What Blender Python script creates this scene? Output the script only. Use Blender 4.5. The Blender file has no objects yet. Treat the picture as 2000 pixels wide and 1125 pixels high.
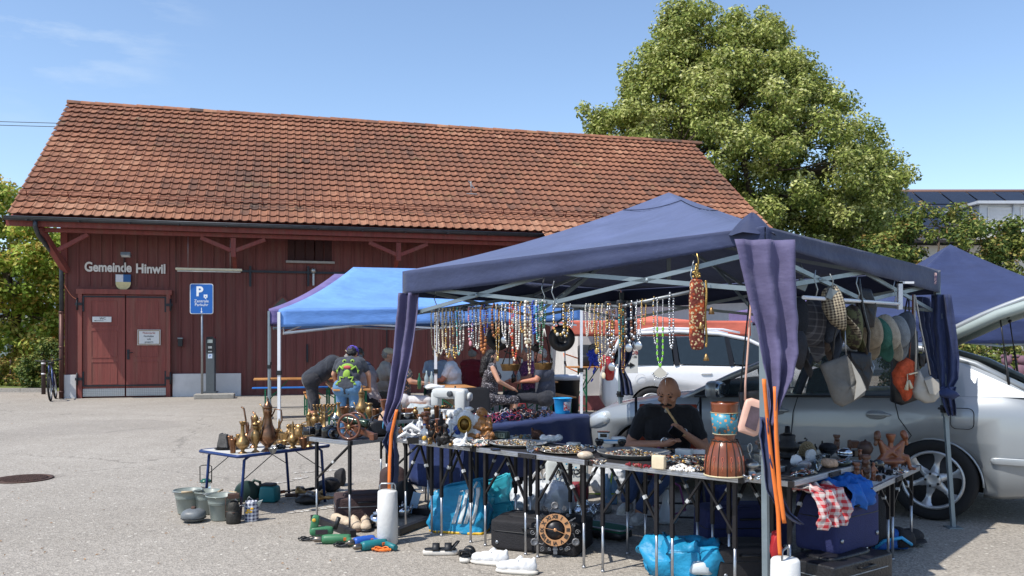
import bpy,bmesh,math,random
from mathutils import Vector as V,Matrix,Euler,noise as mn
PI=math.pi;sin=math.sin;cos=math.cos;rad=math.radians
C=bpy.context.scene.collection
SC=bpy.context.scene
R=random.Random(11)
# ---- camera (eye height 1.5 m, level, shifted lens) ----
F=1680.0;EYE=1.5;HY=665.0
cam=bpy.data.objects.new('camera',bpy.data.cameras.new('camera'));C.objects.link(cam)
cam.location=(0,0,EYE);cam.rotation_euler=(PI/2,0,0)
cam.data.sensor_width=36;cam.data.lens=36*F/2000;cam.data.shift_y=(HY-562.5)/2000
cam.data.clip_start=.05;cam.data.clip_end=3000
SC.camera=cam
# ---- light ----
SUN_AZ=rad(37);SUN_EL=rad(56.5)
w=bpy.data.worlds.new('World');SC.world=w;w.use_nodes=True
nt=w.node_tree;nt.nodes.clear()
N=nt.nodes.new;Lk=nt.links.new
out=N('ShaderNodeOutputWorld');bg=N('ShaderNodeBackground');sky=N('ShaderNodeTexSky')
sky.sky_type='NISHITA';sky.sun_disc=False;sky.sun_elevation=SUN_EL
sky.sun_rotation=math.atan2(-cos(SUN_AZ),-sin(SUN_AZ));sky.altitude=550;sky.air_density=1.0;sky.dust_density=.8;sky.ozone_density=2.0
bg.inputs[1].default_value=.142
tc=N('ShaderNodeTexCoord');nz=N('ShaderNodeTexNoise');mp=N('ShaderNodeMapping')
mp.inputs['Scale'].default_value=(2.2,2.2,9);Lk(tc.outputs['Generated'],mp.inputs['Vector']);Lk(mp.outputs[0],nz.inputs['Vector'])
nz.inputs['Scale'].default_value=3.2;nz.inputs['Detail'].default_value=7;nz.inputs['Roughness'].default_value=.6
dst=N('ShaderNodeVectorMath');dst.operation='DISTANCE'
dst.inputs[1].default_value=V((-.45,.82,.36)).normalized();Lk(tc.outputs['Generated'],dst.inputs[0])
mr=N('ShaderNodeMapRange');mr.inputs[1].default_value=.17;mr.inputs[2].default_value=.02;Lk(dst.outputs['Value'],mr.inputs[0])
m1=N('ShaderNodeMapRange');m1.inputs[1].default_value=.5;m1.inputs[2].default_value=.8;Lk(nz.outputs[0],m1.inputs[0])
mu=N('ShaderNodeMath');mu.operation='MULTIPLY';Lk(mr.outputs[0],mu.inputs[0]);Lk(m1.outputs[0],mu.inputs[1])
mx=N('ShaderNodeMixRGB');mx.inputs[2].default_value=(3.6,4.2,4.9,1);Lk(mu.outputs[0],mx.inputs[0]);Lk(sky.outputs[0],mx.inputs[1])
Lk(mx.outputs[0],bg.inputs[0]);Lk(bg.outputs[0],out.inputs[0])
sl=bpy.data.lights.new('sun','SUN');sl.energy=3.5;sl.angle=rad(.53);sl.color=(1,.955,.88)
so=bpy.data.objects.new('sun',sl);C.objects.link(so)
so.rotation_euler=V((cos(SUN_AZ)*cos(SUN_EL),sin(SUN_AZ)*cos(SUN_EL),-sin(SUN_EL))).to_track_quat('-Z','Y').to_euler()
SC.view_settings.view_transform='Standard';SC.view_settings.look='None';SC.view_settings.exposure=.6;SC.view_settings.gamma=1
SC.cycles.max_bounces=6;SC.cycles.transparent_max_bounces=12;SC.cycles.caustics_reflective=False;SC.cycles.caustics_refractive=False
# ---- measuring helpers: pixel of the 2000x1125 photo -> world ----
def P(px,py,Y):return V(((px-1000)/F*Y,Y,EYE-(py-HY)/F*Y))
def G(px,py,h=0.0):
 Y=F*(EYE-h)/(py-HY);return V(((px-1000)/F*Y,Y,h))
def S(Y):return F/Y
# ---- materials ----
def lin(c):
 return tuple((x/255/12.92 if x/255<=.04045 else((x/255+.055)/1.055)**2.4)for x in c[:3])
MC={}
def mat(key,col,rough=.6,metal=0,var=.12,sc=12,bump=0,bsc=None,col2=None,thr=(.45,.62),spec=.5,coat=0,trans=0,alpha=1,ior=1.45,sheen=0,stretch=None):
 if key in MC:return MC[key]
 m=bpy.data.materials.new(key);m.use_nodes=True;MC[key]=m
 t=m.node_tree;b=t.nodes['Principled BSDF'];c=lin(col)
 b.inputs['Roughness'].default_value=rough;b.inputs['Metallic'].default_value=metal
 b.inputs['Specular IOR Level'].default_value=spec;b.inputs['Coat Weight'].default_value=coat;b.inputs['Coat Roughness'].default_value=.04
 b.inputs['Transmission Weight'].default_value=trans;b.inputs['Alpha'].default_value=alpha;b.inputs['IOR'].default_value=ior
 if sheen:b.inputs['Sheen Weight'].default_value=sheen
 tcn=t.nodes.new('ShaderNodeTexCoord');n=t.nodes.new('ShaderNodeTexNoise');n.inputs['Scale'].default_value=sc;n.inputs['Detail'].default_value=6;n.inputs['Roughness'].default_value=.62
 cv=tcn.outputs['Object']
 if stretch:mpn=t.nodes.new('ShaderNodeMapping');mpn.inputs['Scale'].default_value=stretch;t.links.new(cv,mpn.inputs['Vector']);cv=mpn.outputs[0]
 t.links.new(cv,n.inputs['Vector'])
 rp=t.nodes.new('ShaderNodeMapRange');rp.inputs[1].default_value=.3;rp.inputs[2].default_value=.7;rp.inputs[3].default_value=1-var;rp.inputs[4].default_value=1+var
 t.links.new(n.outputs[0],rp.inputs[0])
 mm=t.nodes.new('ShaderNodeMixRGB');mm.blend_type='MULTIPLY';mm.inputs[0].default_value=1;mm.inputs[1].default_value=(*c,1)
 t.links.new(rp.outputs[0],mm.inputs[2]);last=mm
 if col2:
  n2=t.nodes.new('ShaderNodeTexNoise');n2.inputs['Scale'].default_value=sc*.45;n2.inputs['Detail'].default_value=8;n2.inputs['Roughness'].default_value=.7
  t.links.new(cv,n2.inputs['Vector'])
  r2=t.nodes.new('ShaderNodeMapRange');r2.inputs[1].default_value=thr[0];r2.inputs[2].default_value=thr[1];t.links.new(n2.outputs[0],r2.inputs[0])
  m2=t.nodes.new('ShaderNodeMixRGB');m2.inputs[2].default_value=(*lin(col2),1);t.links.new(r2.outputs[0],m2.inputs[0]);t.links.new(mm.outputs[0],m2.inputs[1]);last=m2
 t.links.new(last.outputs[0],b.inputs['Base Color'])
 m['last']=last.name
 if bump:
  n3=t.nodes.new('ShaderNodeTexNoise');n3.inputs['Scale'].default_value=bsc or sc*4;n3.inputs['Detail'].default_value=4;t.links.new(cv,n3.inputs['Vector'])
  bp=t.nodes.new('ShaderNodeBump');bp.inputs['Strength'].default_value=bump;bp.inputs['Distance'].default_value=.01
  t.links.new(n3.outputs[0],bp.inputs['Height']);t.links.new(bp.outputs[0],b.inputs['Normal'])
 return m
def pattern(m,kind,colA,scale,colB=None,coord='Object',frac=.5):
 """checker / stripes / dots / houndstooth printed on a fabric"""
 t=m.node_tree;b=t.nodes['Principled BSDF'];tcn=t.nodes.new('ShaderNodeTexCoord')
 last=t.nodes[m['last']]
 if kind=='check':
  a=[]
  for ax in(0,2):
   sx=t.nodes.new('ShaderNodeSeparateXYZ');t.links.new(tcn.outputs[coord],sx.inputs[0])
   mm=t.nodes.new('ShaderNodeMath');mm.operation='MULTIPLY';mm.inputs[1].default_value=scale;t.links.new(sx.outputs[ax],mm.inputs[0])
   fr=t.nodes.new('ShaderNodeMath');fr.operation='FRACT';t.links.new(mm.outputs[0],fr.inputs[0])
   g=t.nodes.new('ShaderNodeMath');g.operation='GREATER_THAN';g.inputs[1].default_value=frac;t.links.new(fr.outputs[0],g.inputs[0]);a.append(g)
  s=t.nodes.new('ShaderNodeMath');s.operation='ADD';t.links.new(a[0].outputs[0],s.inputs[0]);t.links.new(a[1].outputs[0],s.inputs[1])
  h=t.nodes.new('ShaderNodeMath');h.operation='MULTIPLY';h.inputs[1].default_value=.5;t.links.new(s.outputs[0],h.inputs[0]);f=h.outputs[0]
 elif kind=='dots':
  v=t.nodes.new('ShaderNodeTexVoronoi');v.inputs['Scale'].default_value=scale;t.links.new(tcn.outputs[coord],v.inputs['Vector'])
  g=t.nodes.new('ShaderNodeMath');g.operation='LESS_THAN';g.inputs[1].default_value=frac;t.links.new(v.outputs['Distance'],g.inputs[0]);f=g.outputs[0]
 else:
  wv=t.nodes.new('ShaderNodeTexWave');wv.inputs['Scale'].default_value=scale;wv.bands_direction=kind;t.links.new(tcn.outputs[coord],wv.inputs['Vector'])
  g=t.nodes.new('ShaderNodeMath');g.operation='GREATER_THAN';g.inputs[1].default_value=frac;t.links.new(wv.outputs[0],g.inputs[0]);f=g.outputs[0]
 mx=t.nodes.new('ShaderNodeMixRGB');mx.inputs[2].default_value=(*lin(colA),1);t.links.new(f,mx.inputs[0]);t.links.new(last.outputs[0],mx.inputs[1])
 t.links.new(mx.outputs[0],b.inputs['Base Color']);m['last']=mx.name
 return m
# ---- mesh builder ----
class MB:
 def __init__(s):s.v=[];s.f=[];s.m=[];s.s=[];s.M=Matrix();s.k=0
 def add(s,vs,fs,sm=False):
  n=len(s.v);M=s.M;s.v+=[tuple(M@V(v))for v in vs]
  for f in fs:s.f.append(tuple(n+i for i in f));s.m.append(s.k);s.s.append(sm)
  return s
 def box(s,c,d,rot=None,tap=1):
  x,y,z=d[0]/2,d[1]/2,d[2]/2
  vs=[V((a*x*(tap if e>0 else 1),b*y*(tap if e>0 else 1),e*z))for a in(-1,1)for b in(-1,1)for e in(-1,1)]
  if rot:E=Euler(rot).to_matrix();vs=[E@v for v in vs]
  c=V(c);return s.add([v+c for v in vs],[(0,1,3,2),(4,6,7,5),(0,4,5,1),(2,3,7,6),(0,2,6,4),(1,5,7,3)])
 def bar(s,a,b,wd,th=None):
  a=V(a);b=V(b);d=b-a;q=d.to_track_quat('Z','Y').to_matrix();th=th or wd
  vs=[]
  for p in(a,b):
   for x,y in((-1,-1),(1,-1),(1,1),(-1,1)):vs.append(p+q@V((x*wd/2,y*th/2,0)))
  return s.add(vs,[(3,2,1,0),(4,5,6,7),(0,1,5,4),(1,2,6,5),(2,3,7,6),(3,0,4,7)])
 def tube(s,pts,r,n=8,close=False,sm=True):
  pts=[V(p)for p in pts];m=len(pts)
  rs=list(r)if isinstance(r,(list,tuple))else[r]*m
  vs=[];up=None
  for i,p in enumerate(pts):
   if close:d=pts[(i+1)%m]-pts[i-1]
   else:d=pts[min(i+1,m-1)]-pts[max(i-1,0)]
   if d.length<1e-9:d=V((0,0,1))
   d.normalize()
   if up is None:up=d.orthogonal()
   up=(up-d*up.dot(d));up=up.normalized()if up.length>1e-6 else d.orthogonal().normalized()
   sd=d.cross(up)
   for k in range(n):
    a=2*PI*k/n;vs.append(p+(up*cos(a)+sd*sin(a))*rs[i])
  fs=[]
  for i in range(m if close else m-1):
   j=(i+1)%m
   for k in range(n):fs.append((i*n+k,i*n+(k+1)%n,j*n+(k+1)%n,j*n+k))
  s.add(vs,fs,sm)
  if not close:
   o=len(s.v)-m*n;s.f.append(tuple(o+k for k in range(n-1,-1,-1)));s.f.append(tuple(o+(m-1)*n+k for k in range(n)));s.m+=[s.k]*2;s.s+=[False]*2
  return s
 def lathe(s,prof,n=20,c=(0,0,0),sm=True,sq=1,flute=0,fl_n=8):
  c=V(c);vs=[];m=len(prof)
  for(r,z)in prof:
   for k in range(n):
    a=2*PI*k/n;rr=r*(1+flute*cos(fl_n*a))if flute else r
    vs.append(c+V((rr*cos(a),rr*sin(a)*sq,z)))
  fs=[(i*n+k,i*n+(k+1)%n,(i+1)*n+(k+1)%n,(i+1)*n+k)for i in range(m-1)for k in range(n)]
  s.add(vs,fs,sm);o=len(s.v)-m*n
  if prof[0][0]>1e-5:s.f.append(tuple(o+k for k in range(n-1,-1,-1)));s.m.append(s.k);s.s.append(False)
  if prof[-1][0]>1e-5:s.f.append(tuple(o+(m-1)*n+k for k in range(n)));s.m.append(s.k);s.s.append(False)
  return s
 def sb(s,c,r,e=1.0,nu=16,nv=10,rot=None,wr=0,wf=6,seed=0):
  """superellipsoid: e=1 ball, e->0.2 rounded box; wr = noise dents"""
  if not isinstance(r,(tuple,list)):r=(r,r,r)
  pw=lambda x,k:math.copysign(abs(x)**k,x)
  vs=[V((0,0,-r[2]))]
  for j in range(1,nv):
   t=-PI/2+PI*j/nv
   for i in range(nu):
    a=2*PI*i/nu;vs.append(V((r[0]*pw(cos(t),e)*pw(cos(a),e),r[1]*pw(cos(t),e)*pw(sin(a),e),r[2]*pw(sin(t),e))))
  vs.append(V((0,0,r[2])))
  if wr:
   for v in vs:
    q=v*wf+V((seed*3.1,seed*1.7,0));v+=V((mn.noise(q),mn.noise(q+V((9,2,4))),mn.noise(q+V((3,8,1)))))*wr
  if rot:E=Euler(rot).to_matrix();vs=[E@v for v in vs]
  c=V(c);vs=[v+c for v in vs]
  fs=[(0,1+(i+1)%nu,1+i)for i in range(nu)]
  for j in range(nv-2):
   for i in range(nu):
    a=1+j*nu+i;b=1+j*nu+(i+1)%nu;fs.append((a,b,b+nu,a+nu))
  t=len(vs)-1;o=1+(nv-2)*nu
  fs+=[(o+i,o+(i+1)%nu,t)for i in range(nu)]
  return s.add(vs,fs,True)
 def cap(s,a,b,ra,rb,n=12):
  a=V(a);b=V(b);d=b-a;L=d.length
  if L<1e-6:return s.sb(a,ra,nu=n,nv=8)
  d.normalize();pts=[];rs=[]
  for k in range(4,-1,-1):
   t=k/4*PI/2*.97;pts.append(a-d*ra*sin(t));rs.append(max(ra*cos(t),1e-3))
  for k in range(0,5):
   t=k/4*PI/2*.97;pts.append(b+d*rb*sin(t));rs.append(max(rb*cos(t),1e-3))
  return s.tube(pts,rs,n)
 def sheet(s,fn,nu,nv,sm=True,flip=False):
  vs=[fn(i/nu,j/nv)for j in range(nv+1)for i in range(nu+1)]
  fs=[]
  for j in range(nv):
   for i in range(nu):
    a=j*(nu+1)+i;q=(a,a+1,a+nu+2,a+nu+1);fs.append(q[::-1]if flip else q)
  return s.add(vs,fs,sm)
 def prism(s,poly,th,y=0):
  """polygon in XZ, thickness along Y, centred at y"""
  n=len(poly);vs=[(p[0],y-th/2,p[1])for p in poly]+[(p[0],y+th/2,p[1])for p in poly]
  fs=[tuple(range(n)),tuple(range(2*n-1,n-1,-1))]+[(i,n+i,n+(i+1)%n,(i+1)%n)for i in range(n)]
  return s.add(vs,fs)
def obj(name,mb,m,par=None,bev=0,sub=0,solid=0,seg=2,fix=False):
 me=bpy.data.meshes.new(name);me.from_pydata(mb.v,[],mb.f)
 ms=m if isinstance(m,(list,tuple))else[m]
 for x in ms:me.materials.append(x)
 me.polygons.foreach_set('material_index',[min(k,len(ms)-1)for k in mb.m]);me.polygons.foreach_set('use_smooth',mb.s)
 if fix:
  b=bmesh.new();b.from_mesh(me);bmesh.ops.remove_doubles(b,verts=b.verts,dist=1e-4);bmesh.ops.recalc_face_normals(b,faces=b.faces);b.to_mesh(me);b.free()
 me.update();o=bpy.data.objects.new(name,me);C.objects.link(o)
 if par:o.parent=par
 if bev:q=o.modifiers.new('b','BEVEL');q.width=bev;q.segments=seg;q.limit_method='ANGLE';q.angle_limit=rad(35)
 if solid:q=o.modifiers.new('s','SOLIDIFY');q.thickness=solid;q.offset=0
 if sub:q=o.modifiers.new('u','SUBSURF');q.levels=sub;q.render_levels=sub
 return o
def tag(o,label=None,cat=None,group=None,kind=None):
 if label:o['label']=label
 if cat:o['category']=cat
 if group:o['group']=group
 if kind:o['kind']=kind
 return o
def thing(name,label,cat,loc=(0,0,0),rz=0,group=None,tilt=None):
 o=bpy.data.objects.new(name,None);C.objects.link(o);o.location=loc;o.rotation_euler=tilt or(0,0,rz);o.empty_display_size=.1
 return tag(o,label,cat,group)
def single(name,mb,m,label,cat,loc=(0,0,0),rz=0,group=None,**k):
 o=obj(name,mb,m,None,**k);o.location=loc;o.rotation_euler=(0,0,rz);return tag(o,label,cat,group)
def dup(root,loc,rz=0,label=None,group=None,sc=None):
 def cp(o,par):
  c=o.copy();C.objects.link(c);c.parent=par
  for ch in[x for x in o.children]:cp(ch,c)
  return c
 r=cp(root,None);r.location=loc;r.rotation_euler=(0,0,rz)
 if sc:r.scale=(sc,)*3 if not isinstance(sc,tuple)else sc
 if label:r['label']=label
 if group:r['group']=group
 return r
def blob(name,mb,vox,m,par=None,smooth=3,wr=0,wf=20,mats=None):
 """fuse overlapping closed pieces into one continuous surface"""
 o=obj(name,mb,m,None);q=o.modifiers.new('r','REMESH');q.mode='VOXEL';q.voxel_size=vox;q.use_smooth_shade=True
 if smooth:q=o.modifiers.new('s','SMOOTH');q.iterations=smooth;q.factor=.5
 dg=bpy.context.evaluated_depsgraph_get();me=bpy.data.meshes.new_from_object(o.evaluated_get(dg))
 old=o.data;o.modifiers.clear();o.data=me;me.name=name;bpy.data.meshes.remove(old)
 if wr:
  ns=[v.normal.copy()for v in me.vertices]
  for v,n in zip(me.vertices,ns):v.co+=n*mn.noise(v.co*wf)*wr+n*mn.noise(v.co*wf*2.3)*wr*.4
 if not me.materials:me.materials.append(m)
 for p in me.polygons:p.use_smooth=True
 if par:o.parent=par
 return o
def text(name,body,size,m,par,loc,rot=(PI/2,0,0),ext=.002,align='CENTER',sx=1,off=0):
 cu=bpy.data.curves.new(name,'FONT');cu.body=body;cu.size=size;cu.extrude=ext;cu.align_x=align;cu.align_y='CENTER';cu.offset=off;cu.resolution_u=4
 t=bpy.data.objects.new(name,cu);C.objects.link(t);dg=bpy.context.evaluated_depsgraph_get()
 me=bpy.data.meshes.new_from_object(t.evaluated_get(dg));bpy.data.objects.remove(t);bpy.data.curves.remove(cu)
 o=bpy.data.objects.new(name,me);C.objects.link(o);me.materials.clear();me.materials.append(m);o.parent=par;o.location=loc;o.rotation_euler=rot;o.scale=(sx,1,1)
 return o
# ================= SETTING =================
def attr_mat(key,cols,rough=.7,sc=6,noise2=None,bump=.3,trans=0):
 """colour picked by a per-face attribute 'tint' along a ramp, broken up by noise"""
 m=bpy.data.materials.new(key);m.use_nodes=True;t=m.node_tree;b=t.nodes['Principled BSDF']
 a=t.nodes.new('ShaderNodeAttribute');a.attribute_name='tint'
 r=t.nodes.new('ShaderNodeValToRGB');e=r.color_ramp.elements
 while len(e)<len(cols):e.new(.5)
 for i,c in enumerate(cols):e[i].position=i/(len(cols)-1);e[i].color=(*lin(c),1)
 t.links.new(a.outputs['Fac'],r.inputs[0])
 tcn=t.nodes.new('ShaderNodeTexCoord');n=t.nodes.new('ShaderNodeTexNoise');n.inputs['Scale'].default_value=sc;n.inputs['Detail'].default_value=8;n.inputs['Roughness'].default_value=.7
 t.links.new(tcn.outputs['Object'],n.inputs['Vector'])
 rp=t.nodes.new('ShaderNodeMapRange');rp.inputs[1].default_value=.3;rp.inputs[2].default_value=.7;rp.inputs[3].default_value=.72;rp.inputs[4].default_value=1.28;t.links.new(n.outputs[0],rp.inputs[0])
 mm=t.nodes.new('ShaderNodeMixRGB');mm.blend_type='MULTIPLY';mm.inputs[0].default_value=1;t.links.new(r.outputs[0],mm.inputs[1]);t.links.new(rp.outputs[0],mm.inputs[2]);last=mm
 for(col,s2,lo,hi,st)in(noise2 or[]):
  n2=t.nodes.new('ShaderNodeTexNoise');n2.inputs['Scale'].default_value=s2;n2.inputs['Detail'].default_value=10;n2.inputs['Roughness'].default_value=.75;t.links.new(tcn.outputs['Object'],n2.inputs['Vector'])
  r2=t.nodes.new('ShaderNodeMapRange');r2.inputs[1].default_value=lo;r2.inputs[2].default_value=hi;r2.inputs[4].default_value=st;t.links.new(n2.outputs[0],r2.inputs[0])
  m2=t.nodes.new('ShaderNodeMixRGB');m2.inputs[2].default_value=(*lin(col),1);t.links.new(r2.outputs[0],m2.inputs[0]);t.links.new(last.outputs[0],m2.inputs[1]);last=m2
 t.links.new(last.outputs[0],b.inputs['Base Color']);b.inputs['Roughness'].default_value=rough;b.inputs['Specular IOR Level'].default_value=.25
 if trans:
  tr=t.nodes.new('ShaderNodeBsdfTranslucent');t.links.new(last.outputs[0],tr.inputs[0]);ms=t.nodes.new('ShaderNodeMixShader');ms.inputs[0].default_value=trans
  t.links.new(b.outputs[0],ms.inputs[1]);t.links.new(tr.outputs[0],ms.inputs[2]);t.links.new(ms.outputs[0],t.nodes['Material Output'].inputs[0])
 if bump:
  n3=t.nodes.new('ShaderNodeTexNoise');n3.inputs['Scale'].default_value=60;t.links.new(tcn.outputs['Object'],n3.inputs['Vector'])
  bp=t.nodes.new('ShaderNodeBump');bp.inputs['Strength'].default_value=bump;bp.inputs['Distance'].default_value=.01;t.links.new(n3.outputs[0],bp.inputs['Height']);t.links.new(bp.outputs[0],b.inputs['Normal'])
 return m
def set_tint(o,vals):
 a=o.data.attributes.new('tint','FLOAT','FACE');a.data.foreach_set('value',vals)
# asphalt: chip stone, worn patches, tar seams
ma=bpy.data.materials.new('asphalt');ma.use_nodes=True;t=ma.node_tree;b=t.nodes['Principled BSDF'];n_=t.nodes.new;l_=t.links.new
tcn=n_('ShaderNodeTexCoord')
def nse(sc,det=6,ro=.6):
 q=n_('ShaderNodeTexNoise');q.inputs['Scale'].default_value=sc;q.inputs['Detail'].default_value=det;q.inputs['Roughness'].default_value=ro;l_(tcn.outputs['Object'],q.inputs['Vector']);return q
def rng(src,a,b_,c,d):
 q=n_('ShaderNodeMapRange');q.inputs[1].default_value=a;q.inputs[2].default_value=b_;q.inputs[3].default_value=c;q.inputs[4].default_value=d;l_(src,q.inputs[0]);return q.outputs[0]
def mixc(f,a,c,mode='MIX'):
 q=n_('ShaderNodeMixRGB');q.blend_type=mode
 if isinstance(f,float):q.inputs[0].default_value=f
 else:l_(f,q.inputs[0])
 for i,x in((1,a),(2,c)):
  if isinstance(x,tuple):q.inputs[i].default_value=(*x,1)
  else:l_(x,q.inputs[i])
 return q.outputs[0]
base=mixc(rng(nse(.22,5).outputs[0],.38,.62,0,1),lin((150,143,133)),lin((164,157,147)))
base=mixc(rng(nse(1.7,8,.7).outputs[0],.35,.7,0,.55),base,lin((142,135,125)))
vo=n_('ShaderNodeTexVoronoi');vo.inputs['Scale'].default_value=75;l_(tcn.outputs['Object'],vo.inputs['Vector'])
sepc=n_('ShaderNodeSeparateColor');l_(vo.outputs['Color'],sepc.inputs[0])
g_=n_('ShaderNodeCombineColor');gv=rng(sepc.outputs[0],0,1,.72,1.28);[l_(gv,g_.inputs[i])for i in range(3)]
base=mixc(1.0,base,g_.outputs[0],'MULTIPLY')
v2=n_('ShaderNodeTexVoronoi');v2.inputs['Scale'].default_value=26;l_(tcn.outputs['Object'],v2.inputs['Vector'])
s2=n_('ShaderNodeSeparateColor');l_(v2.outputs['Color'],s2.inputs[0])
k1=n_('ShaderNodeMath');k1.operation='GREATER_THAN';k1.inputs[1].default_value=.93;l_(s2.outputs[0],k1.inputs[0])
k2=n_('ShaderNodeMath');k2.operation='LESS_THAN';k2.inputs[1].default_value=.3;l_(v2.outputs['Distance'],k2.inputs[0])
k3=n_('ShaderNodeMath');k3.operation='MULTIPLY';l_(k1.outputs[0],k3.inputs[0]);l_(k2.outputs[0],k3.inputs[1])
base=mixc(k3.outputs[0],base,lin((196,190,178)))
# cracks
wv=n_('ShaderNodeTexVoronoi');wv.feature='DISTANCE_TO_EDGE';wv.inputs['Scale'].default_value=.14
dn=nse(1.1,6);ad=n_('ShaderNodeVectorMath');ad.operation='ADD';l_(tcn.outputs['Object'],ad.inputs[0])
sc_=n_('ShaderNodeVectorMath');sc_.operation='SCALE';sc_.inputs[3].default_value=.9;l_(dn.outputs['Color'],sc_.inputs[0]);l_(sc_.outputs[0],ad.inputs[1]);l_(ad.outputs[0],wv.inputs['Vector'])
base=mixc(rng(wv.outputs['Distance'],.0,.0028,.5,0),base,lin((80,76,70)))
st=nse(.9,3);st.inputs['Distortion'].default_value=.6
base=mixc(rng(st.outputs[0],.66,.74,0,.35),base,lin((92,86,80)))
st2=nse(3.1,2);base=mixc(rng(st2.outputs[0],.74,.78,0,.6),base,lin((88,82,76)))
base=mixc(rng(nse(.08,2).outputs[0],.52,.535,0,.22),base,lin((120,114,108)))
l_(base,b.inputs['Base Color']);b.inputs['Roughness'].default_value=.9;b.inputs['Specular IOR Level'].default_value=.3
bp=n_('ShaderNodeBump');bp.inputs['Strength'].default_value=.8;bp.inputs['Distance'].default_value=.006;l_(vo.outputs['Distance'],bp.inputs['Height']);l_(bp.outputs[0],b.inputs['Normal'])
g=MB();g.sheet(lambda u,v:(-600+1200*u,-60+1400*v,0),40,40,sm=False);o=obj('ground',g,ma);tag(o,kind='structure')
grass=mat('grass',(92,108,52),.95,var=.4,sc=3,col2=(120,122,70),bump=.6,bsc=60)
def poly_sheet(name,pts,z,m):
 q=MB();q.add([(p[0],p[1],z)for p in pts],[tuple(range(len(pts)))]);o=obj(name,q,m);return tag(o,kind='structure')
poly_sheet('verge',[(-60,26.2),(-13.5,25.3),(-12.9,26),(-12.6,60),(-90,60)],.006,grass)
poly_sheet('meadow',[(-300,62),(400,62),(500,900),(-500,900)],.008,grass)
# faint worn parking lines
mw=mat('worn_road_paint',(205,202,195),.85,var=.2,sc=30,col2=(150,142,132),thr=(.42,.5))
lm=MB()
for(a,c,wd)in((G(575,924),G(660,918),.09),(G(475,958),G(600,932),.08),(G(560,1002),G(700,985),.1)):
 d=(c-a).normalized();nrm=V((-d.y,d.x,0))*wd/2
 for i in range(9):
  p=a.lerp(c,i/9);q=a.lerp(c,(i+.85)/9);j=R.uniform(-.02,.02)
  lm.add([p-nrm+V((0,0,.005)),q-nrm+V((0,j,.005)),q+nrm+V((0,j,.005)),p+nrm+V((0,0,.005))],[(0,1,2,3)])
tag(obj('parking_line',lm,mw),kind='structure')
# kerb at far left
conc=mat('concrete',(150,146,138),.9,var=.2,sc=9,bump=.4,bsc=90)
kb=MB()
ka,kc=V((-28,25.9,0)),V((-13.3,24.9,0));kd=(kc-ka)
for i in range(16):
 p=ka+kd*(i/16);q=ka+kd*((i+.985)/16);kb.bar((p+V((0,0,.05))),(q+V((0,0,.05))),.16,.13)
tag(obj('kerb',kb,mat('granite',(150,145,138),.85,var=.3,sc=30)),kind='structure')
# concrete strip in front of shed
# manhole
mh=G(45,936);rr=48/S(mh.y)*1.12
q=MB();q.lathe([(0,.004),(rr*.8,.004)],40);q.k=0
t_=thing('manhole_cover','rusty round iron manhole cover sunk in the pale asphalt','manhole cover',(mh.x,mh.y,0))
rust=mat('rusty_iron',(86,66,58),.75,.4,var=.3,sc=20,bump=.3)
obj('cover_plate',MB().lathe([(0,.01),(rr*.84,.01),(rr*.84,0)],40),rust,t_)
obj('rim',MB().lathe([(rr*.87,0),(rr*.87,.012),(rr,.012),(rr,0)],40),rust,t_)
rb=MB()
for i in range(-5,6):
 L=math.sqrt(max(0,.64-(i/6.6)**2))*rr
 rb.box((i*rr/6.6,0,.013),(rr*.05,L*1.9,.006));rb.box((0,i*rr/6.6,.0135),(L*1.9,rr*.05,.005))
obj('tread_pattern',rb,rust,t_)
# ================= THE SHED =================
TH=math.atan2(1680,6329);O0=V((-11.6,22.3,0));u_=V((cos(TH),sin(TH),0));b_=V((-sin(TH),cos(TH),0))
def W(px,py,yl=0.0):
 """pixel -> local shed coords (x along wall, y=yl, z)"""
 k=(px-1000)/F;o=O0+b_*yl
 tt=(o.y*k-o.x)/(u_.x-u_.y*k);Y=o.y+u_.y*tt
 return V((tt,yl,EYE-(py-HY)*Y/F))
shed=thing('wooden_shed','long dark red wooden shed with a tiled pitched roof and double doors','shed',O0,TH)
def red(key,c):
 m=mat(key,c,.75,var=.22,sc=2.2,bump=.45,bsc=14,col2=(int(c[0]*.98),int(c[1]*1.25),int(c[2]*1.2)),thr=(.48,.72),stretch=(5,5,.35));return m
red_w=red('red_boards',(108,60,55));red_d=red('red_door',(132,70,62));red_b=red('red_beams',(122,60,54))
white_p=mat('white_plaster',(208,206,204),.9,var=.07,sc=3,bump=.2,bsc=50,col2=(186,184,182),thr=(.5,.8))
slate=mat('dark_metal',(52,54,58),.5,.6,var=.2,sc=20)
LW=19.4;DW=9.7;PIT=.711;ZE=4.56
def rz(y):return ZE+PIT*(y+1.2)
w=MB()
zt=rz(0)-.12
w.add([(0,0,0),(LW,0,0),(LW,0,zt),(0,0,zt),(0,DW,0),(LW,DW,0),(LW,DW,zt),(0,DW,zt),(0,4.85,rz(4.85)-.12),(LW,4.85,rz(4.85)-.12)],[(0,1,2,3),(5,4,7,6),(4,0,3,8,7),(1,5,6,9,2)])
# battens over the board joints
xdl,xdr=W(155,700).x,W(333,700).x;zd=W(200,570).z
x=.05
while x<LW:
 z0=.62 if(x<xdl or(xdr<x<W(473,700).x))else .35
 if x>W(473,700).x:z0=.12
 if xdl-.05<x<xdr+.05:z0=zd+.16
 wd=R.uniform(.035,.05)
 if abs(x-W(262,700).x)>-1:w.box((x,-.015,(z0+zt)/2),(wd,.03,zt-z0))
 x+=R.uniform(.24,.3)
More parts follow.
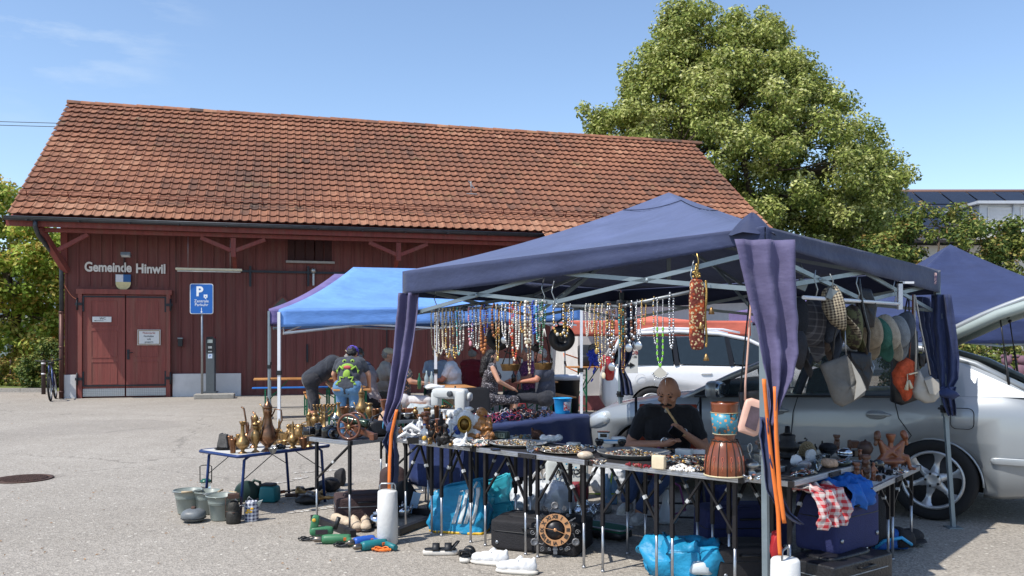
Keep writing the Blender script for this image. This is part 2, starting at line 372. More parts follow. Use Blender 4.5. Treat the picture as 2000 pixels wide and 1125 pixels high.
# joints between stacked boards
for px in(205,245,300):pass
obj('wall',w,red_w,shed)
for a,c in((0.0,W(150,700).x),(xdr+.06,W(471,700).x)):
 obj('white_plinth',MB().box(((a+c)/2,-.03,.3),(c-a,.1,.62)),white_p,shed,bev=.008)
plate=mat('checker_plate',(176,178,180),.35,.9,var=.1,sc=60,bump=.5,bsc=120);pattern(plate,'check',(146,148,150),22)
# door
fr=MB();fr.box((xdl+.04,-.07,zd/2),(.1,.14,zd));fr.box((xdr-.04,-.07,zd/2),(.1,.14,zd));fr.box(((xdl+xdr)/2,-.07,zd-.0),(xdr-xdl+.1,.15,.13))
obj('door_frame',fr,red_d,shed,bev=.006)
xm=W(246.5,700).x
for sgn,(a,c)in((-1,(xdl+.1,xm-.015)),(1,(xm+.015,xdr-.1))):
 d=MB();zb,zt2=.05,zd-.08;d.box(((a+c)/2,-.06,(zb+zt2)/2),(c-a,.06,zt2-zb))
 st=.09
 pz=[.3,1.0,1.82,zt2-.1]
 for i in range(3):
  m0,m1=a+.2,c-.2
  z0_,z1_=pz[i]+.06,pz[i+1]-.06
  d.box(((m0+m1)/2,-.093,z0_),(m1-m0,.014,.025));d.box(((m0+m1)/2,-.093,z1_),(m1-m0,.014,.025))
  d.box((m0,-.093,(z0_+z1_)/2),(.025,.014,z1_-z0_-.026));d.box((m1,-.093,(z0_+z1_)/2),(.025,.014,z1_-z0_-.026))
  for k in range(1,4):
   xx=m0+(m1-m0)*k/4;d.box((xx,-.0905,(z0_+z1_)/2),(.008,.004,z1_-z0_-.03))
 D=obj('door_leaf',d,red_d,shed,bev=.004)
 obj('kick_plate',MB().box(((a+c)/2,-.1,.145),(c-a-.01,.012,.2)),plate,D)
 e=a if sgn<0 else c
 for zz,zl in((zt2-.25,zt2-.05),(.5,.32)):
  hg=MB();hg.box(((a+c)/2,-.105,zl),(c-a,.012,.04))
  hg.box((e-sgn*.01,-.108,zz),(.05,.02,.38));hg.box((e+sgn*.09,-.155,zz),(.16,.02,.07));hg.tube([(e+sgn*.12,-.165,zz-.16),(e+sgn*.12,-.165,zz+.16)],.022)
  obj('strap_hinge',hg,slate,D)
 if sgn>0:
  h=MB();h.box((a+.05,-.1,1.13),(.06,.02,.26));h.tube([(a+.05,-.11,1.18),(a+.05,-.16,1.18),(a+.17,-.165,1.18)],.012);obj('door_handle',h,slate,D)
# lower extension on the right
ax0=13.57-.987;ya=-3.3;za=rz(ya)
an=MB();an.add([(ax0+.6,-2.5,0),(LW,-2.5,0),(LW,-2.5,rz(-2.5)-.1),(ax0+.6,-2.5,rz(-2.5)-.1),(ax0+.6,.02,0),(ax0+.6,.02,rz(0)-.1),(LW,.02,0),(LW,.02,rz(0)-.1)],[(0,1,2,3),(4,0,3,5),(1,6,7,2)])
obj('extension_wall',an,white_p,shed)
# roof: every tile modelled
tl=MB();tints=[];TW=.2335;NR=21;RL=math.hypot(6.05,6.05*PIT)/NR
sl_=V((0,1,PIT)).normalized();nn=V((0,-PIT,1)).normalized();TX=21.38;nc=int(TX/TW)
K=6
for r in range(-7,NR):
 for c in range(nc):
  x0=-.987+c*TW
  if r<0 and x0<ax0-.15:continue
  o0=V((x0,-1.2,ZE))+sl_*(r*RL);jz=R.uniform(-.004,.006);jy=R.uniform(-.008,.008)+.01*mn.noise(V((c*.1,r*.4,0)))
  sagz=-.05*sin(PI*min(1,max(0,(r+.5)/NR)))*(1+.6*mn.noise(V((c*.03,r*.12,2))))
  vs=[]
  for j in(0,1):
   for i in range(K+1):
    q=i/K;prof=.026*(max(0,cos(2*PI*(q-.12)))**1.3)+.008*q
    ey=-.03*sin(PI*min(1,q*1.05))+jy if j==0 else .03
    vs.append(o0+V((q*(TW-.004),0,0))+sl_*(ey+j*RL)+nn*(prof*1.25+(.058 if j==0 else .006)+jz+sagz))
  lip=[v-nn*.026+sl_*.006 for v in vs[:K+1]]
  fs=[(i,i+1,K+2+i,K+1+i)for i in range(K)]+[(2*K+2+i,2*K+3+i,i+1,i)for i in range(K)]
  tl.add(vs+lip,fs,False)
  base_t=.55+.35*mn.noise(V((c*.06,r*.13,0)))+R.gauss(0,.1)
  if r<=1:base_t+=.2
  tints+=[min(1,max(0,base_t))]*len(fs)
# (columns)
tm=attr_mat('roof_tile',[(80,63,55),(106,77,64),(126,86,68),(142,97,75),(160,118,94)],.85,sc=9,noise2=[((120,122,84),1.3,.57,.75,.5),((190,182,165),5,.63,.74,.6),((84,66,58),.8,.55,.75,.5)],bump=.5)
ro=obj('tiled_roof',tl,tm,shed);set_tint(ro,tints)
tun=MB()
for(x0,x1,y0)in((-.95,20.36,-1.16),(ax0-.1,20.36,ya-.05)):
 off=-.03 if y0>-2 else-.033
 p=[(x0,y0,rz(y0)+off-.05),(x1,y0,rz(y0)+off-.05),(x1,4.85 if y0>-2 else-1.2,rz(4.85 if y0>-2 else-1.2)+off-.05),(x0,4.85 if y0>-2 else-1.2,rz(4.85 if y0>-2 else-1.2)+off-.05)]
 tun.add(p+[(a,c,e-.06)for a,c,e in p],[(0,1,2,3),(7,6,5,4),(0,4,5,1),(1,5,6,2),(3,7,4,0)])
p=[(-.95,4.85,rz(4.85)-.03),(20.36,4.85,rz(4.85)-.03),(20.36,10.9,ZE),(-.95,10.9,ZE)]
tun.add(p,[(0,1,2,3)])
obj('roof_boarding',tun,red_b,ro)
rd=MB();x=-1.0;rt=[]
while x<20.35:
 L=.4;zz=rz(4.85)+.02+R.uniform(-.008,.008)-.05*0
 pts=[]
 n=len(rd.f)
 for j in(0,1):
  for i in range(9):
   a=PI*i/8;rr=(.125 if j==0 else .11);pts.append((x+j*(L+.03),4.85+rr*1.15*cos(a),zz+rr*sin(a)-.03))
 rd.add(pts,[(i,i+1,10+i,9+i)for i in range(8)]+[tuple(range(8,-1,-1))],True);rt+=[min(1,max(0,R.gauss(.62,.16)-(.5 if x>18.4 else 0)))]*9
 x+=L
r2=obj('ridge_tiles',rd,tm,ro);set_tint(r2,rt)
# snow guard rails
sg=MB();rustb=mat('brown_steel',(112,66,52),.6,.5)
for hh in(.13,.2):
 sg.tube([V((-.9,-1.2,ZE))+sl_*(RL*2.6)+nn*hh,V((ax0+4.2,-1.2,ZE))+sl_*(RL*2.6)+nn*hh],.009,5)
for i in range(19):
 p=V((-.75+i*.95,-1.2,ZE))+sl_*(RL*2.6)
 sg.bar(p+nn*.03,p+nn*.22,.02,.01);sg.bar(p+nn*.05,p+nn*.05+sl_*.22,.02,.01)
obj('snow_guard',sg,rustb,ro)
# roof antenna bracket
q=MB();p=V(W(920,410,.6));p=V((p.x,.6,rz(.6)))
q.tube([p,p+V((0,0,.42))],.012,6);q.bar(p+V((-.14,0,.04)),p+V((.18,0,.04)),.03,.02);q.bar(p+V((-.08,0,.42)),p+V((.1,0,.2)),.025,.02)
tag(obj('roof_bracket',q,mat('zinc',(170,172,172),.4,.8),ro))
# eaves: gutter, fascia, purlin, brackets
gt=MB();prof=[(-.085+.17*i/10,-.085*math.sqrt(max(0,1-((i-5)/5)**2)))for i in range(11)]
gp=[(yy-1.3,4.5+zz)for yy,zz in prof];x0,x1=-1.03,ax0+.02
vs=[(x0,a,c)for a,c in gp]+[(x1,a,c)for a,c in gp]+[(x0,a*1.0,c+.012)for a,c in gp]
gt.add(vs,[(i,i+1,12+i,11+i)for i in range(10)]+[tuple(range(10,-1,-1))],True)
gt.tube([(x0,-1.385,4.5),(x1,-1.385,4.5)],.014,6)
for i in range(12):gt.box((x0+.5+i*1.15,-1.3,4.42),(.03,.19,.012))
obj('gutter',gt,mat('gutter_zinc',(70,72,76),.45,.7,var=.2,sc=6),shed,solid=.006)
fb=MB();fb.box(((x0+x1)/2,-1.17,4.37),(x1-x0,.05,.16));fb.box(((x0+x1)/2+.3,-.95,4.24),(x1-x0-1,.12,.1));obj('eaves_beam',fb,red_b,shed,bev=.006)
for px in(452,763):
 xx=W(px,480).x+.1;br=MB()
 br.box((xx,-.95,3.93),(.13,.12,.5),tap=1)
 br.bar((xx,-.03,3.45),(xx,-.98,3.98),.11,.12)
 for s in(-1,1):br.bar((xx+s*.06,-.95,3.85),(xx+s*.8,-.95,4.16),.1,.1)
 obj('eaves_bracket',br,red_b,shed,bev=.006)
br=MB()
br.bar((.05,-.05,3.3),(-.35,-1.05,4.3),.16,.16);br.bar((.07,-.95,3.75),(.75,-.95,4.16),.1,.1);br.bar((.0,-.04,3.4),(.0,-.04,4.6),.16,.1)
br.bar((-.9,-1.1,4.42),(-.9,.5,5.5),.1,.14)
obj('eaves_bracket',br,red_b,shed,bev=.006)
dp=MB();e0=V((-.36,-1.3,4.42));pts=[e0,e0+V((0,0,-.14)),V((-.33,-1.15,4.1)),V((-.2,-.5,3.75)),V((-.07,-.12,3.5)),V((-.05,-.1,3.3)),V((-.05,-.1,2.2))]
dp.tube(pts,.055,12);obj('downpipe',dp,mat('gutter_zinc',(0,0,0)),shed)
dq=MB();dq.tube([(-.05,-.1,2.25),(-.05,-.1,0)],.058,12)
for z in(2.2,1.3,.15):dq.tube([(-.05,-.1,z),(-.05,-.1,z+.05)],.066,12)
obj('downpipe',dq,mat('downpipe_brown',(84,54,48),.5,.3),shed)
# barn door gear, boarded openings, small windows
gr=MB()
a,c=W(476,530),W(640,534);gr.box(((a.x+c.x)/2+.9,-.06,a.z),(c.x-a.x+3,.03,.06))
for px in(489,602):p=W(px,540);gr.box((p.x,-.085,p.z),(.06,.02,.56))
p=W(600,690);gr.box((p.x,-.05,p.z),(.05,.03,.5));p=W(553,690)
obj('sliding_door_rail',gr,slate,shed)
p0,p1=W(562,460),W(650,512)
hz=MB();hz.box(((p0.x+p1.x)/2,-.005,(p0.z+p1.z)/2),(p1.x-p0.x,.05,p0.z-p1.z));H_=obj('hay_hatch',hz,mat('dark_opening',(58,34,33),.9),shed)
obj('window_sill',MB().box(((p0.x+p1.x)/2,-.06,p1.z-.02),(p1.x-p0.x+.1,.1,.06)),mat('weathered_sill',(150,146,140),.8),H_)
p=W(552,600);dm=MB();s_=.3;dm.M=Matrix.Translation((p.x,-.035,p.z))@Matrix.Rotation(PI/4,4,'Y');dm.box((0,0,0),(s_*1.35,.02,s_*1.35));Wn=obj('diamond_window',dm,mat('dark_glass',(40,46,50),.15,spec=.6,var=.05),shed)
f2=MB();f2.M=dm.M
for s in(-1,1):f2.box((s*s_*.7,-.01,0),(.05,.05,s_*1.45));f2.box((0,-.01,s*s_*.7),(s_*1.35,.05,.05))
f2.box((0,-.01,0),(.03,.03,s_*1.35));obj('window_frame',f2,red_w,Wn)
# rain-chain pipe and measuring stick on the wall
q=MB();p=W(612,545);q.bar((p.x,-.06,p.z-.18),(p.x,-.06,p.z+.2),.05,.02);q.sb((p.x,-.06,p.z+.23),.08,nu=10,nv=6);obj('pulley_strap',q,mat('zinc',(0,0,0)),shed)
q=MB();p=W(755,650);q.tube([(p.x,-.07,.1),(p.x,-.07,3.4)],.02,8);obj('cable_conduit',q,slate,shed)
p=W(344,490);obj('cable_conduit',MB().tube([(p.x,-.04,2.5),(p.x,-.04,4.3)],.008,5),slate,shed)
q=MB();a=W(125,555,-.12);c=W(157,585,-.1);pts=[a.lerp(c,i/8)+V((0,0,-.12*sin(PI*i/8)))for i in range(9)];q.tube(pts,.007,5);obj('orange_cable',q,mat('cable_orange',(180,110,80),.6),shed)
# lettering + crest
cream=mat('painted_letters',(214,208,200),.7,var=.05)
p=W(212,523);text('shed_lettering','Gemeinde',.34,cream,shed,(p.x,-.05,p.z),off=.011,ext=.01,sx=.8)
p=W(295,526);text('shed_lettering','Hinwil',.34,cream,shed,(p.x,-.05,p.z),off=.011,ext=.01,sx=.84)
p=W(241.5,551);cr=thing('painted_crest','shield with white and blue upper half above a cream lower half, on the shed wall','crest');cr.location=O0+u_*p.x+b_*-.06+V((0,0,p.z));cr.rotation_euler=(0,0,TH)
def shield(x0,x1,z0,z1):
 """clip of the shield outline"""
 out=[]
 wv_=lambda z:.19 if z>-.03 else .19*math.sqrt(max(0,1-((z+.03)/.19)**2))
 zs=[z0+(z1-z0)*i/10 for i in range(11)]
 L=[(max(x0,-wv_(z)),z)for z in zs];Rr=[(min(x1,wv_(z)),z)for z in zs]
 return L+Rr[::-1]
for(nm,a,m_)in(('crest_field',(-.19,0,0,.2),mat('crest_white',(205,205,210),.5)),('crest_field',(0,.19,0,.2),mat('crest_blue',(30,84,140),.5)),('crest_field',(-.19,.19,-.215,0),mat('crest_cream',(206,190,140),.5))):
 obj(nm,MB().prism(shield(*a),.02),m_,cr)
bd=MB();ol=shield(-.19,.19,-.215,.2)[::1];bd.tube([(a,-.012,c)for a,c in ol[:11]]+[(a,-.012,c)for a,c in ol[11:]],.006,5,close=True);obj('crest_border',bd,slate,cr)
# wall lamp with its conduit
p=W(251,500);t_=thing('wall_lamp','small grey floodlight on a bracket above the shed doors','lamp',O0+u_*p.x+b_*-.0+V((0,0,p.z)),TH)
obj('bracket',MB().bar((-.1,-.05,-.05),(-.1,-.05,-1.0),.02).bar((-.1,-.05,0),(-.02,-.35,.02),.03),slate,t_)
obj('lamp_head',MB().box((0,-.4,.0),(.24,.16,.09),rot=(-.3,0,0)),mat('lamp_grey',(120,126,128),.4,.3),t_,bev=.01)
obj('lamp_glass',MB().box((0,-.42,-.045),(.2,.12,.01),rot=(-.3,0,0)),mat('frosted',(190,195,195),.3),t_)
# fluorescent batten hanging from eave
a=W(343,525,-.9);c=W(473,530,-.9)
t_=thing('strip_lamp','long cream strip light hanging on two wires under the eaves','lamp',O0+u_*a.x+b_*-.9+V((0,0,a.z)),TH);L=c.x-a.x
obj('lamp_housing',MB().box((L/2,0,0),(L,.12,.06)),mat('cream_metal',(196,186,156),.5),t_,bev=.012)
obj('lamp_tube',MB().tube([(.04,0,-.05),(L-.04,0,-.05)],.02,8),mat('frosted',(0,0,0)),t_)
q=MB()
for x in(.3,L-.3):q.tube([(x,0,.03),(x,0,4.28-a.z)],.005,5)
obj('suspension_wire',q,mat('zinc',(0,0,0)),t_)
# wall signs
def board_sign(name,label,px,py,wpx,hpx,mB,mF,lines,cat='sign'):
 p=W(px,py);s=S(O0.y+u_.y*p.x);wd,hh=wpx/s,hpx/s
 t_=thing(name,label,cat,O0+u_*p.x+b_*-.125+V((0,0,p.z)),TH)
 obj('board',MB().box((0,0,0),(wd,.02,hh)),mF,t_,bev=.004)
 if mB:
  q=MB()
  for sg_ in(-1,1):q.box((sg_*wd*.46,-.013,0),(.02,.008,hh*.9));q.box((0,-.0125,sg_*hh*.44),(wd*.92,.008,.02))
  obj('border_line',q,mB,t_)
 for(tx,sz,zz,m_,xx)in lines:text('lettering',tx,sz,m_,t_,(xx,-.013,zz),ext=.002)
 return t_
wt=mat('sign_white',(215,214,210),.5,var=.04);blk=mat('ink_black',(26,26,30),.5);redi=mat('ink_red',(160,50,40),.5)
sg1=board_sign('toilet_sign','white WC sign with arrow on the left door leaf',201,624,34,10.5,None,wt,[('WC',.085,.02,blk,.02)])
obj('arrow',MB().box((-.06,-.014,-.035),(.2,.006,.008)).prism([(-.19,-.035),(-.15,-.022),(-.15,-.048)],.006,-.014),blk,sg1)
board_sign('market_notice','framed market notice with red heading on the right door leaf',292.5,659,42,30,mat('notice_tan',(150,120,84),.6),wt,[('Flohmarkt',.075,.115,redi,0),('Parkfelder',.062,.03,blk,0),('teils',.062,-.045,blk,0),('gesperrt',.062,-.12,blk,0)])
p=W(353,668);t_=thing('wall_box','small black box fixed to the red wall right of the doors','box',O0+u_*p.x+b_*-.06+V((0,0,p.z)),TH)
obj('housing',MB().box((0,-.04,-.02),(.12,.08,.2)),mat('black_plastic',(28,29,32),.45),t_,bev=.01);obj('lid',MB().box((0,-.05,.1),(.13,.1,.04)),mat('lamp_grey',(0,0,0)),t_,bev=.005)
# ================= parking sign, ticket machine, bollard, bicycle =================
def onwall(px,py):return G(px,py)
g0=G(396,778);steel=mat('galvanised',(150,154,158),.4,.85,var=.12,sc=14)
t_=thing('concrete_base','low concrete base slab under the parking sign and ticket machine','slab',(G(409,780).x,g0.y,0),TH)
obj('slab',MB().box((0,0,.06),(.98,.5,.12)),conc,t_,bev=.015)
t_=thing('parking_sign','blue parking sign with a white P on a steel post beside the ticket machine','sign',(g0.x,g0.y-.05,.12),TH*.4)
s=S(g0.y);hh=(778-555)/s;pw,ph=44/s,59/s;pz=(778-584)/s-.12
obj('post',MB().tube([(0,0,0),(0,0,hh-.15)],.03,12),steel,t_)
def rrect(w_,h_,r):
 o=[]
 for cx,cz,a0 in((w_/2-r,h_/2-r,0),(-w_/2+r,h_/2-r,90),(-w_/2+r,-h_/2+r,180),(w_/2-r,-h_/2+r,270)):
  for k in range(5):a=rad(a0+k*22.5);o.append((cx+r*cos(a),cz+r*sin(a)))
 return o[::-1]
q=MB();q.M=Matrix.Translation((0,-.045,pz));q.prism(rrect(pw,ph,.05),.012);PN=obj('sign_panel',q,mat('sign_edge',(205,210,214),.4),t_)
q=MB();q.M=Matrix.Translation((0,-.053,pz));q.prism(rrect(pw-.035,ph-.035,.04),.006);obj('blue_field',q,mat('sign_blue',(22,92,170),.4,var=.05),PN)
wf=mat('sign_letter',(225,228,230),.5)
text('letter_p','P',.34,wf,PN,(-.05,-.058,pz+.18),off=.012)
text('sign_words','Zentrale',.105,wf,PN,(0,-.058,pz-.06));text('sign_words','Parkuhr',.105,wf,PN,(0,-.058,pz-.155))
q=MB();q.M=Matrix.Translation((0,-.057,pz));q.prism([(-.008,-.23),(-.008,-.33),(-.03,-.33),(0,-.365),(.03,-.33),(.008,-.33),(.008,-.23)][::-1],.003);q.prism([(.055,.03),(.055,.11),(.15,.11),(.15,.03),(.12,.03),(.12,.0),(.085,.0),(.085,.03)],.003);obj('sign_arrow',q,wf,PN)
obj('meter_mark',MB().prism([(.085,.05),(.1,.08),(.12,.05)],.003,-.061),mat('sign_blue',(0,0,0)),PN).location=(0,0,pz)
g1=G(412,776);t_=thing('ticket_machine','tall grey parking ticket machine with a small screen beside the sign post','ticket machine',(g1.x,g1.y,.12),TH*.5)
anth=mat('anthracite',(84,90,94),.5,.2,var=.08)
obj('body',MB().box((0,0,.72),(.22,.2,1.44)),anth,t_,bev=.01)
obj('base_plate',MB().box((0,0,.02),(.32,.3,.04)),anth,t_)
obj('control_panel',MB().box((0,-.105,1.27),(.19,.012,.42)),mat('black_plastic',(0,0,0)),t_)
obj('screen',MB().box((0,-.114,1.36),(.13,.006,.09)),mat('screen_grey',(150,160,158),.2),t_)
obj('coin_slot',MB().box((.0,-.114,1.2),(.1,.006,.06)).box((0,-.114,1.09),(.1,.006,.03)),mat('zinc',(0,0,0)),t_)
obj('top_cap',MB().box((0,0,1.46),(.23,.22,.04)),mat('cap_red',(120,40,50),.4),t_,bev=.008)
obj('sticker',MB().box((0,-.103,.97),(.11,.004,.12)),mat('sticker_blue',(190,205,222),.5),t_)
text('payment_mark','P',.09,mat('sign_blue',(0,0,0)),t_,(0,-.107,.97),ext=.001)
gb=G(85,770);t_=thing('bollard','dark brown bollard with two white bands beside the bicycle','bollard',gb)
q=MB().lathe([(.055,0),(.055,.9),(.05,.94),(.03,.96),(0,.965)],16);obj('post',q,mat('bollard_brown',(62,50,50),.6),t_)
for z in(.55,.84):obj('reflective_band',MB().lathe([(.057,z),(.058,z+.04)],16),mat('sign_letter',(0,0,0)),t_)
def bike(t_):
 blkr=mat('tyre_rubber',(26,26,28),.85);fr_m=mat('bike_blue',(60,74,120),.35,.3);bs=mat('black_plastic',(0,0,0))
 for x in(-.52,.52):
  q=MB();q.tube([(x+.33*cos(a),0,.35+.33*sin(a))for a in[2*PI*i/28 for i in range(28)]],.024,7,close=True);wh=obj('wheel',q,blkr,t_)
  q=MB();q.tube([(x+.3*cos(a),0,.35+.3*sin(a))for a in[2*PI*i/28 for i in range(28)]],.012,5,close=True)
  for i in range(16):a=2*PI*i/16;q.tube([(x,0,.35),(x+.3*cos(a),0,.35+.3*sin(a))],.0018,4)
  obj('rim',q,steel,wh)
 q=MB();A=(-.12,0,.33);B=(-.22,0,.82);H1=(.36,0,.88);H2=(.4,0,.72)
 for a,c in((A,B),(B,H1),(A,H2),(H1,H2),((-.52,0,.35),A),((-.52,0,.35),(-.2,0,.75))):q.tube([a,c],.018,8)
 obj('frame',q,fr_m,t_)
 q=MB();q.tube([H2,(.47,0,.5),(.52,0,.35)],.016,8);obj('fork',q,bs,t_)
 q=MB();q.tube([H1,(.33,0,.98)],.014,6);q.tube([(.3,-.3,1.02),(.34,-.1,.99),(.34,.1,.99),(.3,.3,1.02)],.014,6);obj('handlebar',q,bs,t_)
 q=MB();q.sb((-.25,0,.93),(.13,.07,.03),e=.7);q.tube([B,(-.24,0,.93)],.013,6);obj('saddle',q,bs,t_)
 q=MB();q.lathe([(.09,-.01),(.09,.01)],16);q.tube([(0,0,0),(.16,0,0)],.01,6);q.M=Matrix();o=obj('crank',q,steel,t_);o.location=A;o.rotation_euler=(PI/2,.6,0)
bk=thing('bicycle','blue and black bicycle leaning by the drainpipe at the shed corner','bicycle',G(104,781),rad(-72));bike(bk)
for ch in bk.children:pass
bk.rotation_euler=(rad(4),0,rad(-68))
# overhead wires at the left
for i,(y0,y1)in enumerate(((236,240),(243,241))):
 q=MB();a=P(-700,y0-19,42);c=P(1185,y0+32,38);q.tube([a.lerp(c,k/12)+V((0,0,-.04*sin(PI*k/12)))for k in range(13)],.016,5)
 single('overhead_wire',q,slate,('upper' if i==0 else 'lower')+' of the two thin dark overhead wires left of the roof ridge','wire',group='overhead wires')
# ================= VEGETATION =================
def leaves(mb,tints,c,r,n,sz,tone,up=.5,flat=1.0):
 """n leaf faces through a clump; mostly on its outer shell"""
 for _ in range(n):
  d=V((R.gauss(0,1),R.gauss(0,1),R.gauss(0,1))).normalized();k=R.random()**.45
  p=c+V((d.x*r[0],d.y*r[1],d.z*r[2]))*k
  nrm=(d*.6+V((R.gauss(0,.5),R.gauss(0,.5),up+R.gauss(0,.45)))).normalized()
  a=nrm.orthogonal().normalized();b=nrm.cross(a);th=R.random()*6.28;a,b=a*cos(th)+b*sin(th),b*cos(th)-a*sin(th)
  s=sz*R.uniform(.6,1.3);n0=len(mb.v)
  mb.v+=[tuple(p-a*s),tuple(p+b*s*.55+nrm*s*.12),tuple(p+a*s),tuple(p-b*s*.55+nrm*s*.12)]
  mb.f.append((n0,n0+1,n0+2,n0+3));mb.m.append(0);mb.s.append(False)
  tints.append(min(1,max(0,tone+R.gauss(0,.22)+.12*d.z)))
def limb(mb,a,b,r0,r1,seg=5,wob=.15,n=7):
 a=V(a);b=V(b);L=(b-a).length;pts=[]
 for i in range(seg+1):
  t=i/seg;p=a.lerp(b,t)+V((R.uniform(-1,1),R.uniform(-1,1),R.uniform(-.3,.3)))*wob*L*.12*(1 if 0<i<seg else 0)+V((0,0,-.06*L*sin(PI*t)*.3));pts.append(p)
 mb.tube(pts,[r0+(r1-r0)*i/seg for i in range(seg+1)],n);return pts
bark=mat('bark',(92,80,70),.95,var=.35,sc=14,bump=.8,bsc=40)
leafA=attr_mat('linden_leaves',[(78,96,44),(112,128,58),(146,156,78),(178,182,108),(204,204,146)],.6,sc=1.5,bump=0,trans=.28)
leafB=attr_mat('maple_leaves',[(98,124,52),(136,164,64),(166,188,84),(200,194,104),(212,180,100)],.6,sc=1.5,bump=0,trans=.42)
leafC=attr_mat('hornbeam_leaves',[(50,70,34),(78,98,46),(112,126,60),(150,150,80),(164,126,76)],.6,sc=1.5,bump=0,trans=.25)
def tree(name,label,base,outline,Y,lm,nclump,nleaf,sz,rc,group=None,trunk_r=.3,depth=.8,tone=.45,cat='tree',fork=.28,seed=1):
 """outline: crown silhouette [(z, xleft, xright)] in metres relative to the base"""
 global R
 R=random.Random(seed)
 t_=thing(name,label,cat,base,group=group)
 zs=[o[0]for o in outline]
 def ext(z):
  for i in range(len(outline)-1):
   if zs[i]<=z<=zs[i+1]:
    k=(z-zs[i])/(zs[i+1]-zs[i]);return(outline[i][1]*(1-k)+outline[i+1][1]*k,outline[i][2]*(1-k)+outline[i+1][2]*k)
  return(0,0)
 H=zs[-1];mb=MB();ti=[];wood=MB()
 fk=H*fork;tip=V((0,0,fk));limb(wood,(0,0,0),tip,trunk_r,trunk_r*.75,6,.12,10)
 cs=[];hist=0
 while len(cs)<nclump and hist<nclump*40:
  hist+=1;z=R.uniform(zs[0],H);xl,xr=ext(z);
  if xr-xl<.2:continue
  if R.random()>(xr-xl)/max(o[2]-o[1]for o in outline):continue
  xm=(xl+xr)/2;hw=(xr-xl)/2;a=R.random()*6.28;k=R.random()**.38
  c=V((xm+hw*cos(a)*k,hw*depth*sin(a)*k,z));cs.append((c,hw))
# clumps right along the silhouette so the outline is bumpy
 for i in range(len(outline)-1):
  n=max(1,int((zs[i+1]-zs[i])/rc*1.3))
  for j in range(n):
   z=zs[i]+(zs[i+1]-zs[i])*(j+R.random())/n;xl,xr=ext(z)
   for x in(xl,xr):cs.append((V((x+(xm_:=(xl+xr)/2-x)*min(.5,rc*.8/max(.1,abs(xm_))),R.uniform(-.4,.4),z)),(xr-xl)/2))
 mains=[]
 for k in range(7):
  a=k*2.4+.5;zt_=fk+(H-fk)*R.uniform(.35,.85);xl,xr=ext(min(H*.97,max(zs[0],zt_)));hw=(xr-xl)/2
  e=V(((xl+xr)/2+hw*.5*cos(a),hw*.5*depth*sin(a),zt_));mains.append(limb(wood,tip,e,trunk_r*.42,trunk_r*.1,6,.3,7))
 mains.append(limb(wood,tip,V((sum(ext(H*.9))/2,0,H*.9)),trunk_r*.6,.03,7,.2,7))
 nodes=[p for m in mains for p in m[1:]]
 for i,(c,hw)in enumerate(cs):
  r=rc*R.uniform(.65,1.2);tn=tone+R.gauss(0,.09)
  leaves(mb,ti,c,(r,r,r*.75),int(nleaf*(r/rc)**2),sz,tn)
  if i%2==0:q=min(nodes,key=lambda p:(p-c).length+.8*max(0,p.z-c.z));limb(wood,q,c,.035*trunk_r/.3+.01,.012,3,.3,4)
 obj('trunk',wood,bark,t_)
 cr_=obj('crown',mb,lm,t_);set_tint(cr_,ti);return t_
def sil(pts,base,Y):
 """photo silhouette rows (py, pxl, pxr) -> outline in metres about the trunk base"""
 return sorted([(EYE-(py-HY)*Y/F-base[2],(a-1000)/F*Y-base[0],(c-1000)/F*Y-base[0])for py,a,c in pts])
YT=38.0;bt=V(((1490-1000)/F*YT,YT,0))
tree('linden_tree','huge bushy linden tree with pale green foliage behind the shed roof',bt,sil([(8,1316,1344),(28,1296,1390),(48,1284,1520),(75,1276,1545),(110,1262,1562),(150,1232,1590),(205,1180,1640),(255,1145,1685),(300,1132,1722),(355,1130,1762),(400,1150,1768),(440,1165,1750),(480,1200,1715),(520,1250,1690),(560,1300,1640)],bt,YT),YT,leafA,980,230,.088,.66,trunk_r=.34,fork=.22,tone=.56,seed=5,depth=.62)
# second leader of the linden is a clump of its own crown: add twin top
def twin_top():
 o=[x for x in bpy.data.objects['linden_tree'].children if x.name.startswith('crown')][0];mb=MB();ti=[]
 for(px,py,r)in((1490,30,.45),(1482,60,.7),(1505,85,.8),(1460,95,.8),(1440,78,.6),(1530,120,.7),(1350,40,.6),(1380,75,.8),(1330,70,.6),(1225,140,.5),(1240,170,.7),(1715,290,.7),(1765,345,.5),(1735,340,.7),(1700,420,.6),(1140,215,.4),(1160,235,.6)):
  c=P(px,py,YT)-bt;leaves(mb,ti,c,(r,r,r*1.1),int(900*r*r)+60,.088,.55)
 for(px,py)in((1490,30),(1440,78),(1350,40)):
  pass
 me=o.data;n=len(me.vertices);vs=[tuple(v.co)for v in me.vertices]+mb.v;fs=[tuple(p.vertices)for p in me.polygons]+[tuple(n+i for i in f)for f in mb.f]
 old=[0.0]*len(me.polygons);me.attributes['tint'].data.foreach_get('value',old)
 m2=bpy.data.meshes.new('crown');m2.from_pydata(vs,[],fs);m2.materials.append(leafA);o.data=m2;set_tint(o,list(old)+ti)
twin_top()
Y2=30.0;b2=P(35,700,Y2);b2.z=0
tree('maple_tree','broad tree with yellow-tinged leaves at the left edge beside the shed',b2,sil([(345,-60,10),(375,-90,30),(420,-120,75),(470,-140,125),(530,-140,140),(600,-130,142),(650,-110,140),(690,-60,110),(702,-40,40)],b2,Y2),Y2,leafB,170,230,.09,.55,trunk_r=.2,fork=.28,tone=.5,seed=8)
bs_=P(25,700,31.5);bs_.z=0
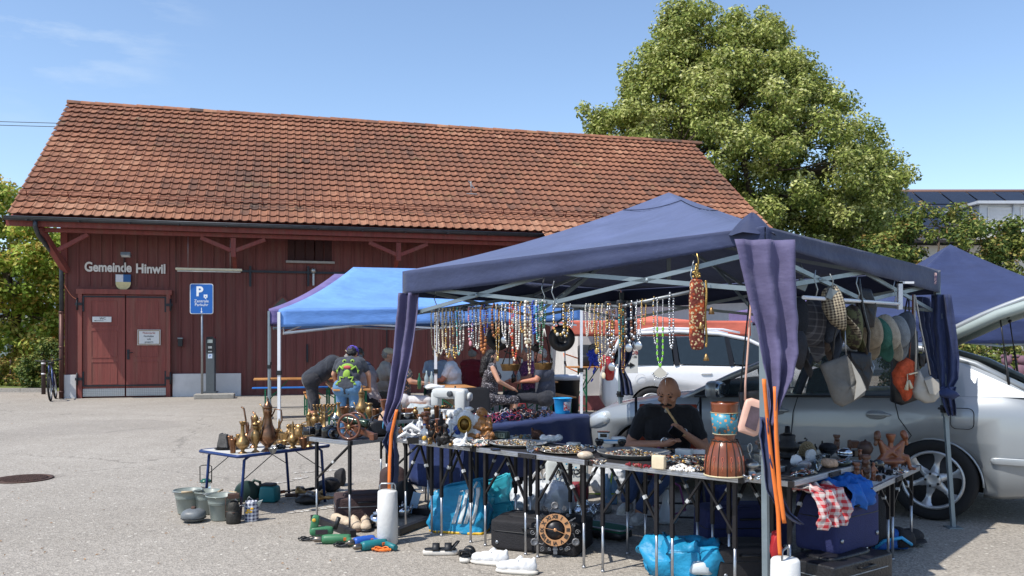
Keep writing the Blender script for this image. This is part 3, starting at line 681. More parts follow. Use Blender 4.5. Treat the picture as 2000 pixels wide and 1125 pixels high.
def bush(label,base,w_,h_,lm,n,sz=.05,rc=.3,tone=.4,group=None,name='bush',seed=3,cat='bush'):
 return tree(name,label,base,[(.05,-w_*.8,w_*.8),(h_*.35,-w_,w_),(h_*.7,-w_*.8,w_*.8),(h_,-w_*.3,w_*.3)],0,lm,n,170,sz,rc,trunk_r=.05,fork=.1,tone=tone,depth=.7,cat=cat,group=group,seed=seed)
q=P(100,700,27.5);q.z=0;bush('dark round clipped bush between the bicycle and the left tree',q,.95,1.45,leafC,34,.055,.34,.35)
for i,(px,Yq,wd,hh,lb,tn)in enumerate(((20,28.5,1.3,.95,'low reddish shrub under the left tree trunk',.75),(60,29.5,1.1,1.3,'yellow-green shrub between the left tree trunk and the clipped bush',.85),(-30,29,1.2,1.1,'green shrub cut by the left picture edge',.5))):
 q=P(px,700,Yq);q.z=0;bush(lb,q,wd,hh,leafB if i else leafC,26,.05,.3,tn,group='shrubs at the left verge',seed=20+i)
Y3=33.0
for i,(px,rows,lb,n)in enumerate(((1830,[(410,1790,1880),(440,1740,1930),(480,1700,1960),(540,1690,1960),(600,1690,1960),(660,1700,1950)],'green shrubby tree with brownish tips rising behind the far dark blue tent',90),(1985,[(440,1945,1990),(470,1920,2030),(520,1900,2080),(600,1880,2090),(660,1890,2080)],'green shrubby tree at the right picture edge below the dormer',60),(1745,[(440,1715,1775),(470,1700,1800),(520,1690,1800),(600,1690,1800)],'small green tree between the linden and the far dark blue tent',30))):
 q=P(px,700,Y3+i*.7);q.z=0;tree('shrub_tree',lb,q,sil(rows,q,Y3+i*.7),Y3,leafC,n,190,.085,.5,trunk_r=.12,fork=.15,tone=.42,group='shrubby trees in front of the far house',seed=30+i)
hq=P(1900,640,19);hq.z=0
for i,(px,hh)in enumerate(((1860,1.5),(1935,1.75),(1990,1.6),(1560,1.4),(1800,1.5))):
 q=P(px,640,20.5+i*.4);q.z=0;bush(['leafy bush seen beneath the open tailgate','tall leafy bush behind the basket stall','leafy bush at the right edge behind the basket stall','leafy bush behind the hanging curtain','leafy bush left of the open tailgate'][i],q,1.1,hh,leafC,30,.05,.3,.5,group='bushes behind the stalls',seed=60+i)
# ================= FAR BUILDINGS =================
whiteh=mat('house_render',(214,212,208),.85,var=.05);glassd=mat('window_dark',(50,60,72),.12,var=.1)
YH=46.0;hl=thing('house','grey house with solar panels on its roof and a boxy dormer behind the trees','house',(0,YH,0))
def LP(px,py,Y):p=P(px,py,Y);return(p.x,p.y-YH,p.z)
A0=LP(1745,377,YH+6);x1=P(2150,378,YH+6).x;zr=A0[2];ze=EYE-(470-HY)*YH/F;x0=P(1690,470,YH).x
obj('wall',MB().box(((x0+x1)/2+.5,5,ze/2-.1),(x1-x0-1.5,9,ze-.2)),whiteh,hl)
roofm=mat('slate_roof',(70,66,68),.6,var=.2,sc=3);pan=mat('solar_panel',(44,48,60),.25,.3,var=.12,sc=1.2)
q=MB();q.add([(x0,-.6,ze-.1),(x1,-.6,ze-.1),(x1,6,zr),(x0,6,zr),(x0,12,ze-.1),(x1,12,ze-.1)],[(0,1,2,3),(3,2,5,4)]);rf=obj('roof',q,roofm,hl,solid=.15)
obj('ridge_cap',MB().tube([(x0,6,zr+.08),(x1,6,zr+.08)],.14,6),mat('ridge_brown',(120,92,84),.8),rf)
up_=V((0,6.6,zr-ze+.1));nu_=V((0,-(zr-ze+.1),6.6)).normalized()
for r in range(3):
 for c in range(9):
  a=V((x0+.3+c*1.62,-.6,ze-.1))+up_*(.1+r*.29)+nu_*.16
  if r==0 and 3<=c<=8:continue
  if r==1 and c>3:continue
  q=MB();e=V((1.5,0,0));f_=up_*.27;q.add([a,a+e,a+e+f_,a+f_,a+nu_*.04,a+e+nu_*.04,a+e+f_+nu_*.04,a+f_+nu_*.04],[(0,3,2,1),(4,5,6,7),(0,1,5,4),(1,2,6,5),(2,3,7,6),(3,0,4,7)]);obj('solar_panel',q,pan,rf)
dx0,dx1=P(1905,0,YH).x,P(2150,0,YH).x;dz0,dz1=EYE+(HY-455)*YH/F,EYE+(HY-402)*YH/F
grym=mat('dormer_metal',(188,192,198),.5,.2,var=.06)
dm=obj('dormer',MB().box(((dx0+dx1)/2,1.6,(dz0+dz1)/2),(dx1-dx0,4,dz1-dz0)),grym,hl,bev=.03)
obj('dormer_roof',MB().box(((dx0+dx1)/2,1.5,dz1+.08),(dx1-dx0+.6,4.6,.14)),grym,dm)
for i in range(5):obj('cladding_seam',MB().box((dx0+.02,-.3,0),(.01,.01,.01)).box((dx0+.15+i*.0,-.42,(dz0+dz1)/2),(.01,.01,.01)),grym,dm)if 0 else None
for px in(1945,2008):
 X0=P(px-21,0,YH).x;X1=P(px+21,0,YH).x;f_=obj('window',MB().box(((X0+X1)/2,-.42,(dz0+dz1)/2+.05),(X1-X0+.16,.06,1.1)),whiteh,dm)
 sh_=MB()
 for k in range(14):sh_.box(((X0+X1)/2,-.47,(dz0+dz1)/2-.42+k*.072),(X1-X0,.02,.05),rot=(.3,0,0))
 obj('roller_shutter',sh_,mat('shutter',(200,204,210),.5,var=.05),f_)
q=MB();q.tube([(dx0+1.42*1.22,-.5,dz0),(dx0+1.42*1.22,-.5,dz1)],.05,6);obj('rain_pipe',q,grym,dm)
obj('terrace_slab',MB().box(((dx0+dx1)/2,-1.2,dz0-.35),(dx1-dx0+.4,2,.2)),whiteh,hl)
# white gabled wing behind the trees
wg=thing('white_house','white gabled house half hidden by the linden tree','house',P(1700,700,44)*1);wg.location=(P(1700,0,44).x,44,0)
q=MB();q.add([(-2.2,0,0),(2.0,0,0),(2.0,0,4.4),(-.4,0,6.8),(-2.2,0,5.2),(-2.2,5,0),(2.0,5,0),(2.0,5,4.4),(-.4,5,6.8),(-2.2,5,5.2)],[(0,1,2,3,4),(1,6,7,2),(0,4,9,5),(6,5,9,8,7)]);obj('wall',q,whiteh,wg)
q=MB();q.add([(2.5,-.4,3.95),(-.4,-.4,6.95),(-.4,5.3,6.95),(2.5,5.3,3.95),(-2.7,-.4,4.9),(-2.7,5.3,4.9)],[(0,3,2,1),(1,2,5,4)]);obj('roof',q,roofm,wg,solid=.14)
obj('window',MB().box((.6,-.03,3.6),(.9,.06,1.1)),glassd,wg)
# white house at far left behind the maple
YL=48;lh=thing('left_house','pale modern house behind the tree at the left edge','house',(P(60,0,YL).x,YL,0))
obj('wall',MB().box((-2,4,2.7),(14,8,5.4)),whiteh,lh);obj('roof',MB().box((-2,4,5.5),(14.8,8.8,.25)),roofm,lh)
for i in range(6):
 f_=obj('window',MB().box((-7.5+i*2.3,-.04,1.6),(1.3,.08,1.5)),glassd,lh);obj('window',MB().box((-7.5+i*2.3,-.04,4.2),(1.3,.08,1.3)),glassd,lh)
obj('balcony',MB().box((-1,-.7,2.9),(9,1.2,.16)).box((-1,-1.3,3.3),(9,.05,.7)),mat('balcony_grey',(150,160,176),.6),lh)
# distant hedge mass closing the horizon
q=MB();ti=[];R=random.Random(77)
for i in range(150):leaves(q,ti,V((R.uniform(-60,70),R.uniform(58,64),R.uniform(.4,2.6))),(1.8,1,1.2),130,.22,.35)
o=obj('hedge_belt',q,leafC);set_tint(o,ti);tag(o,kind='stuff')
# ================= TENTS =================
R=random.Random(5)
def canopy(name,t_,cs,aps,hv,m,mv=None,sag=.12,vd=None,under=None,wr=.012,nu=22):
 """cs: 4 world corners CCW, aps: list of apex points (1, or 2 for a ridge); hv(i,u): valance height on side i"""
 rt=V(t_.location);cs=[V(c)-rt for c in cs];aps=[V(a)-rt for a in aps];mb=MB()
 near=lambda c:min(aps,key=lambda a:(a-c).length)
 for i in range(4):
  a,b=cs[i],cs[(i+1)%4];pa,pb=near(a),near(b);sd=i*7
  def fn(u,v,a=a,b=b,pa=pa,pb=pb,sd=sd):
   p=a.lerp(b,u).lerp(pa.lerp(pb,u),v)
   p.z-=sag*(4*v*(1-v))*(.55+.45*4*u*(1-u))+.05*sin(PI*u)*(1-v)**2*0
   p.z+=wr*mn.noise(V((u*5+sd,v*3,1)))*sin(PI*u)*4*v*(1-v)+wr*.6*mn.noise(V((u*19+v*6+sd,v*4,5)))*sin(PI*u)*sin(PI*v)
   return p
  mb.sheet(fn,nu,12)
 o=obj(name,mb,m,t_,solid=.004,fix=True)
 for i in range(4):
  a,b=cs[i],cs[(i+1)%4];n=(b-a).cross(V((0,0,1))).normalized();q=MB()
  def fv(u,v,a=a,b=b,n=n,i=i):
   p=a.lerp(b,u)+V((0,0,-hv(i,u)*v));k=sin(PI*u)
   if vd:p.z-=vd(i,u)*0
   return p+n*(.006+v*k*(.012*sin(u*31+i)+.014*mn.noise(V((u*9,i,v*2)))))+n*.012*sin(v*9+u*3)*k*.5
  q.sheet(fv,44,6);obj('valance',q,mv or m,t_,solid=.003)
 return o
def truss(t_,cs,aps,m,drop=.12,r=.011):
 rt=V(t_.location);cs=[V(c)-rt-V((0,0,drop))for c in cs];ap=sum(([V(a)-rt]for a in aps),[])
 ins=sum(cs,V())/4
 cs=[c.lerp(V((ins.x,ins.y,c.z)),.03)for c in cs]
 for i in range(4):
  a,b=cs[i],cs[(i+1)%4];q=MB();lo=V((0,0,-.2));M_=a.lerp(b,.5)
  q.bar(a,a.lerp(b,.5)+lo*.95,.014,.026);q.bar(a+lo,M_+V((0,0,0)),.014,.026);q.bar(b,M_+lo*.95,.014,.026);q.bar(b+lo,M_,.014,.026)
  for k in(.25,.5,.75):q.sb(a.lerp(b,k)+lo*(.5 if k!=.5 else .97),.016,nu=8,nv=6)
  obj('scissor_bar',q,m,t_)
 cen=ap[0]if len(ap)==1 else(ap[0]+ap[1])/2
 cen=cen+V((0,0,-.35))
 for i in range(4):
  M_=cs[i].lerp(cs[(i+1)%4],.5)
  q=MB();q.bar(M_+V((0,0,-.19)),cen.lerp(M_,.5)+V((0,0,.0)),.014,.024);q.bar(M_,cen,.014,.024);obj('roof_bar',q,m,t_)
 for a in ap:obj('centre_pole',MB().bar(a+V((0,0,-.7)),a+V((0,0,-.02)),.03),m,t_)
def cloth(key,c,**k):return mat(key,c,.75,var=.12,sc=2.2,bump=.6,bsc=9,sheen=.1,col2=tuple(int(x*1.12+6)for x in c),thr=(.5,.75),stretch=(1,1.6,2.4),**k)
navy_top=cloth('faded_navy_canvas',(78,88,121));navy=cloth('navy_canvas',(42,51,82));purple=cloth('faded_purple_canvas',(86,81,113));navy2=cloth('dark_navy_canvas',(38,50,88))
def backface(m,c):
 t=m.node_tree;b=t.nodes['Principled BSDF'];g=t.nodes.new('ShaderNodeNewGeometry')
framem=mat('tent_frame',(130,142,148),.45,.5,var=.08)
cL,cN,cR,cB=V((-.82,6.48,2.02)),V((1.30,4.42,2.085)),V((3.42,6.88,2.06)),V((1.14,9.0,2.03));ap=V((1.23,6.75,2.66))
T=thing('market_tent','faded dark blue pop-up market tent over the bric-a-brac stall in the foreground','tent',(1.23,6.7,0));rt=V(T.location)
def hv(i,u):
 if i==0:return .175-.1*u**2.0
 if i==1:return .08+.1*(u**.8)
 return .19
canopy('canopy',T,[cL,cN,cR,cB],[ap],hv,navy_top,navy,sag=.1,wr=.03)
# stitched seams on the near panel
q=MB()
for k in range(2):
 a,b=(cL,cN)if k==0 else(cN,cR);pts=[]
 for i in range(17):
  u=i/16;p=a.lerp(b,u).lerp(ap,.82);p.z-=.1*4*.82*.18*(.55+.45*4*u*(1-u));pts.append(p+V((0,-.004,.008))-rt)
 q.tube(pts,.0035,4)
obj('seam',q,navy,T)
# corner hood poked up by the leg end, near corner
q=MB();b0=cN-rt
def hood(u,v):
 a=2*PI*u;r=.125*(1-v)**.75+.004;return b0+V((-.035+r*cos(a)*.95,.11+r*sin(a)*.8,-.03+.115*v+.006*sin(5*a)))
q.sheet(hood,20,6);obj('corner_hood',q,navy,T)
truss(T,[cL,cN,cR,cB],[ap],framem)
legs={'L':(V((-.945,6.5,0)),cL),'N':(V((1.325,4.48,0)),cN),'R':(V((3.53,6.88,0)),cR),'B':(V((1.125,9.0,0)),cB)}
for k,(f_,tp)in legs.items():
 f_=f_-rt;tp=tp-rt-V((0,0,.03));ins=(V((0,0,tp.z))-tp).normalized()*.03;tp=tp+ins;q=MB();md=f_.lerp(tp,.47)
 q.bar(f_,md,.03);L_=obj('leg',q,framem,T);q=MB();q.bar(md-V((0,0,.06)),tp,.038);obj('upper_tube',q,framem,L_)
 q=MB();q.bar(md-(tp-f_).normalized()*.03,md+(tp-f_).normalized()*.03,.054);q.tube([md+V((-.03,-.04,0)),md+V((-.03,.04,0))],.012,6);obj('slide_lock',q,mat('black_plastic',(0,0,0)),L_)
 obj('foot_plate',MB().box(f_+V((0,0,.006)),(.11,.1,.012)),framem,L_)
# leg curtains: cloth strips hanging at the corners, tied partway
def curtain(nm,top,path,wid,m,par,ph=0,n=10,amp=.03,prow=None):
 """path: centre line points down; wid: half width list; folds across"""
 q=MB();m_=len(path)-1;path=[V(p)-rt for p in path]
 def f(u,v):
  k=v*m_;i=min(int(k),m_-1);fr=k-i;p=path[i].lerp(path[i+1],fr);wv=wid[i]+(wid[i+1]-wid[i])*fr;d=V(top).normalized();s=(u-.5)*2
  nrm=d.cross(V((0,0,1)))
  return p+d*s*wv+nrm*(amp*(.25+1.0*(1-min(1,wv/.22)))*sin(s*7+ph+v*2)+amp*.5*mn.noise(V((u*4,v*6,ph)))+.012*mn.noise(V((u*11+v*9,v*13,ph+3))))
 q.sheet(f,22,34);return obj(nm,q,m,par,solid=.003)
def pY(px,py,Y):return P(px,py,Y)
nL,nN=6.42,4.33
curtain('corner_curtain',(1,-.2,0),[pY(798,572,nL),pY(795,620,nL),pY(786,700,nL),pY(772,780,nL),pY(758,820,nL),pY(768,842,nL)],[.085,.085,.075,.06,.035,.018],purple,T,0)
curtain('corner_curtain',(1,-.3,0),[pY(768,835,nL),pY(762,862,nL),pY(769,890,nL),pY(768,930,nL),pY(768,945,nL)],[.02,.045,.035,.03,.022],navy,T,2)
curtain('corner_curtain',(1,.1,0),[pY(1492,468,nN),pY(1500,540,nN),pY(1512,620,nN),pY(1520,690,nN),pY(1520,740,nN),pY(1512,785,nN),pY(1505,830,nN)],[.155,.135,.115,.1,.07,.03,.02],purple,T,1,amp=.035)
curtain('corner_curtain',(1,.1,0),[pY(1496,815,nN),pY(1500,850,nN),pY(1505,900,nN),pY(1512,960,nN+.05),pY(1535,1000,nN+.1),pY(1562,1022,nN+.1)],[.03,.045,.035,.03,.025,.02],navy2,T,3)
nR=6.84
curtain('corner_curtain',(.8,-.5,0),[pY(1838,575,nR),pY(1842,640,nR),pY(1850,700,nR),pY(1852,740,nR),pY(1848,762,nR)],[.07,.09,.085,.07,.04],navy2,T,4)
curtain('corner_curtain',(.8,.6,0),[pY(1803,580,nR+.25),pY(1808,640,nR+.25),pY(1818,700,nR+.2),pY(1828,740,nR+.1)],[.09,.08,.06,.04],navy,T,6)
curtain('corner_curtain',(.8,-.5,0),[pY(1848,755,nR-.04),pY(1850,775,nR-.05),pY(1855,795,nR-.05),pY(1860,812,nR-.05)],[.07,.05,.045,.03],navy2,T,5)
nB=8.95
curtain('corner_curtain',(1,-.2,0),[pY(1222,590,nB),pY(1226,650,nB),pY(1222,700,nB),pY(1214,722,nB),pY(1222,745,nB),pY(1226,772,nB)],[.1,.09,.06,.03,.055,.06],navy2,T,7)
q=MB();q.sb(V(pY(1852,768,nR-.06))-rt,(.09,.04,.045),wr=.03,wf=14);obj('curtain_knot',q,navy2,T);q=MB();q.sb(V(pY(764,836,nL-.03))-rt,(.035,.03,.04),wr=.02,wf=14,seed=2);obj('curtain_knot',q,navy2,T)
# printed emblem patch on the far right corner and a ring
q=MB();q.add([V(pY(1810,531,nR-.1))-rt,V(pY(1830,533,nR-.1))-rt,V(pY(1829,556,nR-.1))-rt,V(pY(1817,552,nR-.1))-rt],[(3,2,1,0)]);
pm=mat('patch_print',(205,170,165),.6,var=.2,sc=40,col2=(90,70,100),thr=(.45,.5));obj('corner_patch',q,pm,T)
# ballast weights and straps
wcon=mat('white_ballast',(208,207,204),.75,var=.08,sc=6,bump=.2,bsc=50,col2=(180,178,174),thr=(.52,.75));orange=mat('orange_strap',(228,120,48),.6,var=.08,sc=20)
def weight(label,loc,rz):
 t=thing('ballast_weight',label,'weight',loc,rz,'tent ballast weights');q=MB();q.lathe([(.072,0),(.078,.01),(.076,.2),(.072,.385),(.064,.395),(0,.396)],28);obj('cylinder',q,wcon,t)
 q=MB();q.tube([(-.058,0,.39),(-.058,0,.43),(-.045,0,.445),(.045,0,.445),(.058,0,.43),(.058,0,.39)],.006,7);obj('handle',q,steel,t);return t
wl=G(757,1062);weight('white cylindrical ballast weight standing by the drills',(wl.x-.0,wl.y,0),.1)
weight('white cylindrical ballast weight at the near corner beside the suitcases',(1.385,4.36,0),1.0)
def strap(label,pts,wd):
 q=MB();pts=[V(p)for p in pts];n=len(pts)-1
 def f(u,v):k=v*n;i=min(int(k),n-1);p=pts[i].lerp(pts[i+1],k-i);tw=.25*sin(v*7);return p+V((cos(tw),sin(tw),0))*(u-.5)*wd
 q.sheet(f,2,24);single('tie_strap',q,orange,label,'strap',group='orange tie straps',solid=.003)
YS=4.3
strap('orange strap hanging furthest left down the near tent leg',[P(1492,740,YS),P(1497,800,YS),P(1507,900,YS),P(1520,1000,YS),P(1522,1062,YS),P(1524,1085,YS)],.02)
strap('orange strap with a loose end on the right of the near tent leg',[P(1514,755,YS),P(1516,850,YS-.03),P(1522,950,YS-.03),P(1532,1022,YS-.03)],.021)
strap('orange strap on the left front tent leg above its weight',[P(775,800,6.36),P(764,850,6.36),P(761,900,6.36),P(760,955,6.36)],.024)
# ---- blue tent and the one behind it ----
def popup(label,fl,ud,w_,dep,ztop,zpk,m,hv_=.25,rdg=None,fm=None,lw=.03,mids=(),grp=None,zr_=0,hood=None,drop=0):
 fl=V((*fl,0));u=V((cos(ud),sin(ud),0));b=V((-sin(ud),cos(ud),0));t=thing('market_tent',label,'tent',fl+u*w_/2+b*dep/2,0,grp)
 cs=[fl,fl+u*w_,fl+u*w_+b*dep,fl+b*dep];cs=[c+V((0,0,ztop+(zr_ if i in(1,2)else 0)))for i,c in enumerate(cs)]
 if rdg is None:aps=[fl+u*w_/2+b*dep/2+V((0,0,zpk))]
 else:aps=[fl+u*r+b*dep/2+V((0,0,zpk))for r in rdg]
 canopy('canopy',t,cs,aps,lambda i,u_:hv_,m,sag=.14,wr=.04);truss(t,cs,aps,fm or framem,drop=.16)
 r0=V(t.location)
 for i,c in enumerate(cs):q=MB();q.bar(V((c.x,c.y,drop))-r0,c-r0-V((0,0,.04)),lw);L_=obj('leg',q,fm or framem,t);obj('slide_lock',MB().box(V((c.x,c.y,1.0))-r0,(lw*1.5,lw*1.5,.07)),mat('black_plastic',(0,0,0)),L_)
 for mx_ in mids:c=fl+u*mx_+V((0,0,ztop));q=MB();q.bar(V((c.x,c.y,0))-r0,c-r0,lw);L_=obj('leg',q,fm or framem,t);obj('slide_lock',MB().box(V((c.x,c.y,1.0))-r0,(lw*1.5,lw*1.5,.07)),mat('black_plastic',(0,0,0)),L_)
 return t
blue=cloth('bright_blue_canvas',(98,142,206));whf=mat('white_frame',(214,216,220),.4,.1,var=.04)
pt=cloth('plum_canvas',(104,92,140))
popup('bright blue pop-up tent with white legs over the beer tables',(-3.6,13.3),rad(15.2),4.95,2.9,1.98,2.78,blue,.27,rdg=(1.25,3.7),fm=whf,lw=.045,mids=(2.45,),zr_=.14)
popup('faded purple pop-up tent behind the bright blue tent',(-4.62,16.35),rad(15.2),5.0,2.4,2.1,2.88,pt,.29,rdg=(1.3,3.6),fm=framem,lw=.04)
popup('dark blue pop-up tent behind the silver car',(4.35,11.0),rad(-4),3.7,3.0,1.78,2.88,navy2,.32,fm=framem)
orc=cloth('salmon_awning',(198,102,82))
popup('salmon orange market tent far behind the white car',(1.2,19.5),rad(3),4.3,3,1.95,2.15,orc,.34,fm=framem)
popup('dark plum market tent behind the white car beside the salmon one',(5.9,19.8),rad(3),3.4,3,2.25,2.75,pt,.35,fm=framem)
q=MB()
# ================= TABLES =================
alu=mat('aluminium',(178,180,184),.35,.85,var=.1,sc=30);blkt=mat('table_black',(40,38,40),.6,var=.1);legm=mat('leg_black',(38,36,38),.4,.3)
def ctable(label,corner,d,L,Wd,h,seg=2,group=None,top=None,edge=None,legs_=True,lat=True):
 """folding table: corner = near-left corner, d = direction of the near edge"""
 d=V((d[0],d[1],0)).normalized();ang=math.atan2(d.y,d.x);t=thing('folding_table',label,'table',(corner[0],corner[1],0),ang,group)
 obj('tabletop',MB().box((L/2,Wd/2,h-.006),(L-.02,Wd-.02,.01)),top or blkt,t)
 q=MB();
 for c,s in(((L/2,.01,h-.016),(L,.022,.034)),((L/2,Wd-.01,h-.016),(L,.022,.034)),((.01,Wd/2,h-.016),(.022,Wd-.044,.034)),((L-.01,Wd/2,h-.016),(.022,Wd-.044,.034)),):q.box(c,s)
 for z in(-.008,-.02):q.box((L/2,-.0015,h+z),(L-.06,.004,.004))
 for k in range(1,seg):q.box((L*k/seg,.01,h-.016),(.004,.026,.038))
 obj('edge_profile',q,edge or alu,t,bev=.003)
 for x in(0.0,L):
  for y in(0.0,Wd):obj('corner_cap',MB().box((x+(.012 if x==0 else-.012),y+(.012 if y==0 else-.012),h-.016),(.03,.03,.037)),legm,t,bev=.003)
 if lat:obj('hinge_latch',MB().box((L/2,-.006,h-.016),(.16,.01,.03)).sb((L/2-.06,-.012,h-.016),.006,nu=8,nv=6).sb((L/2+.06,-.012,h-.016),.006,nu=8,nv=6),blkt,t)
 if legs_:
  for x in((.07,L/2-.06,L/2+.05,L-.07)if L>.75 else(.06,L-.06)):
   for y in(.05,Wd-.05):
    q=MB();q.bar((x,y,.3),(x,y,h-.03),.022);l_o=obj('leg',q,legm,t);q=MB();q.tube([(x,y,0),(x,y,.33)],.009,8);q.tube([(x,y,0),(x,y,.015)],.012,8);obj('leg_extension',q,alu,l_o)
  for y in(.05,Wd-.05):
   prs=((.07,L*.28),(L*.28,L/2-.06),(L/2+.05,L*.74),(L*.74,L-.07))if L>.75 else((.06,L-.06),)
   for i,(x0,x1)in enumerate(prs):
    z0,z1=(.38,h-.04)if i%2==0 else(h-.04,.38)
    q=MB();q.bar((x0,y,z0),(x1,y,z1),.02,.012);bo=obj('brace',q,legm,t);m_=V((x0,y,z0)).lerp(V((x1,y,z1)),.52);q=MB();q.bar(m_-V((x1-x0,0,z1-z0)).normalized()*.012,m_+V((x1-x0,0,z1-z0)).normalized()*.012,.025,.018);obj('brace_joint',q,mat('joint_grey',(190,192,192),.4),bo)
 return t
TB=dict(h=.72)
ctable('folding table with an aluminium edge carrying the cannon and the cameras',(-1.66,6.97),(-1.255+1.66,6.65-6.97),.52,.98,.72,1,lat=False,group='aluminium folding tables of the stall')
ctable('folding table with an aluminium edge carrying the figurines and the sitting statue',(-.934,6.88),(.654,-.59),.87,.6,.72,1,lat=False,group='aluminium folding tables of the stall')
ctable('folding table with a black hinge latch under the two flatter jewellery trays',(-.28,6.29),(.778,-.71),1.045,.6,.72,2,group='aluminium folding tables of the stall')
ctable('folding table under the big silver tray and the tall drum',(.502,5.575),(.822,-.70),1.06,.62,.72,2,lat=False,group='aluminium folding tables of the stall')
ctable('folding table under the shells and bowls right of the near tent leg',(1.625,4.99),(.795,.82),1.14,.5,.68,2,group='aluminium folding tables of the stall')
ctable('low folding table with a pale paper top under the carved wooden figures',(2.22,5.31),(.77,.98),1.25,.5,.585,2,group='aluminium folding tables of the stall',top=mat('paper_top',(196,196,192),.8,var=.15,sc=9))
ctable('folding table in the second row carrying the sewing machine and brassware',(-1.28,8.36),(.95,.3),.76,.45,.72,2,lat=False,group='aluminium folding tables of the stall')
# low blue-edged table
t=thing('camping_table','low white camping table with a dark blue rim carrying the brass ewers','table',(-2.3,7.24,0),math.atan2(.76,.615));Lg,Wg,hg_=.98,.62,.53
bluem=mat('navy_tube',(28,52,104),.4,.2)
obj('tabletop',MB().box((Lg/2,Wg/2,hg_-.008),(Lg-.02,Wg-.02,.014)),mat('white_laminate',(200,198,192),.5,var=.06),t)
q=MB();q.tube([(.03,0,hg_-.01),(Lg-.03,0,hg_-.01),(Lg,.03,hg_-.01),(Lg,Wg-.03,hg_-.01),(Lg-.03,Wg,hg_-.01),(.03,Wg,hg_-.01),(0,Wg-.03,hg_-.01),(0,.03,hg_-.01)],.014,8,close=True);obj('rim',q,bluem,t)
for x,s in((.08,-1),(Lg-.08,1)):
 for y in(.04,Wg-.04):
  q=MB();q.tube([(x-s*.05,y,hg_-.02),(x,y,hg_-.05),(x+s*.04,y,0)],.013,8);lg_=obj('leg',q,bluem,t)
  q=MB();q.tube([(x,y,hg_*.6),(x-s*.3,y,hg_-.02)],.004,5);obj('stay_rod',q,legm,lg_)
# sunglasses table with navy cloth
sd=V((.93,1.16,0)).normalized();sa=math.atan2(sd.y,sd.x);t=ctable('dark folding table holding the heaps of sunglasses',(-.42,7.62),(sd.x,sd.y),1.95,.6,.715,2,lat=False)
q=MB();navc=cloth('navy_cloth',(26,44,92))
def drape(u,v):
 """v 0..1: top back->front ; then hanging front"""
 if v<.4:return V((-.06+1.98*u,.62-.68*v/.4,.722+.002*sin(u*30)))
 k=(v-.4)/.6;hem=.12+.22*u;z=.72-(.72-hem)*k
 x=-.06+1.98*u-(.1*k if u<.02 else 0)+(.02*sin(z*60)if u>.98 else 0)
 return V((x,-.065-.02*k+.025*sin(u*38)*k+.02*mn.noise(V((u*7,k*2,0)))*k,z))
q.sheet(drape,70,26);q.sheet(lambda u,v:V((-.062-.02*v+.01*sin(u*20)*v,.62-.68*u,.722-.55*v)),14,8);o=obj('tablecloth',q,navc,None,solid=.004);o.location=t.location;o.rotation_euler=t.rotation_euler;tag(o,'navy blue cloth draped over the sunglasses table almost to the ground','tablecloth')
# ---- beer garden sets ----
wood=mat('varnished_pine',(196,140,84),.4,var=.18,sc=6,col2=(150,96,54),thr=(.5,.8));grn=mat('green_steel',(20,104,74),.4,.2)
def beer(label,c,ang,L=2.2,h=.77,Wd=.5,bench=False,top=None,group='beer garden tables'):
 t=thing('beer_bench' if bench else 'beer_table',label,'bench' if bench else 'table',(c[0],c[1],0),ang,group)
 obj('tabletop' if not bench else 'seat',MB().box((0,0,h-.014),(L,Wd,.028)),top or wood,t,bev=.006)
 for s in(-1,1):
  x=s*(L/2-.28);q=MB()
  for y in(-Wd*.42,Wd*.42):q.bar((x,y,0),(x,y,h-.03),.03)
  q.bar((x,-Wd*.42,.12),(x,Wd*.42,.12),.02);q.bar((x,-Wd*.42,h*.35),(x,Wd*.42,h*.75),.018);q.bar((x,Wd*.42,h*.35),(x,-Wd*.42,h*.75),.018);q.bar((x,-Wd*.42,h-.05),(x,Wd*.42,h-.05),.025)
  q.bar((x,0,h*.45),(x-s*.35,0,h-.04),.018);obj('leg_frame',q,grn,t)
 return t
ab=rad(15.2);
def bt(px,py,h):return G(px,py,h)
b1=G(560,738,.77);beer('beer table nearest the shed door side with nobody at it',(b1.x+.4,b1.y,0),ab,L=2.0)
b1b=G(555,756,.45);beer('blue beer bench in front of the empty beer table',(b1b.x+.3,b1b.y-.1,0),ab,L=1.9,h=.46,Wd=.26,bench=True,top=mat('blue_seat',(40,110,190),.5),group='beer garden benches')
BT=[]
for(px,py,lb,L)in((650,760,'beer table where the man in the dark tank top leans',2.2),(862,757,'beer table in front of the white-haired man',2.2),(1030,745,'beer table beside the black-haired woman',2.2)):
 p=G(px,py,.77);ang=ab+rad(90);BT.append(p);beer(lb,(p.x-.27*0,p.y+L/2*.97,0),ang,L=L,Wd=.55)
for(px,py,h,L,lb)in((586,776,.46,1.9,'worn beer bench in the sun left of the bending man'),(742,800,.46,2.0,'beer bench behind the boy in the frog shirt'),(900,792,.46,2.0,'beer bench under the white-haired man'),(967,778,.46,2.0,'beer bench under the black-haired woman'),(1085,775,.46,2.0,'beer bench right of the black-haired woman\'s table'),(795,797,.46,2.0,'beer bench under the guest in pale trousers')):
 p=G(px,py,h);beer(lb,(p.x,p.y+L/2*.97,0),ab+rad(90),L=L,h=h,Wd=.27,bench=True,group='beer garden benches')
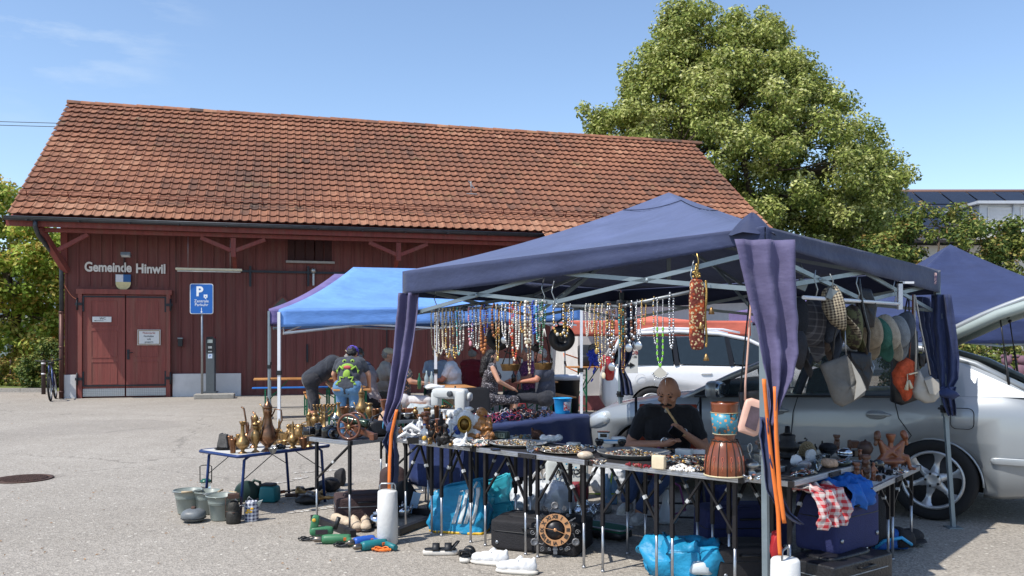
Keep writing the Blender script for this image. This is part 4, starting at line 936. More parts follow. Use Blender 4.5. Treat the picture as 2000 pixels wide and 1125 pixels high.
# ================= VEHICLES =================
silver=mat('silver_paint',(146,151,155),.36,.3,var=.03,sc=2,coat=.6);whitec=mat('white_paint',(216,217,219),.35,0,var=.02,coat=.6)
glassm=mat('car_glass',(70,84,86),.03,0,var=0,alpha=.42,spec=.9);rubber=mat('tyre_rubber',(26,26,28),.85);rimm=mat('alloy_rim',(186,188,190),.35,.6,var=.06);blkp=mat('black_plastic',(28,29,32),.45);chrome=mat('chrome',(210,212,215),.12,1,var=.02)
seatm=mat('car_seat',(46,48,54),.9,var=.1);lens=mat('lamp_lens',(196,204,210),.08,.2,var=.02,coat=1);redl=mat('red_lens',(150,22,26),.2,coat=.5)
def wheel(t_,x,y,r,s,rimc,spokes=6):
 w=obj('wheel',MB().lathe([(.02,-.08),(r*.64,-.09),(r*.64,.085),(.02,.05)],32),mat('brake_dark',(40,40,42),.6,.4),t_);w.location=(x,y,r);w.rotation_euler=(-s*PI/2,0,0)
 q=MB();q.lathe([(r*.68,-.105),(r*.9,-.115),(r*.975,-.1),(r,-.07),(r,.07),(r*.975,.1),(r*.9,.115),(r*.68,.105),(r*.68,-.105)],48);obj('tyre',q,rubber,w)
 q=MB();q.lathe([(r*.7,-.09),(r*.7,.108),(r*.72,.114),(r*.66,.112),(r*.64,.09),(r*.64,-.09)],48)
 for i in range(spokes):
  a=2*PI*i/spokes+.3;n=5;vs=[]
  for k in range(n+1):
   rr=r*(.14+.53*k/n);z=.095-.03*sin(PI*k/n)+.008;wd=r*(.115-.03*sin(PI*k/n)+.07*(k/n)**3)
   for o_,zz in((-wd,z-.02),(-wd*.6,z),(wd*.6,z),(wd,z-.02)):vs.append((rr*cos(a)-o_*sin(a),rr*sin(a)+o_*cos(a),zz))
  q.add(vs,[(k*4+j,k*4+j+1,k*4+5+j,k*4+4+j)for k in range(n)for j in range(3)],True)
 q.lathe([(r*.2,.06),(r*.2,.098),(r*.15,.108),(r*.1,.104),(0,.104)],24)
 obj('rim',q,rimc,w)
 q=MB()
 for i in range(5):a=2*PI*i/5;q.tube([(r*.155*cos(a),r*.155*sin(a),.1),(r*.155*cos(a),r*.155*sin(a),.116)],.011,6)
 obj('wheel_nut',q,mat('brake_dark',(0,0,0)),w);return w
def car_hull(nm,t_,st,m,arches,ar,clip=None):
 """st: (x, zbottom, zside, ztop, half width, crown) stations from rear to front"""
 q=MB();prof=[]
 for(x,zb,zs,zt,hw,dk)in st:
  half=[(0,zb),(hw*.82,zb),(hw*.95,zb+.05),(hw*.985,zb+(zs-zb)*.3),(hw,zb+(zs-zb)*.55),(hw*.985,zb+(zs-zb)*.8),(hw*.955,zs-.012),(hw*.93,zs),(hw*.6,zs+(zt-zs)*.75),(hw*.3,zt-.004),(0,zt)]
  prof.append([(x,y,z)for y,z in half]+[(x,-y,z)for y,z in half[-2:0:-1]])
 n=len(prof[0]);vs=[p for r_ in prof for p in r_]
 fs=[(i*n+k,i*n+(k+1)%n,(i+1)*n+(k+1)%n,(i+1)*n+k)for i in range(len(prof)-1)for k in range(n)]+[tuple(range(n-1,-1,-1)),tuple((len(prof)-1)*n+k for k in range(n))]
 q.add(vs,fs,True);o=obj(nm,q,[m,mat('arch_dark',(24,24,26),.9)],None,fix=True)
 cu=MB()
 for x in arches:
  for s in(-1,1):cu.M=Matrix.Translation((x,s*.8,ar*.93))@Matrix.Rotation(PI/2,4,'X');cu.lathe([(ar*1.13,-.36),(ar*1.13,.36)],40);
 cu.k=0;c_=obj('cut',cu,mat('arch_dark',(0,0,0)),None,fix=True)
 md=o.modifiers.new('b','BOOLEAN');md.object=c_;md.operation='DIFFERENCE';md.solver='EXACT'
 dg=bpy.context.evaluated_depsgraph_get();me=bpy.data.meshes.new_from_object(o.evaluated_get(dg));o.modifiers.clear();o.data=me;bpy.data.objects.remove(c_)
 if t_:o.parent=t_
 return o
def interp_side(st,x):
 for a,b in zip(st,st[1:]):
  if a[0]<=x<=b[0]:k=(x-a[0])/(b[0]-a[0]);return[a[i]+(b[i]-a[i])*k for i in range(6)]
 return list(st[-1]if x>st[-1][0]else st[0])
# --- silver liftback ---
CW=.875;ct=thing('silver_car','silver liftback car with its tailgate raised parked behind the stall','car')
rw=V((3.50,7.16,0));fd=V((-.839,.545,0));lat=V((-.545,-.839,0))
ct.location=rw-lat*CW+V((0,0,0));ct.rotation_euler=(0,0,math.atan2(fd.y,fd.x))
st=[(-.98,.34,.62,.66,.62,0),(-.95,.28,.9,.94,.78,0),(-.8,.24,1.02,1.06,.83,0),(-.5,.2,1.05,1.08,.86,0),(0,.2,1.045,1.06,.875,0),(.6,.2,1.03,1.04,.88,0),(1.2,.2,1.0,1.01,.88,0),(1.8,.2,.97,.98,.875,0),(2.25,.2,.95,.98,.87,0),(2.45,.2,.92,.97,.865,0),(2.8,.21,.86,.92,.85,0),(3.1,.23,.79,.86,.81,0),(3.3,.25,.72,.77,.74,0),(3.42,.3,.6,.64,.62,0),(3.46,.36,.5,.52,.48,0)]
hull=car_hull('body',ct,st,silver,(0,2.62),.33)
# roof, pillars (greenhouse curve on each side)
WS=(2.05,.98);RF=(1.15,1.40);RB=(.12,1.42);RE=(-.7,1.05)
top=[(2.12,.975,.80),(1.75,1.16,.74),(1.35,1.34,.66),(1.0,1.42,.62),(.6,1.445,.61),(.12,1.43,.62),(-.3,1.30,.66),(-.72,1.07,.74)]
def rail(s,dz=0,k=1):return[V((x,s*y*k,z+dz))for x,z,y in top]
q=MB()
def roof(u,v):
 xs=[2,3,4,5];k=u*3+2;i=min(int(k),4);a=top[i];b=top[i+1];f_=k-i;x=a[0]+(b[0]-a[0])*f_;z=a[1]+(b[1]-a[1])*f_;y=a[2]+(b[2]-a[2])*f_;s=v*2-1
 return V((x,y*s,z+.035*(1-s*s)))
q.sheet(roof,18,12);obj('roof',q,silver,ct,solid=.03)
q=MB()
for s in(-1,1):
 q=MB();r_=rail(s)
 q.tube([r_[0]+V((.12,0,-.06))]+r_,.032,8);obj('roof_rail',q,silver,ct)
for s in(-1,1):
 for nm,xa,xb,wd,m_ in(('door_pillar',1.12,1.02,.085,blkp),('door_pillar',.28,.2,.075,blkp)):
  base=V((xa,s*.83,1.02));i=3 if xb>.6 else 5;tp=V((xb,s*(.62),1.41));q=MB();q.bar(base,tp,wd,.03);obj(nm,q,m_,ct)
# rear quarter panel
 q=MB();q.add([(.30,s*.835,1.03),(-.74,s*.8,1.04),(-.3,s*.665,1.29),(.1,s*.625,1.41),(.0,s*.64,1.38),(.16,s*.74,1.2)],[(0,1,2,4,5),(4,2,3)]);obj('quarter_panel',q,silver,ct,solid=.02)
 q=MB();q.add([(1.98,s*.845,.985),(1.1,s*.85,1.015),(1.05,s*.632,1.4),(1.36,s*.665,1.325)],[(0,1,2,3)]);w1=obj('side_window',q,glassm,ct)
 q=MB();q.add([(1.06,s*.85,1.015),(.3,s*.85,1.03),(.18,s*.635,1.4),(1.0,s*.632,1.405)],[(0,1,2,3)]);obj('side_window',q,glassm,ct)
 q=MB();q.tube([(2.08,s*.865,.962),(1.1,s*.874,1.0),(.1,s*.868,1.03)],.012,6);obj('window_trim',q,blkp,ct)
 q=MB();q.add([(2.08,s*.85,.975),(1.76,s*.83,.985),(1.76,s*.75,1.15)],[(0,1,2)]);obj('mirror_triangle',q,blkp,ct,solid=.02)
 q=MB();q.sb((1.83,s*1.0,1.04),(.07,.13,.085),e=.6,nu=16,nv=10);mo=obj('door_mirror',q,silver,ct);q=MB();q.sb((1.795,s*1.0,1.04),(.05,.115,.072),e=.5);obj('mirror_glass',q,mat('mirror',(140,150,160),.05,.9,var=.02),mo);q=MB();q.bar((1.85,s*.86,.99),(1.84,s*.95,1.0),.05);obj('mirror_arm',q,blkp,mo)
 for x in(.42,1.28):
  q=MB();q.sb((x+.02,s*.872,.86),(.085,.02,.04),e=.9);dh=obj('handle_recess',q,silver,ct);q=MB();q.sb((x,s*.893,.865),(.1,.014,.016),e=.7);obj('door_handle',q,silver,dh)
# shut lines
 dark=mat('arch_dark',(0,0,0))
 q=MB();q.tube([V((1.1,s*.868,1.0)),V((1.14,s*.884,.85)),V((1.16,s*.888,.6)),V((1.12,s*.876,.3))],.004,4);obj('shut_line',q,dark,ct)
 q=MB();q.tube([V((.30,s*.862,1.02)),V((.26,s*.876,.84)),V((.16,s*.882,.7)),V((.33,s*.883,.58)),V((.46,s*.88,.42))][:3]+[V((.2,s*.882,.64)),V((.38,s*.883,.52))],.004,4);obj('shut_line',q,dark,ct)
 q=MB();q.tube([V((2.02,s*.86,.95)),V((2.08,s*.873,.8)),V((2.1,s*.876,.5)),V((2.06,s*.87,.28))],.004,4);obj('shut_line',q,dark,ct)
# side rub strip + sill
 q=MB();q.sb((1.25,s*.887,.5),(.72,.012,.03),e=.3,nu=20,nv=8);obj('rub_strip',q,silver,ct)
 q=MB();q.sb((-.68,s*.868,.53),(.26,.014,.028),e=.3,nu=20,nv=8);obj('rub_strip',q,silver,ct)
 wheel(ct,0,s*.775,.34,s,rimm);wheel(ct,2.62,s*.765,.328,s,rimm)
 q=MB();q.sb((3.16,s*.69,.66),(.2,.12,.085),e=.7,rot=(0,.35,-s*.5));obj('headlight',q,lens,ct)
 q=MB();q.sb((-.86,s*.74,.86),(.06,.1,.14),e=.5);obj('tail_light',q,redl,ct)
# wheel-arch lip
 q=MB();q.tube([(a_x,s*(.868 if a_x<1 else .866)-s*.0,z)for a_x,z in[(.375*cos(a),.306+.375*sin(a))for a in[PI*k/20 for k in range(21)]]],.009,5);obj('arch_lip',q,silver,ct)
 q=MB();rr_=rail(s);q.tube([V((-.3,s*.80,1.045)),V((-.3,s*.80,1.045))+V((.001,0,0))],.001,4)
# fuel flap outline on the visible side
q=MB();fc=V((-.22,.874,.86));pts=[fc+V((a*.085,.004,c*.085))for a,c in rrect(2,2,.5)];q.tube(pts,.0035,4,close=True);obj('fuel_flap',q,dark,ct)
# windscreen
q=MB();q.sheet(lambda u,v:V((2.1-.78*v-.0,(u*2-1)*(.8-.15*v),.985+.345*v))+V((.09*(1-(u*2-1)**2),0,0)),12,4);obj('windscreen',q,glassm,ct)
q=MB();q.sheet(lambda u,v:V((2.9*1-.72*v*1.05,(u*2-1)*.7,.905+.075*v)),2,2)
# cabin: dash, seats, wheel
q=MB();q.box((.75,0,.95),(2.6,1.5,.04));obj('cabin_deck',MB().sb((1.75,0,1.02),(.22,.74,.1),e=.5),blkp,ct)
for x,w_ in((1.02,.5),):
 for s in(-1,1):obj('seat',MB().sb((x,s*.37,1.08),(.09,.24,.16),e=.5,rot=(0,-.2,0)).sb((x-.07,s*.37,1.29),(.05,.12,.07),e=.6),seatm,ct)
obj('rear_bench',MB().sb((.25,0,1.08),(.1,.62,.14),e=.4),seatm,ct)
q=MB();c_=V((1.52,.37,1.1));q.tube([c_+V((.07*sin(a)*1,.17*cos(a),.16*sin(a)))for a in[2*PI*k/24 for k in range(24)]],.014,6,close=True);q.bar(c_+V((0,-.16,0)),c_+V((0,.16,0)),.03);obj('steering_wheel',q,blkp,ct)
# raised tailgate
gtr=mat('gate_trim',(150,162,160),.6,var=.05)
hx,hz_=.1,1.44
tg=obj('tailgate',MB().sheet(lambda u,v:V((-(1.22*u),(v*2-1)*(.66+.08*u),0.045*sin(PI*u)+.0)),12,10),silver,ct,solid=.05);tg.location=(hx,0,hz_+.02);tg.rotation_euler=(0,rad(24),0)
q=MB();q.sheet(lambda u,v:V((-(1.2*u),(v*2-1)*(.64+.08*u),.045*sin(PI*u)-.03)),12,8);obj('gate_lining',q,gtr,tg)
for s in(-1,1):
 q=MB();q.tube([V((-.02,s*.63,-.03)),V((-.62,s*.69,-.0)),V((-1.2,s*.72,-.04))],.045,8);obj('gate_edge',q,gtr,tg)
q=MB();q.tube([V((-1.2,-.7,-.05)),V((-1.22,0,-.07)),V((-1.2,.7,-.05))],.05,8);q.tube([V((-1.32,-.62,-.24)),V((-1.35,0,-.26)),V((-1.32,.62,-.24))],.06,8);q.sheet(lambda u,v:V((-1.2-.14*u,(v*2-1)*.68,-.04-.22*u)),4,8);obj('gate_lower_panel',q,gtr,tg,solid=.012)
q=MB();q.sheet(lambda u,v:V((-(.12+.82*u),(v*2-1)*.58,.0+.03*sin(PI*u))),6,6);obj('rear_window',q,mat('tinted_teal_glass',(86,120,122),.08,.2,var=.04),tg,solid=.078)
Mt=Matrix.Translation((hx,0,hz_+.02))@Matrix.Rotation(rad(24),4,'Y')
for s in(-1,1):
 a=Mt@V((-.62,s*.66,-.03));c=V((-.55,s*.76,1.10));q=MB();q.tube([a,a.lerp(c,.5)],.006,6);q.tube([a.lerp(c,.5),c],.011,6);q.sb(a,.018,nu=8,nv=6);q.sb(c,.018,nu=8,nv=6);obj('gas_strut',q,blkp,ct)
q=MB();q.add([(-.92,-.62,.96),(.02,-.6,1.3),(.02,.6,1.3),(-.92,.62,.96)],[(0,1,2,3)]);obj('boot_opening',q,mat('boot_lining',(36,38,42),.95),ct)
for s in(-1,1):obj('boot_seal',MB().tube([V((.1,s*.6,1.43)),V((-.3,s*.64,1.3)),V((-.74,s*.7,1.08)),V((-.9,s*.66,1.0))],.022,6),mat('rubber_grey',(120,128,130),.6),ct)
q=MB();q.box((-.3,0,.9),(.9,.9,.1));
q=MB();q.bar((3.40,-.26,.44),(3.40,.26,.44),.02,.11);obj('number_plate',q,mat('sign_white',(0,0,0)),ct)
q=MB();q.sb((3.43,0,.42),(.05,.42,.09),e=.4);obj('grille',q,blkp,ct)
# --- white estate behind ---
wv_=thing('white_car','white estate car seen through the stall behind the seated man','car');YB=15.2
wv_.location=(P(1195,0,YB).x+.75,YB+.85,0);wv_.rotation_euler=(0,0,rad(-3))
s2_=[(-.85,.4,.8,.86,.7,0),(-.8,.3,.95,1.0,.84,0),(-.6,.25,1.06,1.1,.88,0),(0,.22,1.08,1.1,.9,0),(1.4,.22,1.05,1.07,.91,0),(2.4,.22,1.02,1.05,.9,0),(3.0,.24,.95,1.03,.87,0),(3.45,.3,.8,.88,.76,0),(3.6,.36,.6,.64,.6,0)]
car_hull('body',wv_,s2_,whitec,(0,2.65),.34)
t2=[(2.55,1.05,.82),(2.1,1.32,.74),(1.7,1.52,.68),(1.2,1.62,.65),(.5,1.66,.64),(-.2,1.63,.64),(-.55,1.52,.66),(-.75,1.1,.76)]
q=MB()
def roof2(u,v):k=u*4+2;i=min(int(k),5);a=t2[i];b=t2[i+1];f_=k-i;s=v*2-1;return V((a[0]+(b[0]-a[0])*f_,(a[2]+(b[2]-a[2])*f_)*s,a[1]+(b[1]-a[1])*f_+.04*(1-s*s)))
q.sheet(roof2,18,10);obj('roof',q,whitec,wv_,solid=.04)
for s in(-1,1):
 q=MB();q.tube([V((x,s*y,z))for x,z,y in t2],.035,8);obj('roof_rail',q,whitec,wv_)
 q=MB();q.tube([(1.6,s*.55,1.64),(1.3,s*.56,1.70),(.1,s*.56,1.73),(-.2,s*.56,1.68)],.018,6);obj('roof_bar',q,whitec,wv_)
 for k,(xa,xb,xc,xd)in enumerate(((2.45,1.45,1.38,1.72),(1.36,.5,.45,1.3),(.38,-.66,-.42,.34))):
  q=MB();q.add([(xa,s*.87,1.06),(xb,s*.875,1.08),(xc,s*.665,1.56),(xd,s*.68,1.5 if k==0 else 1.57)],[(0,1,2,3)]);obj('side_window',q,mat('white_car_glass',(46,56,62),.08,.3,var=.1),wv_)
 for x,xt in((1.4,1.34),(.44,.4)):q=MB();q.bar((x,s*.875,1.06),(xt,s*.67,1.57),.08,.02);obj('door_pillar',q,blkp,wv_)
 wheel(wv_,0,s*.8,.335,s,rimm,5);wheel(wv_,2.65,s*.8,.335,s,rimm,5)
 q=MB();q.sb((-.74,s*.78,1.0),(.09,.11,.22),e=.5);obj('tail_light',q,redl,wv_)
 q=MB();q.sb((.95,s*.905,.92),(.1,.015,.02),e=.6);obj('door_handle',q,whitec,wv_)
q=MB();q.sheet(lambda u,v:V((2.5-.85*v,(u*2-1)*(.8-.13*v),1.06+.46*v)),4,3);obj('windscreen',q,mat('white_car_glass',(0,0,0)),wv_)
q=MB();q.sheet(lambda u,v:V((-.78+.22*v,(u*2-1)*(.72-.08*v),1.1+.42*v)),4,3);obj('rear_window',q,mat('white_car_glass',(0,0,0)),wv_)
q=MB();pts=[V((-.2+.09*cos(a),-.912,.82+.09*sin(a)))for a in[2*PI*k/20 for k in range(20)]];q.tube(pts,.004,4,close=True);obj('fuel_flap',q,mat('flap_grey',(180,182,184),.5),wv_)
# ================= PEOPLE =================
skinm=lambda k,c:mat('skin_'+k,c,.55,var=.07,sc=30,bump=.1,bsc=120)
def person(label,base,rz,J,skin,top,bottom,hair=None,hat=None,sleeve='short',legs='long',shoes=None,vox=.011,build=1.0,group='guests at the beer tables',face=True,hand='flat',extra=None,female=False,shirtlen=.0):
 t=thing('person',label,'person',base,rz,group)
 D=dict(pel=(0,0,.54),che=(0,.03,.93),nek=(0,.05,1.12),hd=(0,.09,1.245),sh=.175,el=((-.25,.14,.84),(.25,.14,.84)),ha=((-.16,.42,.8),(.16,.42,.8)),hp=.095,kn=((-.13,.43,.52),(.13,.43,.52)),an=((-.13,.42,.09),(.13,.42,.09)),look=(0,1,-.15),shz=1.06)
 D.update(J);g={k:(V(v)if isinstance(v,tuple)and len(v)==3 and not isinstance(v[0],tuple)else v)for k,v in D.items()}
 pel,che,nek,hd=g['pel'],g['che'],g['nek'],g['hd'];b=build
 fwd=V(g['look']).normalized();ax=g.get('sax',V((1,0,0)));ax=V(ax).normalized()
 shc=g.get('shc',V((che.x*.4+nek.x*.6,che.y*.4+nek.y*.6,g['shz'])))
 shs=[shc-ax*g['sh'],shc+ax*g['sh']];hips=[pel-V((g['hp'],0,.02)),pel+V((g['hp'],0,-.02))]
 els=[V(e)for e in g['el']];has=[V(e)for e in g['ha']];kns=[V(e)for e in g['kn']];ans=[V(e)for e in g['an']]
 def torso(q,e=0):
  q.cap(pel-ax*.06,pel+ax*.06,.135*b+e,.135*b+e,16);q.cap(pel,che,.135*b+e,.145*b+e,16);mid=pel.lerp(che,.5);q.cap(mid-ax*.05,mid+ax*.05,.12*b+e,.12*b+e,14)
  q.cap(che-ax*.08,che+ax*.08,.13*b+e,.13*b+e,14);q.cap(shs[0].lerp(shs[1],.1),shs[0].lerp(shs[1],.9),.07*b+e,.07*b+e,12);q.cap(che,shc,.13*b+e,.09*b+e,14)
  if female:q.sb(che+fwd*.1-ax*.07,.065+e);q.sb(che+fwd*.1+ax*.07,.065+e)
 def arms(q,e=0,to=1.0):
  for s in(0,1):
   q.cap(shs[s],els[s],.053*b+e,.042*b+e)
   if to>=1:q.cap(els[s],has[s],.042*b+e,.027+e)
 def hands(q):
  for s in(0,1):
   d=(has[s]-els[s]).normalized();up=V((0,0,1));sd=d.cross(up).normalized()*(1 if s==0 else-1)
   if hand=='hold':d=(d+fwd*.2+V((0,0,.4))).normalized()
   pc=has[s]+d*.045;q.cap(has[s],pc,.027,.032,10);q.sb(pc+d*.012,(.036,.036,.02),nu=10,nv=8,rot=(0,0,math.atan2(d.y,d.x)))
   for k in range(4):
    o=pc+d*.03+sd*(.027-.018*k);L=(.062,.072,.067,.052)[k];c1=o+d*L*.55;c2=c1+(d*.7-V((0,0,.75 if hand=='hold' else .35)))*L*.5
    q.cap(o,c1,.0105,.0098,8);q.cap(c1,c2,.0098,.0085,8)
   o=has[s]+d*.02+sd*.03;q.cap(o,o+(d*.5+sd*.7).normalized()*.035,.013,.011,8);q.cap(o+(d*.5+sd*.7).normalized()*.035,o+(d*.5+sd*.7).normalized()*.035+d*.028,.011,.009,8)
 def legsf(q,e=0,lo=1.0,feet=True):
  for s in(0,1):
   q.cap(hips[s],kns[s],.085*b+e,.06*b+e,14)
   if lo>0:k2=kns[s].lerp(ans[s],lo);q.cap(kns[s],k2,.06*b+e,(.06-.023*lo)*b+e,12)
   if feet and lo>=1:
    f2=V((fwd.x,fwd.y,0)).normalized();q.cap(ans[s]-V((0,0,.04)),ans[s]+f2*.14-V((0,0,.06)),.036,.03,10)
# body
 q=MB();torso(q,-.008);arms(q);hands(q);legsf(q);q.cap(nek-V((0,0,.06)),hd-V((0,0,.05)),.058*b,.052,12)
 up=(hd-nek).normalized();up=(up*.4+V((0,0,1))).normalized();up=(up-fwd*up.dot(fwd)).normalized();rt_=fwd.cross(up).normalized()
 Mh=Matrix((rt_,fwd,up)).transposed().to_4x4();Mh.translation=hd;Mh=Mh@Matrix.Scale(g.get('hs',1.0),4);q.M=Mh
 q.sb((0,-.005,.02),(.073,.092,.095),nu=20,nv=14);q.sb((0,.022,-.045),(.055,.062,.065),nu=16,nv=12);q.sb((0,.035,-.085),(.03,.03,.025),nu=12,nv=8)
 q.cap((0,.088,.012),(0,.108,-.022),.011,.016,10);q.cap((-.03,.078,.03),(.03,.078,.03),.014,.014,8)
 q.cap((-.018,.088,-.052),(.018,.088,-.052),.009,.009,8)
 for s in(-1,1):q.sb((s*.074,-.01,.0),(.011,.02,.03),nu=10,nv=8);q.sb((s*.045,.06,-.02),(.02,.02,.018),nu=10,nv=8)
 q.M=Matrix();body=blob('body',q,vox,skin,t,smooth=2)
# face marks
 q=MB();q.M=Mh
 for s in(-1,1):q.sb((s*.03,.082,.012),(.012,.006,.006),nu=8,nv=6)
 obj('eye',q,mat('eye_dark',(40,32,28),.3),t);q=MB();q.M=Mh;q.sb((0,.1,-.054),(.019,.004,.0035),nu=8,nv=6);obj('mouth',q,mat('lip',(128,70,62),.5),t)
 if top:
  q=MB();torso(q,.012)
  if shirtlen:q.cap(pel-V((0,0,shirtlen)),pel,.15*b,.145*b,16)
  if sleeve=='short':
   for s in(0,1):q.cap(shs[s],shs[s].lerp(els[s],.62),.064*b,.058*b)
  elif sleeve=='long':arms(q,.012)
  o=blob('shirt',q,vox,top,t,smooth=2,wr=.012,wf=9)
 if bottom:
  q=MB();q.cap(hips[0],hips[1],.145*b,.145*b,14);legsf(q,.014,{'long':.93,'short':.05,'knee':.05}[legs],False);blob('trousers' if legs=='long' else 'shorts',q,vox,bottom,t,smooth=2,wr=.01,wf=11)
 f2=V((fwd.x,fwd.y,0)).normalized()
 for s in(0,1):
  q=MB();a=ans[s];q.cap(a-V((0,0,.045))-f2*.03,a+f2*.15-V((0,0,.05)),.044,.038,10);q.sb(a+f2*.05-V((0,0,.078)),(.05,.13,.014),e=.5,rot=(0,0,math.atan2(f2.y,f2.x)-PI/2));obj('shoe',q,shoes or blkp,t)
 if hair:
  q=MB();q.M=Mh;k=hair[1]
  q.sb((0,-.022,.04),(.081,.09,.088),nu=18,nv=12)
  if k=='short':q.sb((0,-.05,-.0),(.078,.062,.06),nu=16,nv=10)
  if k=='long':q.sb((0,-.07,-.04),(.1,.07,.12),nu=16,nv=10);q.cap((.03,-.09,-.08),(.03,-.1,-.26),.085,.075,14);q.cap((-.04,-.09,-.06),(-.04,-.1,-.3),.075,.06,14);q.cap((-.07,.0,-.04),(-.085,-.03,-.2),.035,.03,10);q.cap((.075,.0,-.04),(.085,-.03,-.2),.035,.03,10)
  if k=='sides':pass
  blob('hair',q,.009,hair[0],t,smooth=1,wr=.012,wf=45)
 if hat:
  m_,kind=hat;q=MB();q.M=Mh
  if kind=='cap':
   q.lathe([(.088,.035),(.09,.06),(.084,.09),(.06,.118),(.025,.13),(0,.132)],20,sq=1.12);q.sheet(lambda u,v:V(((u-.5)*.15,.075+.085*v*(1-(2*u-1)**2*.5),.052-.02*v)),8,4)
  else:
   q.lathe([(.15,.04),(.14,.035),(.09,.045),(.088,.1),(.075,.125),(.0,.118)],22,sq=1.12)
  o=obj('cap' if kind=='cap' else 'straw_hat',q,m_,t,solid=.004)
  if kind!='cap':q=MB();q.M=Mh;q.lathe([(.0925,.05),(.0915,.075)],22,sq=1.12);obj('hat_band',q,blkp,o)
 if extra:extra(t,Mh,dict(pel=pel,che=che,shs=shs,has=has,shc=shc))
 return t
sk1=skinm('tan',(176,120,92));sk2=skinm('light',(196,148,122));sk3=skinm('ruddy',(186,124,100));sk4=skinm('olive',(178,128,102))
ck=lambda k,c,**a:mat('cloth_'+k,c,.85,var=.1,sc=14,bump=.3,bsc=60,sheen=.15,**a)
grey_h=mat('grey_hair',(140,138,136),.8,var=.2,sc=60,bump=.6,bsc=150);blk_h=mat('black_hair',(26,22,24),.5,var=.3,sc=60,bump=.6,bsc=150)
# local frame: +y is where they face; rz turns that
def face_dir(dx,dy):return math.atan2(dy,dx)-PI/2
def gp(px,Y):return V((P(px,0,Y).x,Y,0))
# 1 bending man in tank top, facing right
stand=dict(pel=(0,0,.9),che=(0,.33,1.12),nek=(0,.48,1.17),hd=(0,.6,1.2),shz=1.13,el=((-.22,.5,.9),(.22,.52,.88)),ha=((-.16,.62,.8),(.16,.68,.8)),kn=((-.12,.02,.48),(.12,.05,.48)),an=((-.12,-.05,.09),(.12,0,.09)),look=(0,.6,-.7),shc=(0,.42,1.13))
ltee=mat('straw',(196,182,150),.8,var=.15,sc=40)
person('man in a dark tank top and straw hat bending over a beer table',gp(608,13.4),face_dir(1,.25),stand,sk1,ck('tank',(34,38,48)),ck('darkshorts',(40,40,46)),hair=(grey_h,'short'),hat=(ltee,'brim'),sleeve='none',legs='short')
# 2 boy with frog shirt, seen from behind, leaning on table
frogc=mat('frog_green',(142,176,70),.8);frogp=mat('frog_pink',(190,80,84),.6)
def frog(t,Mh,g):
 c=g['che'];q=MB();bk=V((0,-.155,0))
 def sp(x,z,y=-.01):return c+V((x,-.155+y+z*.5,z))
 q.sb(sp(0,.02,-.0),(.1,.02,.055),nu=14,nv=8);q.sb(sp(-.06,.1,.02),(.035,.02,.035));q.sb(sp(.06,.1,.02),(.035,.02,.035))
 q.sb(sp(.0,-.09),(.055,.022,.075),nu=14,nv=8,rot=(0,.3,0))
 for s in(-1,1):
  q.tube([sp(s*.06,-.02),sp(s*.12,.03,.01),sp(s*.15,-.02,.03)],.014,6)
  q.tube([sp(s*.03,-.14),sp(s*.1,-.13,.01),sp(s*.08,-.19,.0),sp(s*.13,-.21,.01)],.014,6)
  for k in(-1,0,1):q.tube([sp(s*.15,-.02,.03),sp(s*(.17+.01*k),-.06+.02*k,.045)],.007,5);q.tube([sp(s*.13,-.21,.01),sp(s*(.14+.02*k),-.245,.01)],.006,5)
 f=obj('shirt_print',q,frogc,t);q=MB();q.sb(sp(0,.015,-.016),(.06,.012,.028),nu=12,nv=8);obj('print_mouth',q,frogp,f)
 q=MB();[q.sb(sp(s*.06,.105,.002),(.017,.01,.017),nu=8,nv=6)for s in(-1,1)];obj('print_eye',q,mat('ink_black',(0,0,0)),f)
person('boy in a frog print T-shirt, jeans and purple cap seen from behind',gp(679,13.0),face_dir(.05,1),dict(pel=(0,0,.8),che=(0,.14,1.08),nek=(0,.22,1.22),hd=(0,.3,1.29),shz=1.17,el=((-.27,.22,.98),(.27,.22,.98)),ha=((-.25,.36,.8),(.25,.36,.8)),kn=((-.1,.02,.44),(.1,.02,.44)),an=((-.1,-.02,.09),(.1,-.02,.09)),look=(0,1,-.5),shc=(0,.19,1.17)),sk2,ck('frogtee',(54,58,66)),ck('jeans',(84,122,158)),hair=(blk_h,'short'),hat=(ck('purplecap',(84,62,168)),'cap'),extra=frog,build=.95)
sit=dict()
person('seated guest in a grey T-shirt leaning over the table right of the boy',gp(724,14.0),face_dir(-.8,.7),dict(che=(0,.14,.9),nek=(0,.25,1.06),hd=(0,.34,1.15),shz=1.02,look=(0,1,-.4)),sk1,ck('greytee',(152,144,146)),ck('blackshort',(30,30,36)),hair=(grey_h,'short'),legs='short')
person('guest in a grey cap and blue checked shirt behind the boy',gp(706,15.2),face_dir(-.5,-.8),dict(),sk1,pattern(ck('bluecheck',(90,110,150)),'check',(180,190,210),16),ck('dark',(40,42,50)),hair=(grey_h,'short'),hat=(ck('greycap',(96,92,88)),'cap'))
person('seated guest in a beige cap, beige vest and mustard sleeves',gp(748,14.6),face_dir(.95,.25),dict(),sk2,ck('vest',(176,170,162)),ck('olive',(90,88,76)),hair=(grey_h,'short'),hat=(ck('beigecap',(188,182,160)),'cap'),sleeve='short')
person('seated guest in a floral shirt and pale trousers half behind the left curtain',gp(783,14.0),face_dir(1,.2),dict(nek=(0,.0,1.12),hd=(0,.02,1.24)),sk2,pattern(ck('floral',(60,66,74)),'dots',(190,150,120),30,frac=.35),ck('pale',(206,206,208)),hair=(grey_h,'short'))
def glasses(t,Mh,g):
 q=MB();q.M=Mh
 for s in(-1,1):q.sb((s*.033,.096,.01),(.024,.006,.017),nu=10,nv=6,e=.7);q.tube([(s*.055,.09,.015),(s*.075,0,.015)],.003,4)
 obj('sunglasses',q,mat('ink_black',(0,0,0)),t)
